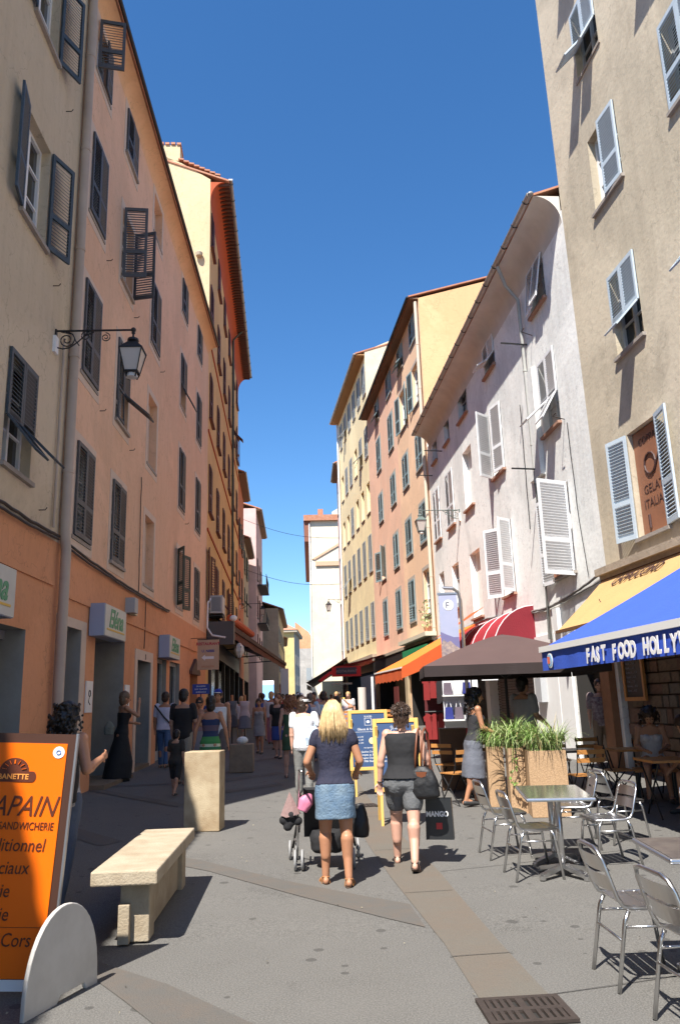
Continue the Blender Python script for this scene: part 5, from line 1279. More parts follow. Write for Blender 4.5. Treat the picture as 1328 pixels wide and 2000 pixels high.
# planters with grasses
GR = [mat('grass_leaf', (.15, .27, .05), .6, 0, .5, 20, col2=(.26, .36, .1)), mat('pale_grass_leaf', (.34, .42, .16), .6, 0, .5, 20, col2=(.5, .54, .32)), mat('dry_grass_leaf', (.35, .28, .12), .7)]
def planter(x, y, w_, d_, h, rz, label, plant=None, n=170, L=.42, seed=1, droop=1.0):
    t = thing('planter', label, 'planter', on(x, y), rz); e = .03
    b = MB(); b.box((-w_/2, -d_/2, 0), (w_/2, -d_/2+e, h)); b.box((-w_/2, d_/2-e, 0), (w_/2, d_/2, h)); b.box((-w_/2, -d_/2+e, 0), (-w_/2+e, d_/2-e, h)); b.box((w_/2-e, -d_/2+e, 0), (w_/2, d_/2-e, h))
    b.build('box', CORK, t); MB().box((-w_/2+e, -d_/2+e, .1), (w_/2-e, d_/2-e, h-.05)).build('soil', mat('soil', (.05, .035, .02), .95), t)
    if plant:
        g_ = thing('grass_plant', plant, 'plant', (x, y, gz(x, y)+h-.05), rz); rg = random.Random(seed)
        for mi in range(3):
            b = MB()
            for i in range(int(n*(.55, .33, .12)[mi])):
                px, py = rg.uniform(-w_/2+.04, w_/2-.04), rg.uniform(-d_/2+.04, d_/2-.04); a = rg.uniform(0, 2*PI); ln = L*rg.uniform(.55, 1.15); k = rg.uniform(.25, 1.0)*droop; wd = rg.uniform(.004, .009)
                cx, cy = math.cos(a), math.sin(a); vs = []; N = 7; ang = R(rg.uniform(65, 88)); qx = qz = 0; 
                for j in range(N+1):
                    f = j/N; ww = wd*(1-f**2)+.0006
                    vs += [(px+cx*qx-cy*ww, py+cy*qx+cx*ww, qz), (px+cx*qx+cy*ww, py+cy*qx-cx*ww, qz)]
                    qx += math.cos(ang)*ln/N; qz += math.sin(ang)*ln/N; ang -= R(26)*k*(.5+f)
                b.add(vs, [(2*j, 2*j+1, 2*j+3, 2*j+2) for j in range(N)])
            b.build('blades', GR[mi], g_)['kind'] = 'stuff'
    return t
planter(2.68, 11.15, .5, .42, .84, R(-6), 'large square cork brown planter behind the table, rightmost of three', 'bushy green grass in the rightmost planter', 480, .56, 1, 1.1)
planter(2.36, 11.6, .22, .42, .86, R(-6), 'narrow cork brown planter, the middle one of three', 'long striped grass drooping from the middle planter', 420, .66, 2, 1.35)
planter(2.2, 12.3, .24, .4, .84, R(-6), 'narrow cork brown planter, leftmost of three in the umbrella shade', 'fine drooping grass in the leftmost planter', 380, .58, 3, 1.4)
# trailing ivy
b = MB(); rg = random.Random(5); st_ = [(2.3, 11.37, .98), (2.28, 11.33, .8), (2.34, 11.32, .7), (2.25, 11.31, .62), (2.22, 11.29, .5), (2.32, 11.27, .44), (2.38, 11.27, .4)]
b.tube(st_, .004, 5)
for i in range(60):
    k = rg.randrange(len(st_)-1); p = Vector(st_[k]).lerp(Vector(st_[k+1]), rg.random()); q = [Vector((rg.uniform(-.03, .03), rg.uniform(-.035, 0), rg.uniform(-.03, .03))) for _ in range(3)]
    p = p+Vector((rg.uniform(-.03, .03), -.01, rg.uniform(-.02, .02))); b.add([p, p+q[0], p+q[0]*.6+q[1], p+q[1]], [(0, 1, 2, 3)])
tag(b.build('trailing_ivy', GR[0]), 'thin trailing ivy stem hanging down the middle planter', 'ivy')
# kiosk box and clothes displays
BOXW = mat('dark_brown_board', (.13, .07, .035), .7, 0, .5, 4)
t = thing('display_counter', 'dark brown wooden box counter under the umbrella', 'counter', on(1.87, 14.45), R(-4))
MB().box((-.23, -.2, 0), (.23, .2, 1.03)).build('box', BOXW, t)
t = thing('toy_rack', 'rack of white and navy striped bags shown in the sun behind the brown box', 'display rack', on(2.35, 16.9), R(-4))
b = MB(); b.box((-.3, .15, .9), (.3, .18, 2.0)); b.build('back_panel', mat('pale_rack_panel', (.6, .6, .62), .6), t)
rk = random.Random(4)
for r_ in range(2):
    MB().box((-.32, -.1, 1.05+r_*.5), (.32, .15, 1.08+r_*.5)).build('shelf', WHITE, t)
    for c_ in range(3):
        m_ = [mat('navy_bag_cloth', (.02, .03, .2), .8), mat('purple_grey_bag_cloth', (.13, .1, .13), .8), mat('white_bag_cloth', (.7, .7, .7), .8)][(c_+r_) % 3]
        x_ = -.2+c_*.2; z_ = 1.09+r_*.5
        o = MB().prism([(x_-.09, z_), (x_+.09, z_), (x_+.07, z_+.24), (x_-.07, z_+.24)], -.05, .1, 'y').build('bag', m_, t)
        MB().tube([(x_-.05, -.0, z_+.24), (x_-.03, 0, z_+.36), (x_+.03, 0, z_+.36), (x_+.05, 0, z_+.24)], .01, 6).build('strap', WHP, o)
t = thing('clothes_rack', 'dark shop display hung with red and black shirts behind the menu boards', 'clothes rack', on(2.85, 20.5), R(-6))
MB().box((-.85, .3, .2), (.45, .36, 2.25)).build('back_panel', mat('dark_red_panel', (.09, .01, .012), .8), t)
MB().tube([(-.85, -.02, 2.1), (.45, -.02, 2.1)], .02, 8).build('rail', BLACK, t)
MB().tube([(-.85, -.02, 1.15), (.45, -.02, 1.15)], .02, 8).build('rail', BLACK, t)
for c_ in range(8):
    for r_ in range(2):
        m_ = [mat('red_shirt_cloth', (.22, .012, .012), .8), mat('black_shirt_cloth', (.015, .012, .015), .85), mat('dark_blue_shirt_cloth', (.02, .03, .1), .8), mat('cyan_shirt_cloth', (.02, .35, .55), .8)][rk.choice((0, 0, 1, 1, 2, 0 if c_ < 7 else 3))]
        x_ = -.78+c_*.165; z_ = 2.05-r_*.95; l_ = rk.uniform(.55, .75)
        b = MB(); b.prism([(x_-.03, z_), (x_+.03, z_), (x_+.12, z_-.08), (x_+.1, z_-.2), (x_+.075, z_-.18), (x_+.08, z_-l_), (x_-.08, z_-l_), (x_-.075, z_-.18), (x_-.1, z_-.2), (x_-.12, z_-.08)], -.05, .03, 'y'); b.build('shirt', m_, t)
t = thing('clothes_rail', 'white towels and a pale shirt hanging under the umbrella edge', 'clothes rail', on(3.0, 17.6), R(-4))
MB().tube([(-.5, 0, 2.35), (.45, 0, 2.35)], .02, 8).build('rail', BLACK, t); MB().tube([(-.5, 0, 0), (-.5, 0, 2.35)], .02, 8).build('post', BLACK, t)
MB().box((.0, -.03, 1.85), (.35, .03, 2.32)).build('towel', WHP, t); MB().box((-.4, -.03, 1.6), (-.3, .03, 2.3)).build('towel', mat('striped_towel', (.5, .1, .1), .8), t); MB().box((-.22, -.03, 1.7), (-.1, .03, 2.3)).build('towel', WHP, t)
t = thing('umbrella', 'small tan parasol seen under the big brown umbrella', 'umbrella', on(2.7, 19.4), 0)
MB().lathe([(.9, 2.0), (.5, 2.25), (.03, 2.42)], 8).build('canopy', mat('tan_parasol_cloth', (.5, .42, .28), .8), t); MB().tube([(0, 0, 0), (0, 0, 2.4)], .02, 8).build('pole', BLACK, t)
# big brown umbrella
UMB = mat('brown_umbrella_cloth', (.085, .05, .045), .75, 0, .3, 2)
t = thing('umbrella', 'large square dark brown parasol over the cafe terrace', 'umbrella', on(2.66, 13.3), R(-4))
hw, hd = 1.38, 1.4; zt, ze = 2.56, 2.02
b = MB(); cs = [(-hw, -hd), (0, -hd*1.02), (hw, -hd), (hw*1.02, 0), (hw, hd), (0, hd*1.02), (-hw, hd), (-hw*1.02, 0)]; n = 6; vs = []
for lay in (0, .008):
    for i in range(n+1):
        f = i/n
        for c in cs: vs.append((c[0]*f, c[1]*f, zt-(zt-ze)*(f**1.25)-lay))
k = (n+1)*8; fs = []
for i in range(n):
    for j in range(8):
        j2 = (j+1) % 8; fs.append((i*8+j, i*8+j2, (i+1)*8+j2, (i+1)*8+j)); fs.append((k+i*8+j, k+(i+1)*8+j, k+(i+1)*8+j2, k+i*8+j2))
b.add(vs, fs).build('canopy', UMB, t)
for j in range(8):
    p, q = cs[j], cs[(j+1) % 8]
    valance((p[0], p[1], ze), (q[0], q[1], ze), .16, 8, .008).build('valance', mat('black_brown_valance', (.025, .015, .014), .8), t)
    MB().bar((p[0]*.98, p[1]*.98, ze-.01), (0, 0, zt-.06), .022).build('rib', BLACK, t)
    MB().bar((p[0]*.5, p[1]*.5, zt-(zt-ze)*.42-.05), (0, 0, 1.85), .016).build('strut', BLACK, t)
MB().tube([(0, 0, 0), (0, 0, zt)], .025, 10).build('pole', BLACK, t); MB().box((-.3, -.3, 0), (.3, .3, .07)).build('base', mat('concrete_base', (.2, .19, .18), .9), t)
# wooden folding chairs and tables in the awning shade
WSL = mat('orange_brown_slat', (.5, .22, .06), .5, 0, .4, 8)
def wood_chair():
    t = thing('folding_chair', 'x', 'chair'); 
    for s_ in (-1, 1):
        MB().tube([(s_*.19, .2, 0), (s_*.19, -.17, .5), (s_*.19, -.24, .82)], .01, 6).build('leg', BLACK, t); MB().tube([(s_*.17, -.22, 0), (s_*.17, .18, .44)], .01, 6).build('leg', BLACK, t)
    for z in (.66, .77): MB().box((-.2, -.235-(z-.66)*.2, z-.03), (.2, -.22-(z-.66)*.2, z+.03)).build('back_slat', WSL, t)
    me = MB().box((-.2, -.022, 0), (.2, .022, .014)).mesh('seat_slat', WSL)
    for k in range(6): put('seat_slat', me, t, (0, -.14+k*.062, .445))
    return t
wc0 = wood_chair(); f1 = True
for x, y, rz, lb in ((3.55, 13.9, 175, 'wooden slatted folding chair in front of the white wall, leftmost of its row'), (4.05, 13.5, 185, 'wooden slatted folding chair beside the wooden post in the awning shade'), (4.6, 12.5, 170, 'wooden slatted folding chair behind the seated woman, catching sun'),
                     (1.68, 12.6, 30, 'wooden folding chair by the lady in shorts under the umbrella'), (2.3, 13.9, 200, 'wooden folding chair behind the leftmost planter'), (1.75, 14.05, -40, 'black framed folding chair leaning by the brown box counter'),
                     (3.3, 11.5, 10, 'wooden folding chair right of the big planter'), (3.9, 11.9, -90, 'wooden folding chair in deep shade left of the seated woman')):
    o = wc0 if f1 else copy_tree(wc0); f1 = False
    o.location = on(x, y); o.rotation_euler = (0, 0, R(rz)); tag(o, lb, 'chair', 'wooden folding chairs under awning and umbrella')
def wood_table(x, y, label, w_=.7, m=WSL, rz=0, h=.7):
    t = thing('cafe_table', label, 'table', on(x, y), rz); MB().box((-w_/2, -w_/2, h-.03), (w_/2, w_/2, h)).build('table_top', m, t)
    for s_ in (-1, 1): MB().tube([(s_*.28, -.28, 0), (s_*.28, .28, h-.03)], .012, 6).build('leg', BLACK, t); MB().tube([(s_*.25, .28, 0), (s_*.25, -.28, h-.03)], .012, 6).build('leg', BLACK, t)
wood_table(3.5, 12.7, 'black topped folding table in front of the white wall', .65, mat('black_table_top', (.03, .03, .03), .4))
wood_table(4.15, 10.6, 'wooden table in the shade in front of the two seated women', .7)
wood_table(4.3, 12.4, 'wooden table between the folding chairs in deep shade', .6)
t = thing('chalk_menu', 'chalk menu in an orange wooden frame hung on the stone wall', 'menu', (R0.P0.x, R0.P0.y, 0), -R(R0.az))
b = MB(); b.box((-.08, -2.52, 1.5), (-.03, -2.45, 2.35)); b.box((-.08, -1.75, 1.5), (-.03, -1.68, 2.35)); b.box((-.08, -2.45, 1.5), (-.03, -1.75, 1.57)); b.box((-.08, -2.45, 2.28), (-.03, -1.75, 2.35)); b.build('frame', WSL, t)
pn = MB().box((-.05, -2.45, 1.57), (-.04, -1.75, 2.28)).build('chalkboard', BLACK, t)
for i, s in enumerate(('Salades', 'Paninis', 'Sandwichs', 'Burgers', 'Frites', 'Boissons', 'Glaces')): text(s+' ..... '+str(3+i)+'.50', .06, 'lettering', mat('dim_chalk', (.25, .25, .3), .8), pn, (-.053, -1.8, 2.18-i*.085), (PI/2, 0, -PI/2), .0005)
# far planters, terrace screens on the sunny side
planter(-.3, 26.3, .36, .4, 1.25, 0, 'tall cork planter with green plant in front of the red terrace, in the distance', 'bright green plant in the distant planter', 160, .3, 8, .8)
planter(.2, 25.6, .36, .3, 1.1, 0, 'pale cork planter behind the farther menu board')
t = thing('terrace_bench', 'red cushioned terrace benches with orange slats, behind the distant planter', 'bench', on(.9, 28.5), 0)
MB().box((-1.3, 0, .4), (1.0, .5, .55)).build('seat', mat('crimson_cushion', (.4, .02, .05), .7), t)
for z in (.7, .85, 1.0): MB().box((-1.3, .5, z), (1.0, .55, z+.09)).build('slat', WSL, t)
MB().box((-1.3, .02, 0), (1.0, .48, .39)).build('base', BLACK, t)
t = thing('pale_stone_column', 'round pale column in front of the dark shop on the right', 'column', on(.62, 30.5), 0)
MB().lathe([(.16, 0), (.16, 1.9)], 12).build('shaft', mat('pale_column', (.6, .56, .5), .8), t)
b = MB(); rg = random.Random(3)
pot = thing('flower_pot', 'orange pot with trailing yellow green plant on the ledge behind the banner', 'flower pot', (*R2.at(.9, .25), 4.5)); MB().lathe([(.12, 0), (.18, .28), (.16, .28)], 10).build('pot', TILE, pot)
for i in range(120):
    a = rg.uniform(0, 2*PI); r_ = rg.uniform(0, .3); z = rg.uniform(.25, 1.6)*(1-r_); p = Vector((r_*math.cos(a), r_*math.sin(a), z)); q = [Vector((rg.uniform(-.08, .08), rg.uniform(-.08, .08), rg.uniform(-.08, .08))) for _ in range(2)]; b.add([p, p+q[0], p+q[0]+q[1]*.7, p+q[1]], [(0, 1, 2, 3)])
b.build('leaves', GR[1], pot)
# ============================================================ PEOPLE
CLOUD = bpy.data.textures.new('fold_noise', 'CLOUDS'); CLOUD.noise_scale = .11; CLOUD.noise_depth = 2
CURLT = bpy.data.textures.new('hair_noise', 'CLOUDS'); CURLT.noise_scale = .03; CURLT.noise_depth = 2
def remesh(o, vox, smooth=3, disp=0.0, tex=None):
    m = o.modifiers.new('remesh', 'REMESH'); m.mode = 'VOXEL'; m.voxel_size = vox; m.use_smooth_shade = True
    s_ = o.modifiers.new('smooth', 'SMOOTH'); s_.factor = .5; s_.iterations = smooth
    if disp:
        d = o.modifiers.new('folds', 'DISPLACE'); d.texture = tex or CLOUD; d.strength = disp; d.mid_level = .5; d.texture_coords = 'LOCAL'
    return o
SKIN = {'tan': mat('tanned_skin', (.42, .2, .11), .5, 0, .3, 12, col2=(.34, .15, .08)), 'pale': mat('light_skin', (.58, .33, .24), .5, 0, .3, 12, col2=(.5, .26, .18)), 'mid': mat('olive_skin', (.46, .25, .16), .5, 0, .3, 12, col2=(.38, .19, .12))}
def fab(name, c, c2=None, rough=.85): return mat(name, c, rough, 0, .4, 9, .35, 45, c2 or tuple(x*.75 for x in c))
def stripes(name, cols_, z0, z1):
    m = bpy.data.materials.new(name); m.use_nodes = True; n = m.node_tree; b = n.nodes['Principled BSDF']; b.inputs['Roughness'].default_value = .85
    tc = n.nodes.new('ShaderNodeTexCoord'); sp = n.nodes.new('ShaderNodeSeparateXYZ'); n.links.new(tc.outputs['Object'], sp.inputs[0])
    mr = n.nodes.new('ShaderNodeMapRange'); mr.inputs[1].default_value = z0; mr.inputs[2].default_value = z1; n.links.new(sp.outputs[2], mr.inputs[0])
    rp = n.nodes.new('ShaderNodeValToRGB'); rp.color_ramp.interpolation = 'CONSTANT'; e = rp.color_ramp.elements
    for i, (p, c) in enumerate(cols_):
        if i < 2: e[i].position = p; e[i].color = (*c, 1)
        else: q = e.new(p); q.color = (*c, 1)
    n.links.new(mr.outputs[0], rp.inputs[0]); n.links.new(rp.outputs[0], b.inputs['Base Color']); return m
def spots(name, c, c2, sc_=28):
    m = mat(name, c, .85, 0, 1.0, sc_, .2, 40, c2); return m
EYE = mat('dark_eye', (.02, .015, .01), .2); LIP = mat('lip', (.35, .1, .08), .5)
V = Vector
def legs_of(P, s):
    out = []
    for sd, (pitch, bend, splay) in zip((-1, 1), P.get('legs', ((6, 4, 3), (-4, 6, 3)))):
        hip = V((sd*.088, 0, 0)); sp = math.sin(R(splay))*sd
        t = V((sp, math.sin(R(pitch)), -math.cos(R(pitch)))).normalized(); c = V((sp*.5, math.sin(R(pitch-bend)), -math.cos(R(pitch-bend)))).normalized()
        knee = hip+t*.42; ank = knee+c*.40; out.append((hip, knee, ank))
    return out
def skeleton(P, h):
    s = h/1.70; L = legs_of(P, s)
    low = min(a.z for _, _, a in L)
    pz = P.get('hipz', None)
    pz = (-low+.075) if pz is None else pz/s
    root = V((0, 0, pz)); lean = Matrix.Rotation(-R(P.get('lean', 2)), 3, 'X') @ Matrix.Rotation(R(P.get('side', 0)), 3, 'Y')
    sh = P.get('shw', .165); up = {}
    def T(v): return root+lean @ V(v)       # torso space, origin at the hips
    arms = []
    for sd, (u, f) in zip((-1, 1), P.get('arms', (((-.15, -.05, -1), (-.05, .15, -1)), ((.15, -.05, -1), (.05, .15, -1))))):
        a = T((sd*sh, 0, .50)); e = a+(lean @ V(u).normalized())*.275; w_ = e+(lean @ V(f).normalized())*.24; arms.append((a, e, w_))
    L = [tuple(root+q for q in l) for l in L]
    return dict(s=s, L=L, A=arms, T=T, root=root, lean=lean, sh=sh)
def torso_secs(fem, g=0.0, z0=-.09, z1=.56, wf=1.0):
    if fem: S = [(-.1, .14, .09, 0), (-.04, .172, .112, -.015), (.03, .168, .115, -.015), (.1, .14, .095, 0), (.17, .122, .084, .005), (.25, .13, .09, .006), (.33, .146, .1, .012), (.41, .155, .092, .004), (.47, .158, .075, -.004), (.51, .13, .06, -.006), (.54, .07, .05, -.005), (.57, .05, .048, 0)]
    else: S = [(-.1, .14, .09, 0), (-.04, .165, .108, -.01), (.03, .165, .108, -.006), (.1, .157, .104, .004), (.17, .155, .102, .01), (.25, .162, .104, .008), (.33, .176, .108, .006), (.41, .186, .102, 0), (.47, .186, .082, -.004), (.51, .155, .066, -.006), (.54, .085, .056, -.005), (.57, .056, .052, 0)]
    out = []
    for z, a, b, y in S:
        if z0-.001 <= z <= z1+.001: out.append((z, a*wf+g, b*wf+g, y))
    return out
def hand_mb(b, w_, d, palm_n, s, sd, curl=28, fine=True):
    "palm plus five separate fingers"
    d = d.normalized(); n = (palm_n-d*palm_n.dot(d)).normalized(); side = d.cross(n)
    M = Matrix((side, d, n)).transposed()
    b.ell(w_+d*.045, (.036, .05, .015), M, 12, 8)
    if not fine: b.ell(w_+d*.11, (.03, .045, .012), M, 10, 6); return
    for i, (off, ln) in enumerate(((-.03, .068), (-.01, .08), (.011, .076), (.03, .06))):
        p = w_+d*.08+side*off; a = R(curl*.5); q = p+(d*math.cos(a)+n*math.sin(a))*ln*.45; a2 = R(curl*1.5); r = q+(d*math.cos(a2)+n*math.sin(a2))*ln*.33; a3 = R(curl*2.4); t_ = r+(d*math.cos(a3)+n*math.sin(a3))*ln*.26
        b.cap(p, q, .0095, .009, 8); b.cap(q, r, .009, .008, 8); b.cap(r, t_, .008, .0065, 8)
    p = w_+d*.03-side*.03*sd*1.0; q = p+(d*.7-side*sd*.7+n*.35).normalized()*.035; r = q+(d*.92-side*sd*.2+n*.35).normalized()*.03
    b.cap(p, q, .0125, .011, 8); b.cap(q, r, .011, .008, 8)
HK = 1.1
def person(label, x, y, h, rz, fem=True, skin='tan', pose=None, wear=(), hair=None, res=.014, cat='person', group=None, head_turn=0.0, face=False, z=None, feet='shoe', shoem=None, wf=1.0, nod=0.0):
    P = pose or {}
    if not fem: P = dict(P); P.setdefault('shw', .19)
    K = skeleton(P, h); s = K['s']; T = K['T']
    t = thing('person', label, cat, (x, y, gz(x, y) if z is None else z), R(rz), group)
    S = lambda v: V(v)*s
    fine = res < .01
    b = MB()
    M4 = Matrix.Translation(K['root']*s) @ (K['lean'].to_4x4()) @ Matrix.Scale(s, 4)
    b.loft(torso_secs(fem, 0, wf=wf), 20, M4)
    if fem:
        for sd in (-1, 1): b.ell(S(T((sd*.07, .085, .36))), (.052*s, .045*s, .052*s))
        for sd in (-1, 1): b.ell(S(T((sd*.075, -.07, -.03))), (.08*s, .07*s, .08*s))
    nb = T((0, -.01, .53)); nt_ = T((0, .012, .62)); b.cap(S(nb), S(nt_), .05*s, .044*s, 12)
    HM = K['lean'] @ Matrix.Rotation(R(head_turn), 3, 'Z') @ Matrix.Rotation(-R(nod), 3, 'X'); HC = T((0, .012, .60))
    def Hd(v): return S(HC+HM @ (V(v)*HK-V((0, 0, .012))))
    b.ell(Hd((0, 0, .115)), (.08*s, .1*s, .108*s), HM, 16, 12); b.ell(Hd((0, .03, .06)), (.062*s, .063*s, .082*s), HM, 14, 10)
    b.ell(Hd((0, .055, .018)), (.028*s, .025*s, .022*s), HM, 10, 8)
    b.cap(Hd((0, .088, .1)), Hd((0, .108, .062)), .009*s, .013*s, 8)
    for sd in (-1, 1): b.ell(Hd((sd*.075, -.005, .08)), (.01*s, .02*s, .03*s), HM, 8, 6)
    for i, (hip, kn, an) in enumerate(K['L']):
        sd = -1 if i == 0 else 1
        mid = hip.lerp(kn, .5); lg = P.get('lg', 1.08); b.cap(S(hip+V((0, 0, .0))), S(kn), .085*s*wf, .05*s*lg, 14); b.ell(S(hip.lerp(kn, .3)), (.088*s*wf, .09*s*wf, .12*s), None, 12, 8)
        b.cap(S(kn), S(an), .049*s*lg, .031*s*lg, 12); b.ell(S(hip.lerp(kn, .62)), (.064*s*lg, .064*s*lg, .13*s), None, 12, 8); cm = kn.lerp(an, .3)+V((0, -.016, 0)); b.cap(S(cm+V((0, 0, .07))), S(cm-V((0, 0, .1))), .054*s*lg, .042*s*lg, 12)
        toe = V((sd*P.get('toe', .1)*.25, 1, 0)).normalized(); fp = P.get('footpitch', (0, 0))[i]; toe = (Matrix.Rotation(R(fp), 3, 'X') @ toe)
        heel = an+V((0, -.03, -.045)); b.ell(S(heel), (.032*s, .036*s, .036*s)); b.cap(S(an+V((0, 0, -.01))), S(an+toe*.1+V((0, 0, -.045))), .034*s, .026*s, 10); b.cap(S(an+toe*.08+V((0, 0, -.052))), S(an+toe*.155+V((0, 0, -.058))), .032*s, .02*s, 10)
    for i, (a, e, w_) in enumerate(K['A']):
        sd = -1 if i == 0 else 1; k = (1.0 if fem else 1.15)*P.get('ak', 1)
        b.ell(S(a), (.055*s*k, .055*s*k, .055*s*k)); b.cap(S(a), S(e), .047*s*k, .037*s*k, 12); b.cap(S(e), S(w_), .037*s*k, .025*s*k, 12); b.ell(S(e.lerp(w_, .25)), (.041*s*k,)*3)
        d = w_-e; pn = V(P.get('palm', ((1, 0, 0), (-1, 0, 0)))[i]); hb = MB()
        hs = MB(); hand_mb(hs, w_, d, K['lean'] @ pn, s, sd, P.get('curl', (28, 28))[i], fine)
        b.add([V(v)*s for v in hs.v], hs.f)
    bo = b.build('body', SKIN[skin], t); remesh(bo, res*.85, 7 if fine else 3)
    if face:
        for sd in (-1, 1): MB().ell(Hd((sd*.03, .083, .098)), (.011*s, .006*s, .006*s), HM, 8, 6).build('eye', EYE, t)
        MB().ell(Hd((0, .09, .035)), (.022*s, .006*s, .006*s), HM, 8, 6).build('mouth', LIP, t)
    # clothes
    for g in wear:
        kind, m_ = g[0], g[1]; o_ = g[2] if len(g) > 2 else {}; e = o_.get('e', .014); b = MB(); nm = o_.get('name', kind)
        if kind in ('top', 'shirt', 'dress', 'coat'):
            z0, z1 = o_.get('z0', -.03), o_.get('z1', .50); secs = torso_secs(fem, e, z0-.08, z1, wf)
            fl = o_.get('flare', 0)
            secs = [(z_, a_+fl*max(0, .25-z_), b_+fl*max(0, .25-z_), y_) for z_, a_, b_, y_ in secs if z_ >= z0]
            if fem and z1 > .4:
                for sd in (-1, 1): b.ell(S(T((sd*.07, .085, .36))), ((.052+e)*s, (.045+e)*s, (.052+e)*s))
            if kind == 'dress':
                zh = o_.get('hem', -.45); w0 = o_.get('hw', .2); d0 = o_.get('hd', .17)
                up = [(z_, a_, b_, y_) for z_, a_, b_, y_ in torso_secs(fem, e, -.05, z1, wf)]
                low = [(zh, w0, d0, o_.get('trail', 0)), (zh*.6-.03, w0*.9+.012, d0*.9+.01, o_.get('trail', 0)*.4), (-.12, .18+e*.7, .135+e*.5, -.01)]
                secs = low+up
            b.loft(secs, 22, M4)
            sl = o_.get('sleeve', 0)
            if sl or o_.get('cap', 0):
                for a, e_, w_ in K['A']:
                    if sl <= 1: b.cap(S(a), S(a.lerp(e_, max(sl, .12))), (.052+e)*s, (.047+e)*s*(1 if sl < .4 else .95), 12)
                    else: b.cap(S(a), S(e_), (.052+e)*s, (.043+e)*s, 12); b.cap(S(e_), S(e_.lerp(w_, sl-1)), (.043+e)*s, (.032+e)*s, 12)
            if o_.get('strap'):
                for sd in (-1, 1): b.cap(S(T((sd*.1, .03, .42))), S(T((sd*.1, -.01, .525))), .02*s, .018*s, 8); b.cap(S(T((sd*.1, -.01, .525))), S(T((sd*.1, -.05, .42))), .018*s, .02*s, 8)
        elif kind == 'skirt':
            zh = o_.get('hem', -.3); w0 = o_.get('hw', .185); d0 = o_.get('hd', .15); zt = o_.get('zt', .06)
            b.loft([(zh, w0, d0, .0), (zh*.6, w0*.99, d0*.98+.004, -.004), (-.1, .182*wf, .135*wf, -.012), (-.04, .172*wf+e, .115*wf+e, -.015), (.03, .166*wf+e, .113*wf+e, -.015), (zt, .15*wf+e, .103*wf+e, -.008)], 22, M4)
            for sd in (-1, 1): b.ell(S(T((sd*.075, -.07, -.04))), (.086*s, .078*s, .085*s))
        elif kind in ('shorts', 'trousers', 'jeans'):
            b.loft(torso_secs(fem, e*.55, -.1, .05, wf), 20, M4)
            if fem:
                for sd in (-1, 1): b.ell(S(T((sd*.075, -.07, -.03))), ((.08+e*.8)*s, (.07+e*.8)*s, (.082+e)*s))
            f = o_.get('len', .45)
            for hip, kn, an in K['L']:
                if f <= 1: b.cap(S(hip), S(hip.lerp(kn, f)), (.088*wf+e)*s, (.09-.03*f+e)*s, 14)
                else:
                    b.cap(S(hip), S(kn), (.088*wf+e)*s, (.06+e)*s, 14); b.cap(S(kn), S(kn.lerp(an, f-1)), (.06+e)*s, (.045+e)*s, 12)
        co = b.build(nm, m_, t); remesh(co, max(res*.85, .009), o_.get('sm', 3), o_.get('folds', .012 if res < .02 else 0))
    # shoes
    if feet:
        for i, (hip, kn, an) in enumerate(K['L']):
            sd = -1 if i == 0 else 1; toe = V((sd*P.get('toe', .1)*.25, 1, 0)).normalized(); fp = P.get('footpitch', (0, 0))[i]; RM = Matrix.Rotation(R(fp), 3, 'X'); toe = RM @ toe
            b = MB()
            if feet == 'sandal':
                c = an+toe*.06+V((0, 0, -.086+ (0 if fp == 0 else .0))); q = toe.to_track_quat('Y', 'Z').to_matrix()
                vs = []
                for k in range(16):
                    a = 2*PI*k/16; vs.append((math.cos(a)*(.042-.008*math.sin(a+PI)*0), math.sin(a)*.13))
                for zz in (-.012, .012): b.v += [tuple(S(c+q @ V((u_, v_, zz)))) for u_, v_ in vs]
                b.f += [list(range(16))[::-1], list(range(16, 32))]+[[k, (k+1) % 16, 16+(k+1) % 16, 16+k] for k in range(16)]; b.mi += [0]*18
                so = b.build('sandal', mat('dark_sole', (.05, .03, .02), .7), t); so.modifiers.new('bevel', 'BEVEL').width = .004
                b = MB()
                for yy, zz in ((.07, -.02), (.11, -.035), (.0, .01)):
                    c2 = an+toe*yy; q0 = [S(c2+V((math.cos(a)*.04, 0, -.075+(zz+.075)*math.sin(a)))) for a in [PI*k/8 for k in range(9)]]; b.tube(q0, .0055*s, 6)
                b.tube([S(an+V((math.cos(a)*.037, math.sin(a)*.037, -.01))) for a in [2*PI*k/10 for k in range(10)]], .0055*s, 6, True)
                b.build('strap', shoem or mat('tan_leather', (.35, .15, .05), .5), so)
            else:
                b.cap(S(an+V((0, -.02, -.045))), S(an+toe*.1+V((0, 0, -.05))), .042*s, .036*s, 10); b.cap(S(an+toe*.1+V((0, 0, -.052))), S(an+toe*.175+V((0, 0, -.058))), .036*s, .024*s, 10)
                remesh(b.build('shoe', shoem or mat('dark_shoe', (.03, .03, .03), .6), t), max(res, .01), 2)
    # hair
    if hair and fine and hair[0] == 'short':
        rg = random.Random(5); b = MB()
        for i in range(420):
            a = rg.uniform(0, 2*PI); v_ = rg.uniform(-.1, 1); rr_ = math.sqrt(max(0, 1-v_*v_)); n_ = V((rr_*math.cos(a), rr_*math.sin(a), v_))
            if n_.y > .35 and v_ < .5: continue
            p = V((n_.x*.09, -.014+n_.y*.108, .125+n_.z*.1)); q = p+(n_*.6+V((rg.uniform(-.6, .6), rg.uniform(-.6, .3), rg.uniform(-.9, .1)))).normalized()*rg.uniform(.018, .032)
            b.tube([Hd(p), Hd(q)], [.006*s, .0015*s], 4)
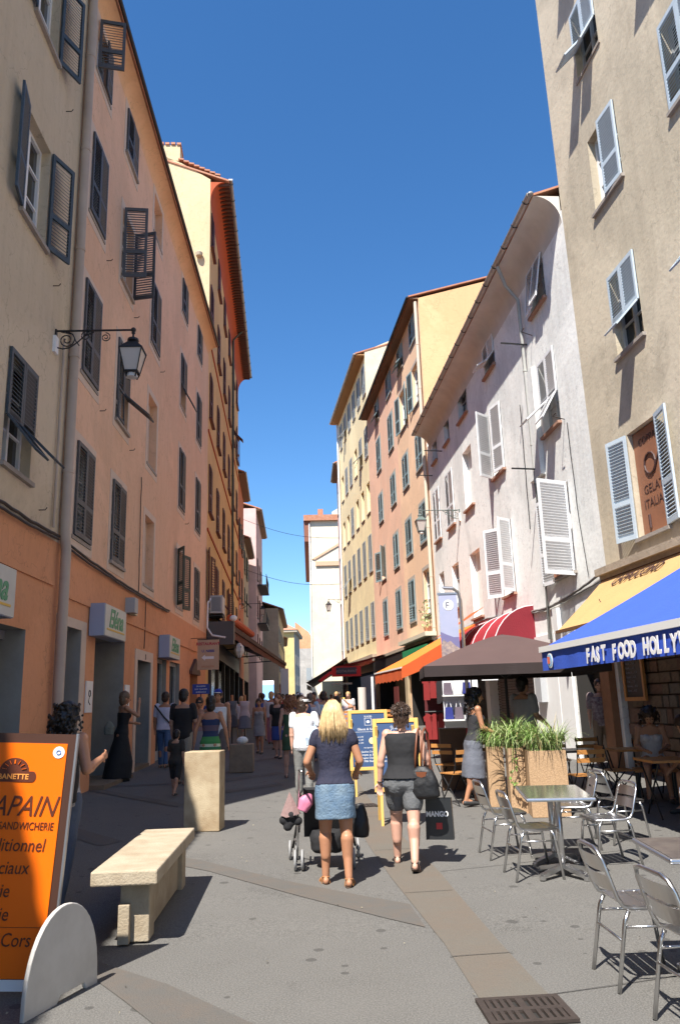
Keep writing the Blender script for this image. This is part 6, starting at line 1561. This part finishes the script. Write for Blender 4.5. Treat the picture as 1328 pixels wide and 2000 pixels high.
        for i in range(160):
            a = rg.uniform(PI*1.1, PI*1.9); z_ = rg.uniform(-.01, .09); p = V((.082*math.cos(a), -.03+.085*math.sin(a), z_)); q = p+V((rg.uniform(-.005, .005), -.004, -rg.uniform(.015, .03)))
            b.tube([Hd(p), Hd(q)], [.006*s, .0015*s], 4)
        ho = b.build('hair_tufts', mat('short_hair_tufts', (.05, .028, .018), .5, 0, .6, 40, col2=(.11, .07, .05)), t); ho['kind'] = 'stuff'
    if hair:
        st, hm = hair[0], hair[1]; b = MB(); rg = random.Random(hash(label) % 1000 if False else len(label))
        b.ell(Hd((0, -.014, .13)), (.094*s, .112*s, .108*s), HM, 16, 12)
        if st == 'short': b.ell(Hd((0, -.045, .08)), (.086*s, .075*s, .095*s), HM)
        if st == 'bob': b.ell(Hd((0, -.035, .07)), (.092*s, .085*s, .13*s), HM)
        if st in ('long', 'strands'):
            b.ell(Hd((0, -.04, .07)), (.104*s, .085*s, .13*s), HM); b.ell(Hd((0, -.065, -.03)), (.11*s, .055*s, .13*s), HM)
        if st == 'pony': b.ell(Hd((0, -.045, .09)), (.075*s, .06*s, .09*s), HM); b.cap(Hd((0, -.1, .13)), Hd((0, -.13, -.08)), .03*s, .02*s)
        if st == 'curly':
            b.ell(Hd((0, -.05, .06)), (.125*s, .1*s, .14*s), HM)
            hl = hair[2] if len(hair) > 2 else .1
            for i in range(420):
                u = rg.uniform(-1, 1); a = rg.uniform(0, 2*PI); zz = rg.uniform(-hl, .2); r0 = .135 if zz < .12 else .1
                if math.sin(a) > .35 and zz < .14: continue
                b.ell(Hd((r0*math.cos(a)*1.0, -.025+r0*math.sin(a)*.95, zz)), (rg.uniform(.009, .017)*s,)*3, None, 6, 4)
        ho = b.build('hair', hm, t); remesh(ho, max(res*.8, .008), 1, .02 if st != 'curly' else .012, CURLT)
        if st == 'strands':
            b = MB()
            for i in range(260):
                a = rg.uniform(PI*1.0, PI*2.0)+rg.uniform(-.3, .3); u = rg.uniform(.2, 1)
                p0 = V((.03*math.cos(a), -.01+.03*math.sin(a), .235)); p1 = V((.096*math.cos(a), -.02+.114*math.sin(a), .13)); ll = rg.uniform(-.16, -.06); j = rg.uniform(-.012, .012)
                p2 = V(((.112+j)*math.cos(a), -.035+.09*math.sin(a), .02)); p3 = V(((.115+j*2)*math.cos(a)+rg.uniform(-.01, .01), -.05+.075*math.sin(a)+rg.uniform(-.012, .012), ll))
                b.tube([Hd(p0), Hd(p0.lerp(p1, .6)+V((0, 0, .02))), Hd(p1), Hd(p2), Hd(p3)], [.004*s, .005*s, .006*s, .006*s, .002*s], 5)
            lo = b.build('hair_strands', hair[2], t, smooth=True); lo['kind'] = 'stuff'
    t_info = dict(t=t, K=K, Hd=Hd, HM=HM, S=S, s=s)
    return t_info
def world(info, v):
    t = info['t']; c, s_ = math.cos(t.rotation_euler.z), math.sin(t.rotation_euler.z)
    return V((t.location.x+c*v.x-s_*v.y, t.location.y+s_*v.x+c*v.y, t.location.z+v.z))
HB = mat('black_hair', (.012, .009, .008), .45); HBR = mat('dark_brown_hair', (.04, .02, .012), .5, 0, .5, 30, col2=(.02, .012, .008)); HAU = mat('auburn_hair', (.22, .085, .035), .5, 0, .6, 30, col2=(.12, .045, .02))
HBL = mat('blonde_hair', (.5, .33, .15), .45, 0, .7, 40, col2=(.28, .17, .07)); HBL2 = mat('light_blonde_strands', (.7, .5, .26), .45, 0, .8, 30, col2=(.38, .24, .11)); HGY = mat('grey_brown_hair', (.12, .09, .07), .6)
NAVY = fab('navy_sheer_blouse', (.013, .016, .04), (.03, .022, .035)); DENIM = mat('blue_denim', (.075, .14, .23), .85, 0, .9, 6, .5, 60, (.18, .25, .31)); GREYS = fab('grey_cotton', (.125, .13, .135), (.09, .095, .1))
# 1 blonde woman pushing the stroller
bl = person('blonde woman in navy blouse and short denim skirt pushing the stroller', -.13, 7.72, 1.6, 2, True, 'tan',
    dict(lg=1.2, ak=1.08, legs=((7, 6, 2), (-5, 7, 2)), lean=3, toe=.9, footpitch=(0, 0), arms=(((-.42, -.12, -1), (.15, 1, -.42)), ((.36, -.05, -1), (-.12, 1, -.45))), curl=(60, 60), palm=((0, 0, -1), (0, 0, -1))),
    (('top', NAVY, dict(name='blouse', z0=-.03, z1=.53, e=.015, sleeve=.28, folds=.016)), ('skirt', DENIM, dict(name='denim_skirt', hem=-.29, hw=.2, hd=.155, zt=.05, folds=.014))),
    ('strands', HBL, HBL2), res=.008, feet='sandal', wf=1.1)
MB().tube([bl['Hd'](( .0, 0, 0))]*1+[bl['Hd']((0, 0, .001))], .001, 4) 
# 2 dark haired woman with handbag
dk = person('short dark haired woman in black sleeveless top and grey shorts with shopping bag', .56, 8.35, 1.58, -8, True, 'pale',
    dict(lg=1.28, ak=1.12, legs=((20, 10, 3), (-16, 14, 1)), lean=4, toe=1.2, footpitch=(0, -24), arms=(((-.28, -.1, -1), (-.1, .22, -1)), ((.34, .05, -1), (.3, .55, -1))), curl=(32, 75), palm=((.3, -1, 0), (-1, 0, 0))),
    (('top', BLACKCL, dict(name='sleeveless_top', z0=-.0, z1=.53, e=.014, cap=0, flare=.12, folds=.014)), ('shorts', GREYS, dict(len=.56, e=.034, folds=.012))),
    ('short', HBR), res=.008, feet='sandal', shoem=BLACK, wf=1.22)
def bag_strap(info, pts, r, m_, name, lab, cat_): pass
K = dk['K']; S_ = dk['S']; wr = K['A'][0][2]; o = MB().tube([S_(wr+V((math.cos(a)*.03, math.sin(a)*.03, -.0))) for a in [2*PI*k/12 for k in range(12)]], .006, 6, True).build('bracelet', BLACK, dk['t'])
# handbag on the right shoulder
hp = world(dk, S_(K['A'][1][0])); hb = thing('handbag', 'black handbag with brown leather straps hanging from the shoulder of the woman in black', 'handbag', (hp.x+.02, hp.y-.13, hp.z), R(-18))
b = MB(); b.loft([(-.62, .13, .045), (-.59, .175, .065), (-.47, .165, .07), (-.35, .11, .045), (-.31, .045, .02)], 18); bo = b.build('bag_body', mat('black_nylon', (.008, .0085, .01), .55, 0, .3, 10, .2, 30), hb); remesh(bo, .009, 3, .014)
for dx in (-.035, .025): MB().tube([(dx-.03, .0, -.36), (dx-.02, -.01, -.2), (dx, .03, .02), (dx+.0, .12, .055), (dx+.01, .2, .0), (dx+.03, .16, -.2), (dx+.05, .06, -.36)], .011, 8).build('strap', mat('brown_leather', (.16, .05, .02), .45), hb, smooth=True)
MB().prism([(-.05, -.36), (.06, -.36), (.03, -.46), (-.02, -.46)], -.055, -.035, 'y').build('leather_flap', MATS['brown_leather'], hb)
# shopping bag in the right hand
hw_ = world(dk, S_(K['A'][1][2]+(K['A'][1][2]-K['A'][1][1]).normalized()*.09)); sb = thing('shopping_bag', 'black paper shopping bag with white lettering held by the woman in black', 'shopping bag', (hw_.x+.02, hw_.y, hw_.z), R(-12))
b = MB(); b.add([(-.14, -.055, -.52), (.14, -.055, -.52), (.14, .055, -.52), (-.14, .055, -.52), (-.13, -.045, -.13), (.13, -.045, -.13), (.13, .045, -.13), (-.13, .045, -.13)], [(0, 3, 2, 1), (0, 1, 5, 4), (1, 2, 6, 5), (2, 3, 7, 6), (3, 0, 4, 7)]); bb = b.build('paper_bag', mat('black_paper', (.02, .022, .024), .35, 0, .2, 8), sb)
text('MANGO', .07, 'lettering', WHP, bb, (-.015, -.0545, -.3), (R(88.5), 0, 0), .0006, 0, .003, 'CENTER', sx=.85); MB().box((-.03, -.0625, -.42), (.03, -.058, -.36)).build('red_mark', mat('red_mark', (.45, .03, .03), .5), bb)
for yy in (-.045, .045): MB().tube([(-.06, yy, -.14), (-.04, yy*.5, -.03), (0, 0, .0), (.04, yy*.5, -.03), (.06, yy, -.14)], .004, 6).build('handle', BLACK, sb)
# stroller
ST = thing('stroller', 'black folding stroller with silver tubes pushed by the blonde woman', 'stroller', on(-.27, 8.62), R(2))
WH = mat('grey_rubber_wheel', (.3, .3, .3), .6)
def wheel(x_, y_):
    o = MB().tube([(x_, y_+.085*math.cos(2*PI*k/20), .095+.085*math.sin(2*PI*k/20)) for k in range(20)], .014, 8, True).build('wheel', WH, ST, smooth=True)
    b = MB().tube([(x_-.02, y_, .095), (x_+.02, y_, .095)], .02, 8)
    for k in range(5): a = 2*PI*k/5; b.bar((x_, y_, .095), (x_, y_+.08*math.cos(a), .095+.08*math.sin(a)), .008)
    b.build('hub', BLACK, o)
for x_ in (-.36, -.29): wheel(x_, .3); wheel(x_+.07, -.27)
for x_ in (.36, .29): wheel(x_, .3); wheel(x_-.07, -.27)
for sd in (-1, 1):
    MB().tube([(sd*.27, -.27, .11), (sd*.26, -.2, .5), (sd*.24, -.38, .86), (sd*.23, -.5, .96), (sd*.2, -.56, .95)], .012, 8).build('push_tube', METAL if sd < 0 else STEEL, ST, smooth=True)
    MB().tube([(sd*.33, .3, .12), (sd*.27, .0, .42), (sd*.24, -.3, .72)], .013, 8).build('frame_tube', BLACK, ST, smooth=True)
    MB().tube([(sd*.25, -.22, .35), (sd*.25, .2, .36)], .01, 8).build('seat_tube', BLACK, ST)
    MB().tube([(sd*.27, -.25, .25), (sd*.31, .2, .22)], .01, 8).build('lower_tube', STEEL, ST)
b = MB(); b.add([(-.2, .2, .34), (.2, .2, .34), (.2, -.12, .32), (-.2, -.12, .32), (-.2, -.32, .78), (.2, -.32, .78), (-.2, -.36, .76), (.2, -.36, .76), (-.2, -.16, .29), (.2, -.16, .29), (-.2, .2, .31), (.2, .2, .31)], [(0, 1, 2, 3), (3, 2, 5, 4), (4, 5, 7, 6), (6, 7, 9, 8), (8, 9, 11, 10), (10, 11, 1, 0)]); b.build('seat', BLACKCL, ST)
b = MB(); b.loft([(.04, .14, .1), (.08, .17, .13), (.2, .18, .13), (.26, .16, .1)], 16, Matrix.Translation((.03, -.18, .1))); remesh(b.build('basket', BLACKCL, ST), .015, 3, .03)
tag(remesh(MB().loft([(-.3, .09, .1), (-.15, .1, .1), (.02, .05, .05)], 14, Matrix.Translation((.1, 8.5, .6))).build('black_bag', mat('black_nylon', (.012, .013, .016), .5)), .014, 3, .03), 'large black bag hanging from the right handle of the stroller', 'bag')
t = thing('folded_parasol', 'brown and black folded toy parasol hanging at the left of the stroller', 'parasol', (-.6, 8.35, .55), 0)
b = MB(); b.add([(-.0, 0, .22), (-.09, -.03, .0), (-.03, -.06, -.02), (.05, -.06, .0), (.11, -.02, .01), (.02, .05, .02)], [(0, 1, 2), (0, 2, 3), (0, 3, 4), (0, 4, 5), (0, 5, 1), (1, 5, 4, 3, 2)]); b.build('cloth', fab('mauve_cloth', (.25, .16, .15)), t)
b = MB()
for c in ((-.06, 0, -.05), (0, .0, -.08), (.02, -.03, -.0), (.08, 0, -.06), (-.02, 0, -.11)): b.ell(c, (.05, .035, .045))
remesh(b.build('black_plush', BLACKCL, t), .01, 2)
tag(remesh(MB().loft([(-.1, .05, .05), (0, .075, .05), (.12, .02, .02)], 14, Matrix.Translation((-.43, 8.3, .68)) @ Matrix.Rotation(R(25), 4, 'Y')).build('pink_bag', mat('pink_satin', (.62, .2, .32), .4)), .008, 3, .012), 'shiny pink bag tucked at the stroller handle', 'bag')
# 3..: people further up the street
GRD = fab('green_dress_cloth', (.04, .09, .045)); WT = fab('white_tee', (.72, .72, .74), (.6, .6, .63)); JN = fab('dark_jeans', (.03, .05, .1), (.05, .08, .14)); BEI = fab('beige_trousers', (.25, .23, .19)); LG = fab('light_grey_cloth', (.35, .35, .36))
person('woman with big curly auburn hair in a short green dress', -1.2, 17.3, 1.68, 8, True, 'pale', dict(legs=((4, 5, 1), (-8, 10, 1)), arms=(((-.2, .05, -1), (-.0, .3, -1)), ((.15, .1, -1), (.1, .6, -.6)))), (('dress', GRD, dict(hem=-.33, hw=.19, hd=.14, z1=.45, strap=1)),), ('curly', HAU, .12), .012)
vi = person('man in white shirt, white visor and grey trousers eating ice cream', -.74, 13.85, 1.64, -8, False, 'pale', dict(legs=((4, 5, 1), (-4, 6, 1)), arms=(((-.1, .0, -1), (0, .1, -1)), ((.35, .1, -1), (.25, .75, .65)))), (('shirt', WT, dict(sleeve=.6, e=.02, z0=-.1)), ('trousers', fab('grey_trousers', (.2, .2, .19)), dict(len=1.85, e=.02))), ('bob', HBR), .011, head_turn=-35)
o = MB().lathe([(.098, 0), (.1, .02), (.096, .04)], 20).build('visor', WHP, vi['t']); o.location = vi['Hd']((0, -.005, .14)); o.rotation_euler = (0, 0, R(-35)); o2 = MB().prism([(.09*math.cos(a), .06+.11*math.sin(a)) for a in [PI*k/10 for k in range(11)]], 0, .008).build('brim', WHP, o)
ic = world(vi, vi['S'](vi['K']['A'][1][2])); t = thing('ice_cream', 'white ice cream cone held up by the man with the visor', 'ice cream', (ic.x, ic.y+.02, ic.z+.04)); MB().lathe([(.008, -.06), (.025, .03)], 10).build('cone', mat('wafer', (.6, .38, .15), .8), t); MB().ell((0, 0, .05), (.032, .032, .045)).build('scoop', WHP, t)
t = thing('shoulder_bag', 'pale blue cloth bag hanging on the back of the man with the visor', 'bag', (-.56, 13.62, gz(-.5, 13.6)+1.02)); remesh(MB().loft([(-.16, .13, .05), (-.02, .14, .07), (.16, .05, .02)], 14).build('bag_body', fab('pale_blue_cloth', (.45, .55, .68)), t), .012, 3, .03); MB().tube([(.02, 0, .14), (.04, .06, .38)], .01, 6).build('strap', MATS['pale_blue_cloth'], t)
person('woman in a long black dress with raised arm facing the shop sign', -4.74, 17.1, 1.8, -55, True, 'tan', dict(legs=((2, 2, 2), (-2, 3, 2)), arms=(((-.2, .2, -1), (.1, .9, -.1)), ((.3, .75, -.55), (-.3, .15, 1)))), (('dress', BLACKCL, dict(hem=-.84, hw=.27, hd=.27, z1=.41, strap=1, trail=-.05)),), ('bob', mat('brown_highlight_hair', (.14, .085, .05), .5)), .013)
tag(remesh(MB().loft([(-.15, .1, .05), (.0, .12, .06), (.12, .04, .03)], 12, Matrix.Translation((-5.02+.05, 16.95, 1.28))).build('grey_handbag', fab('grey_green_bag', (.2, .21, .18))), .012, 2, .02), 'grey green handbag on the back of the lady in the long black dress', 'handbag')
mw = person('man in white polo shirt and jeans with a dark strap across the back', -4.5, 20.0, 1.8, -6, False, 'tan', dict(legs=((10, 6, 2), (-9, 12, 2))), (('shirt', fab('lilac_white_polo', (.6, .58, .7)), dict(sleeve=.75, e=.022, z0=-.08)), ('jeans', fab('blue_jeans', (.07, .13, .25)), dict(len=1.9, e=.014))), ('short', HBR), .013)
tag(MB().tube([(-4.72, 19.87, 1.72), (-4.5, 19.83, 1.45), (-4.27, 19.9, 1.2)], .02, 6).build('bag_strap', BLACKCL), 'dark shoulder strap across the white polo shirt', 'strap')
person('man in black t-shirt and pale trousers walking away', -3.3, 16.3, 1.83, -12, False, 'mid', dict(legs=((5, 5, 2), (-5, 6, 2)), arms=(((-.15, 0, -1), (0, .2, -1)), ((.15, .1, -1), (.3, .9, -.4)))), (('shirt', BLACKCL, dict(sleeve=.7, e=.02, z0=-.1)), ('trousers', BEI, dict(len=1.9, e=.02))), ('short', HB), .013)
person('small boy in dark clothes walking in the shade by the stone block', -3.05, 14.5, 1.12, -15, True, 'mid', dict(legs=((12, 8, 2), (-12, 16, 2))), (('shirt', fab('dark_brown_tee', (.035, .03, .025)), dict(sleeve=.7, e=.025, z0=-.1)), ('shorts', fab('black_shorts', (.02, .02, .02)), dict(len=.95, e=.03))), ('short', HB), .013)
SD = stripes('striped_dress_cloth', [(0, (.02, .035, .09)), (.12, (.01, .1, .13)), (.2, (.04, .17, .07)), (.3, (.55, .58, .42)), (.35, (.05, .22, .06)), (.48, (.02, .035, .09)), (.58, (.1, .07, .1)), (.68, (.015, .03, .09)), (.84, (.01, .2, .2))], .55, 1.5)
person('woman in a tight striped dress of teal, green and white', -2.42, 14.4, 1.69, 0, True, 'tan', dict(legs=((3, 4, 2), (-3, 4, 2)), arms=(((-.38, -.05, -1), (-.12, .1, -1)), ((.38, -.05, -1), (.18, .1, -1)))), (('dress', SD, dict(hem=-.42, hw=.185, hd=.14, z1=.46, strap=1, folds=.004)),), ('bob', HB), .013)
cm = person('man facing the camera in white sleeveless shirt and blue cap', -2.85, 18.0, 1.83, 172, False, 'tan', dict(legs=((8, 6, 2), (-6, 9, 2))), (('shirt', WT, dict(e=.02, z0=-.1, z1=.5)), ('shorts', fab('dull_shorts', (.12, .1, .1)), dict(len=.9, e=.03))), ('short', HBR), .014, face=True)
o = MB().ell((0, 0, 0), (.1, .115, .075)).build('cap', fab('blue_cap_cloth', (.02, .04, .3)), cm['t']); o.location = cm['Hd']((0, 0, .165)); MB().prism([(.08*math.cos(a), .08+.1*math.sin(a)) for a in [PI*k/10 for k in range(11)]], -.02, -.008).build('brim', WHP, o)
sg = person('woman facing the camera with dark sunglasses and pink top', -3.45, 19.0, 1.66, 176, True, 'tan', None, (('top', fab('dusty_pink_cloth', (.42, .28, .27)), dict(e=.015, strap=1, z1=.44)), ('skirt', LG, dict(hem=-.4))), ('pony', HB), .014, face=True)
MB().box((-.07, .09, .09), (.07, .105, .125)).build('sunglasses', BLACK, sg['t'], loc=sg['Hd']((0, 0, 0)))
person('woman in grey white tank dress walking towards the camera', -2.62, 24.3, 1.6, 170, True, 'tan', dict(legs=((8, 6, 1), (-8, 12, 1))), (('dress', fab('grey_white_dress', (.3, .28, .28)), dict(hem=-.35, hw=.2, hd=.15, strap=1, z1=.45)),), ('pony', HBR), .016, face=True)
person('woman with orange brown top beside the tank dress woman', -2.25, 26.0, 1.62, 165, True, 'tan', None, (('top', fab('rust_top', (.3, .12, .06)), dict(e=.016)), ('skirt', fab('dark_skirt', (.05, .04, .06)), dict(hem=-.5))), ('long', HBR), .018)
cb = person('woman with black curly hair and rucksack half hidden behind the orange board', -2.42, 6.95, 1.66, -20, True, 'tan', dict(legs=((4, 5, 2), (-6, 8, 2)), ak=1.2, arms=(((-.2, 0, -1), (0, .4, -1)), ((.42, -.15, -1), (-.1, .9, .35)))), (('top', spots('black_white_print', (.4, .4, .42), (.03, .03, .04), 22), dict(e=.016, z0=-.1, z1=.5)), ('jeans', fab('blue_grey_jeans', (.06, .085, .14), (.1, .13, .19)), dict(len=1.95, e=.02))), ('curly', HB, .1), .009)
rk_ = thing('rucksack', 'black rucksack on the back of the curly haired woman behind the board', 'rucksack', (-2.35, 6.76, 1.1), R(-20)); remesh(MB().loft([(-.2, .13, .07), (.0, .15, .09), (.2, .12, .06), (.26, .05, .03)], 16).build('bag_body', BLACKCL, rk_), .012, 3, .02)
# cafe terrace people
um = person('man in pale t-shirt standing in the parasol shade seen from behind', 3.0, 13.7, 1.84, -55, False, 'mid', dict(arms=(((-.15, .1, -1), (0, .8, -.5)), ((.15, .1, -1), (0, .8, -.5)))), (('shirt', fab('grey_white_tee', (.32, .33, .34)), dict(sleeve=.7, e=.02, z0=-.1)), ('trousers', fab('khaki_trousers', (.16, .12, .08)), dict(len=1.9, e=.02))), ('short', HB), .014)
person('young woman with long dark hair in profile wearing tank top and grey shorts', 1.92, 12.35, 1.7, -82, True, 'tan', dict(legs=((4, 6, 2), (-10, 10, 2)), lean=5, arms=(((-.1, .25, -1), (.1, 1, -.35)), ((.1, .25, -1), (-.1, 1, -.35)))), (('top', fab('dark_tank', (.03, .03, .035)), dict(e=.014, z1=.46, strap=1)), ('skirt', fab('grey_denim_skirt', (.13, .14, .17)), dict(hem=-.5, hw=.21, hd=.17))), ('curly', HB, .16), .012)
person('man in floral shirt standing in the dark doorway facing the camera', 5.28, 16.75, 1.74, 172, False, 'mid', None, (('shirt', spots('floral_print', (.3, .25, .24), (.1, .05, .06), 16), dict(sleeve=.8, e=.025, z0=-.12)), ('trousers', fab('tan_trousers', (.2, .14, .09)), dict(len=1.95, e=.025))), ('short', HBR), .014, face=True)
seat = dict(legs=((82, 84, 6), (82, 80, 6)), hipz=.52, lean=8)
s1 = person('seated woman with curly hair and white top looking down at her lap', 4.5, 12.1, 1.66, 165, True, 'mid', dict(seat, arms=(((-.25, .3, -1), (.5, .9, -.1)), ((.25, .3, -1), (-.5, .9, -.1)))), (('top', fab('white_top_cloth', (.55, .58, .68)), dict(e=.015, z1=.43, strap=1)), ('shorts', fab('blue_flower_shorts', (.04, .06, .16)), dict(len=.5, e=.02))), ('curly', HBR, .12), .013, face=True, nod=25)
s2 = person('seated woman in dark red bending forward at the wooden table', 4.75, 10.7, 1.66, 100, True, 'mid', dict(seat, lean=28, arms=(((-.2, .7, -.8), (.1, 1, -.2)), ((.2, .7, -.8), (-.1, 1, -.2)))), (('dress', fab('dark_red_cloth', (.12, .03, .03)), dict(hem=-.12, hw=.2, hd=.2, z1=.45, strap=1)),), ('long', HBR), .015, nod=15)
for px, py, rz in ((4.5, 12.1, 165), (4.75, 10.7, 100)):
    t = thing('bench_seat', 'wooden bench seat under the seated woman '+('with curly hair' if py > 12 else 'in dark red'), 'bench', on(px, py), R(rz)); MB().box((-.3, -.2, .39), (.3, .22, .43)).build('seat', WSL, t)
    for a_, c_ in ((-.25, -.15), (.25, -.15), (-.25, .15), (.25, .15)): MB().bar((a_, c_, 0), (a_, c_, .39), .03).build('leg', BLACK, t)
# lit group in the middle distance
person('man in light blue t-shirt seen from behind in the sun', -.62, 22.2, 1.76, 5, False, 'mid', None, (('shirt', fab('light_blue_tee', (.4, .62, .75)), dict(sleeve=.7, e=.02, z0=-.1)), ('shorts', fab('stone_shorts', (.3, .28, .25)), dict(len=.9, e=.03))), ('short', HBR), .016)
person('grey haired man in pale shirt beside the light blue t-shirt', -.95, 21.3, 1.7, 0, False, 'pale', None, (('shirt', fab('white_lilac_shirt', (.55, .55, .62)), dict(sleeve=.7, e=.022, z0=-.1)), ('trousers', fab('dark_blue_trousers', (.05, .06, .1)), dict(len=1.9, e=.02))), ('short', HGY), .016)
person('person in pink white top raising a hand to shade the eyes', -.22, 20.6, 1.62, 10, True, 'tan', dict(arms=(((-.15, 0, -1), (0, .2, -1)), ((.9, .3, .1), (-.8, .1, .7)))), (('top', fab('pink_white_top', (.65, .5, .5)), dict(e=.016, sleeve=.3)), ('skirt', fab('mid_blue_skirt', (.1, .15, .3)), dict(hem=-.4))), ('short', HBR), .016)
wc_ = person('person in blue shirt and white cap in the sun near the curly auburn woman', -1.15, 20.2, 1.72, 5, False, 'tan', None, (('shirt', fab('mid_blue_shirt', (.08, .12, .25)), dict(sleeve=.7, e=.02, z0=-.1)), ('shorts', fab('navy_shorts', (.03, .04, .08)), dict(len=.9, e=.03))), ('short', HBR), .016)
o = MB().ell((0, 0, 0), (.1, .115, .075)).build('cap', WHP, wc_['t']); o.location = wc_['Hd']((0, 0, .165))
# headless clothes dummies before the shaded shop
for x_, y_, lb, m1, m2 in ((-3.3, 26.2, 'headless shop mannequin in pale pink top and grey skirt', fab('pale_pink_top', (.5, .4, .4)), fab('grey_pattern_skirt', (.16, .16, .19))), (-3.85, 27.2, 'headless shop mannequin in dark grey clothes beside the pink one', fab('slate_top', (.12, .13, .15)), fab('slate_skirt', (.07, .07, .08)))):
    t = thing('mannequin', lb, 'mannequin', on(x_, y_), R(175)); M4 = Matrix.Translation((0, 0, 1.05))
    remesh(MB().loft(torso_secs(True, .014, -.1, .5), 16, M4).build('top', m1, t), .018, 2); remesh(MB().loft([(-.4, .22, .18), (-.1, .18, .13), (.1, .15, .1)], 16, M4).build('skirt', m2, t), .018, 2)
    MB().cap((0, 0, 1.5), (0, 0, 1.68), .05, .045).build('neck', mat('wood_neck', (.4, .18, .07), .6), t); MB().tube([(0, 0, 0), (0, 0, .7)], .02, 8).build('stand', BLACK, t); MB().lathe([(.2, 0), (.18, .03)], 14).build('base', BLACK, t)
# distant crowd
cols_ = [('red', (.35, .03, .03)), ('white', (.6, .6, .6)), ('black', (.02, .02, .02)), ('blue', (.04, .08, .3)), ('grey', (.2, .2, .2)), ('orange', (.5, .17, .04)), ('green', (.05, .16, .06)), ('yellow', (.5, .38, .06)), ('pink', (.5, .22, .25)), ('brown', (.12, .06, .03)), ('lilac', (.3, .24, .42)), ('beige', (.36, .3, .2))]
spots_ = [(-2.0, 27.5), (-2.7, 29), (-1.85, 30.5), (-3.2, 31), (-2.4, 33), (-1.7, 34.5), (-3.6, 34), (-2.9, 36.5), (-2.2, 38), (-3.4, 40), (-1.9, 41), (-2.7, 44), (-3.6, 46), (-2.1, 48), (-3.0, 52), (-2.4, 56), (-3.5, 60), (-1.6, 25.8),
          (-1.1, 27), (-.7, 30), (-1.3, 33), (-.4, 35), (-1.0, 39), (-.5, 43), (-1.4, 46), (.1, 32), (-1.9, 22.4), (-3.7, 22.3), (-2.5, 42), (-1.6, 50), (-.9, 50), (-.3, 39), (-3.1, 48), (-.6, 54), (-1.9, 60), (-1.2, 42), (-2.6, 31.5), (-3.9, 30)]
rg = random.Random(21)
for i, (x_, y_) in enumerate(spots_):
    c1 = cols_[i % 12]; c2 = cols_[(i*5+3+i//12) % 12]; lit = 'sunlit' if x_ > -1.5 else 'shaded'
    bot = ('shorts', 'trousers', 'skirt')[i % 3]
    far = 'far up the street' if y_ > 33 else 'halfway up the street'
    o_ = dict(len=.85 if bot == 'shorts' else 1.9, e=.025, folds=0) if bot != 'skirt' else dict(hem=-.4, folds=0)
    person('person in %s top and %s %s, %s hair, %s %s' % (c1[0], c2[0], bot, ('short', 'chin length', 'long', 'tied')[i % 4], lit, far), x_, y_, rg.uniform(1.55, 1.82), rg.choice((rg.uniform(-20, 20), rg.uniform(160, 200))), i % 2 == 0, rg.choice(('tan', 'mid', 'pale')), dict(legs=((rg.uniform(4, 14), 6, 1), (rg.uniform(-14, -3), 9, 1))),
        (('shirt', fab('crowd_'+c1[0]+'_cloth', c1[1]), dict(sleeve=.6, e=.022, z0=-.08, folds=0)), (bot, fab('crowd_'+c2[0]+'_cloth', c2[1]), o_)), (('short', 'bob', 'long', 'pony')[i % 4], (HB, HBR, HAU, HBL)[i*7 % 4]), .026, group='people in the distant crowd')
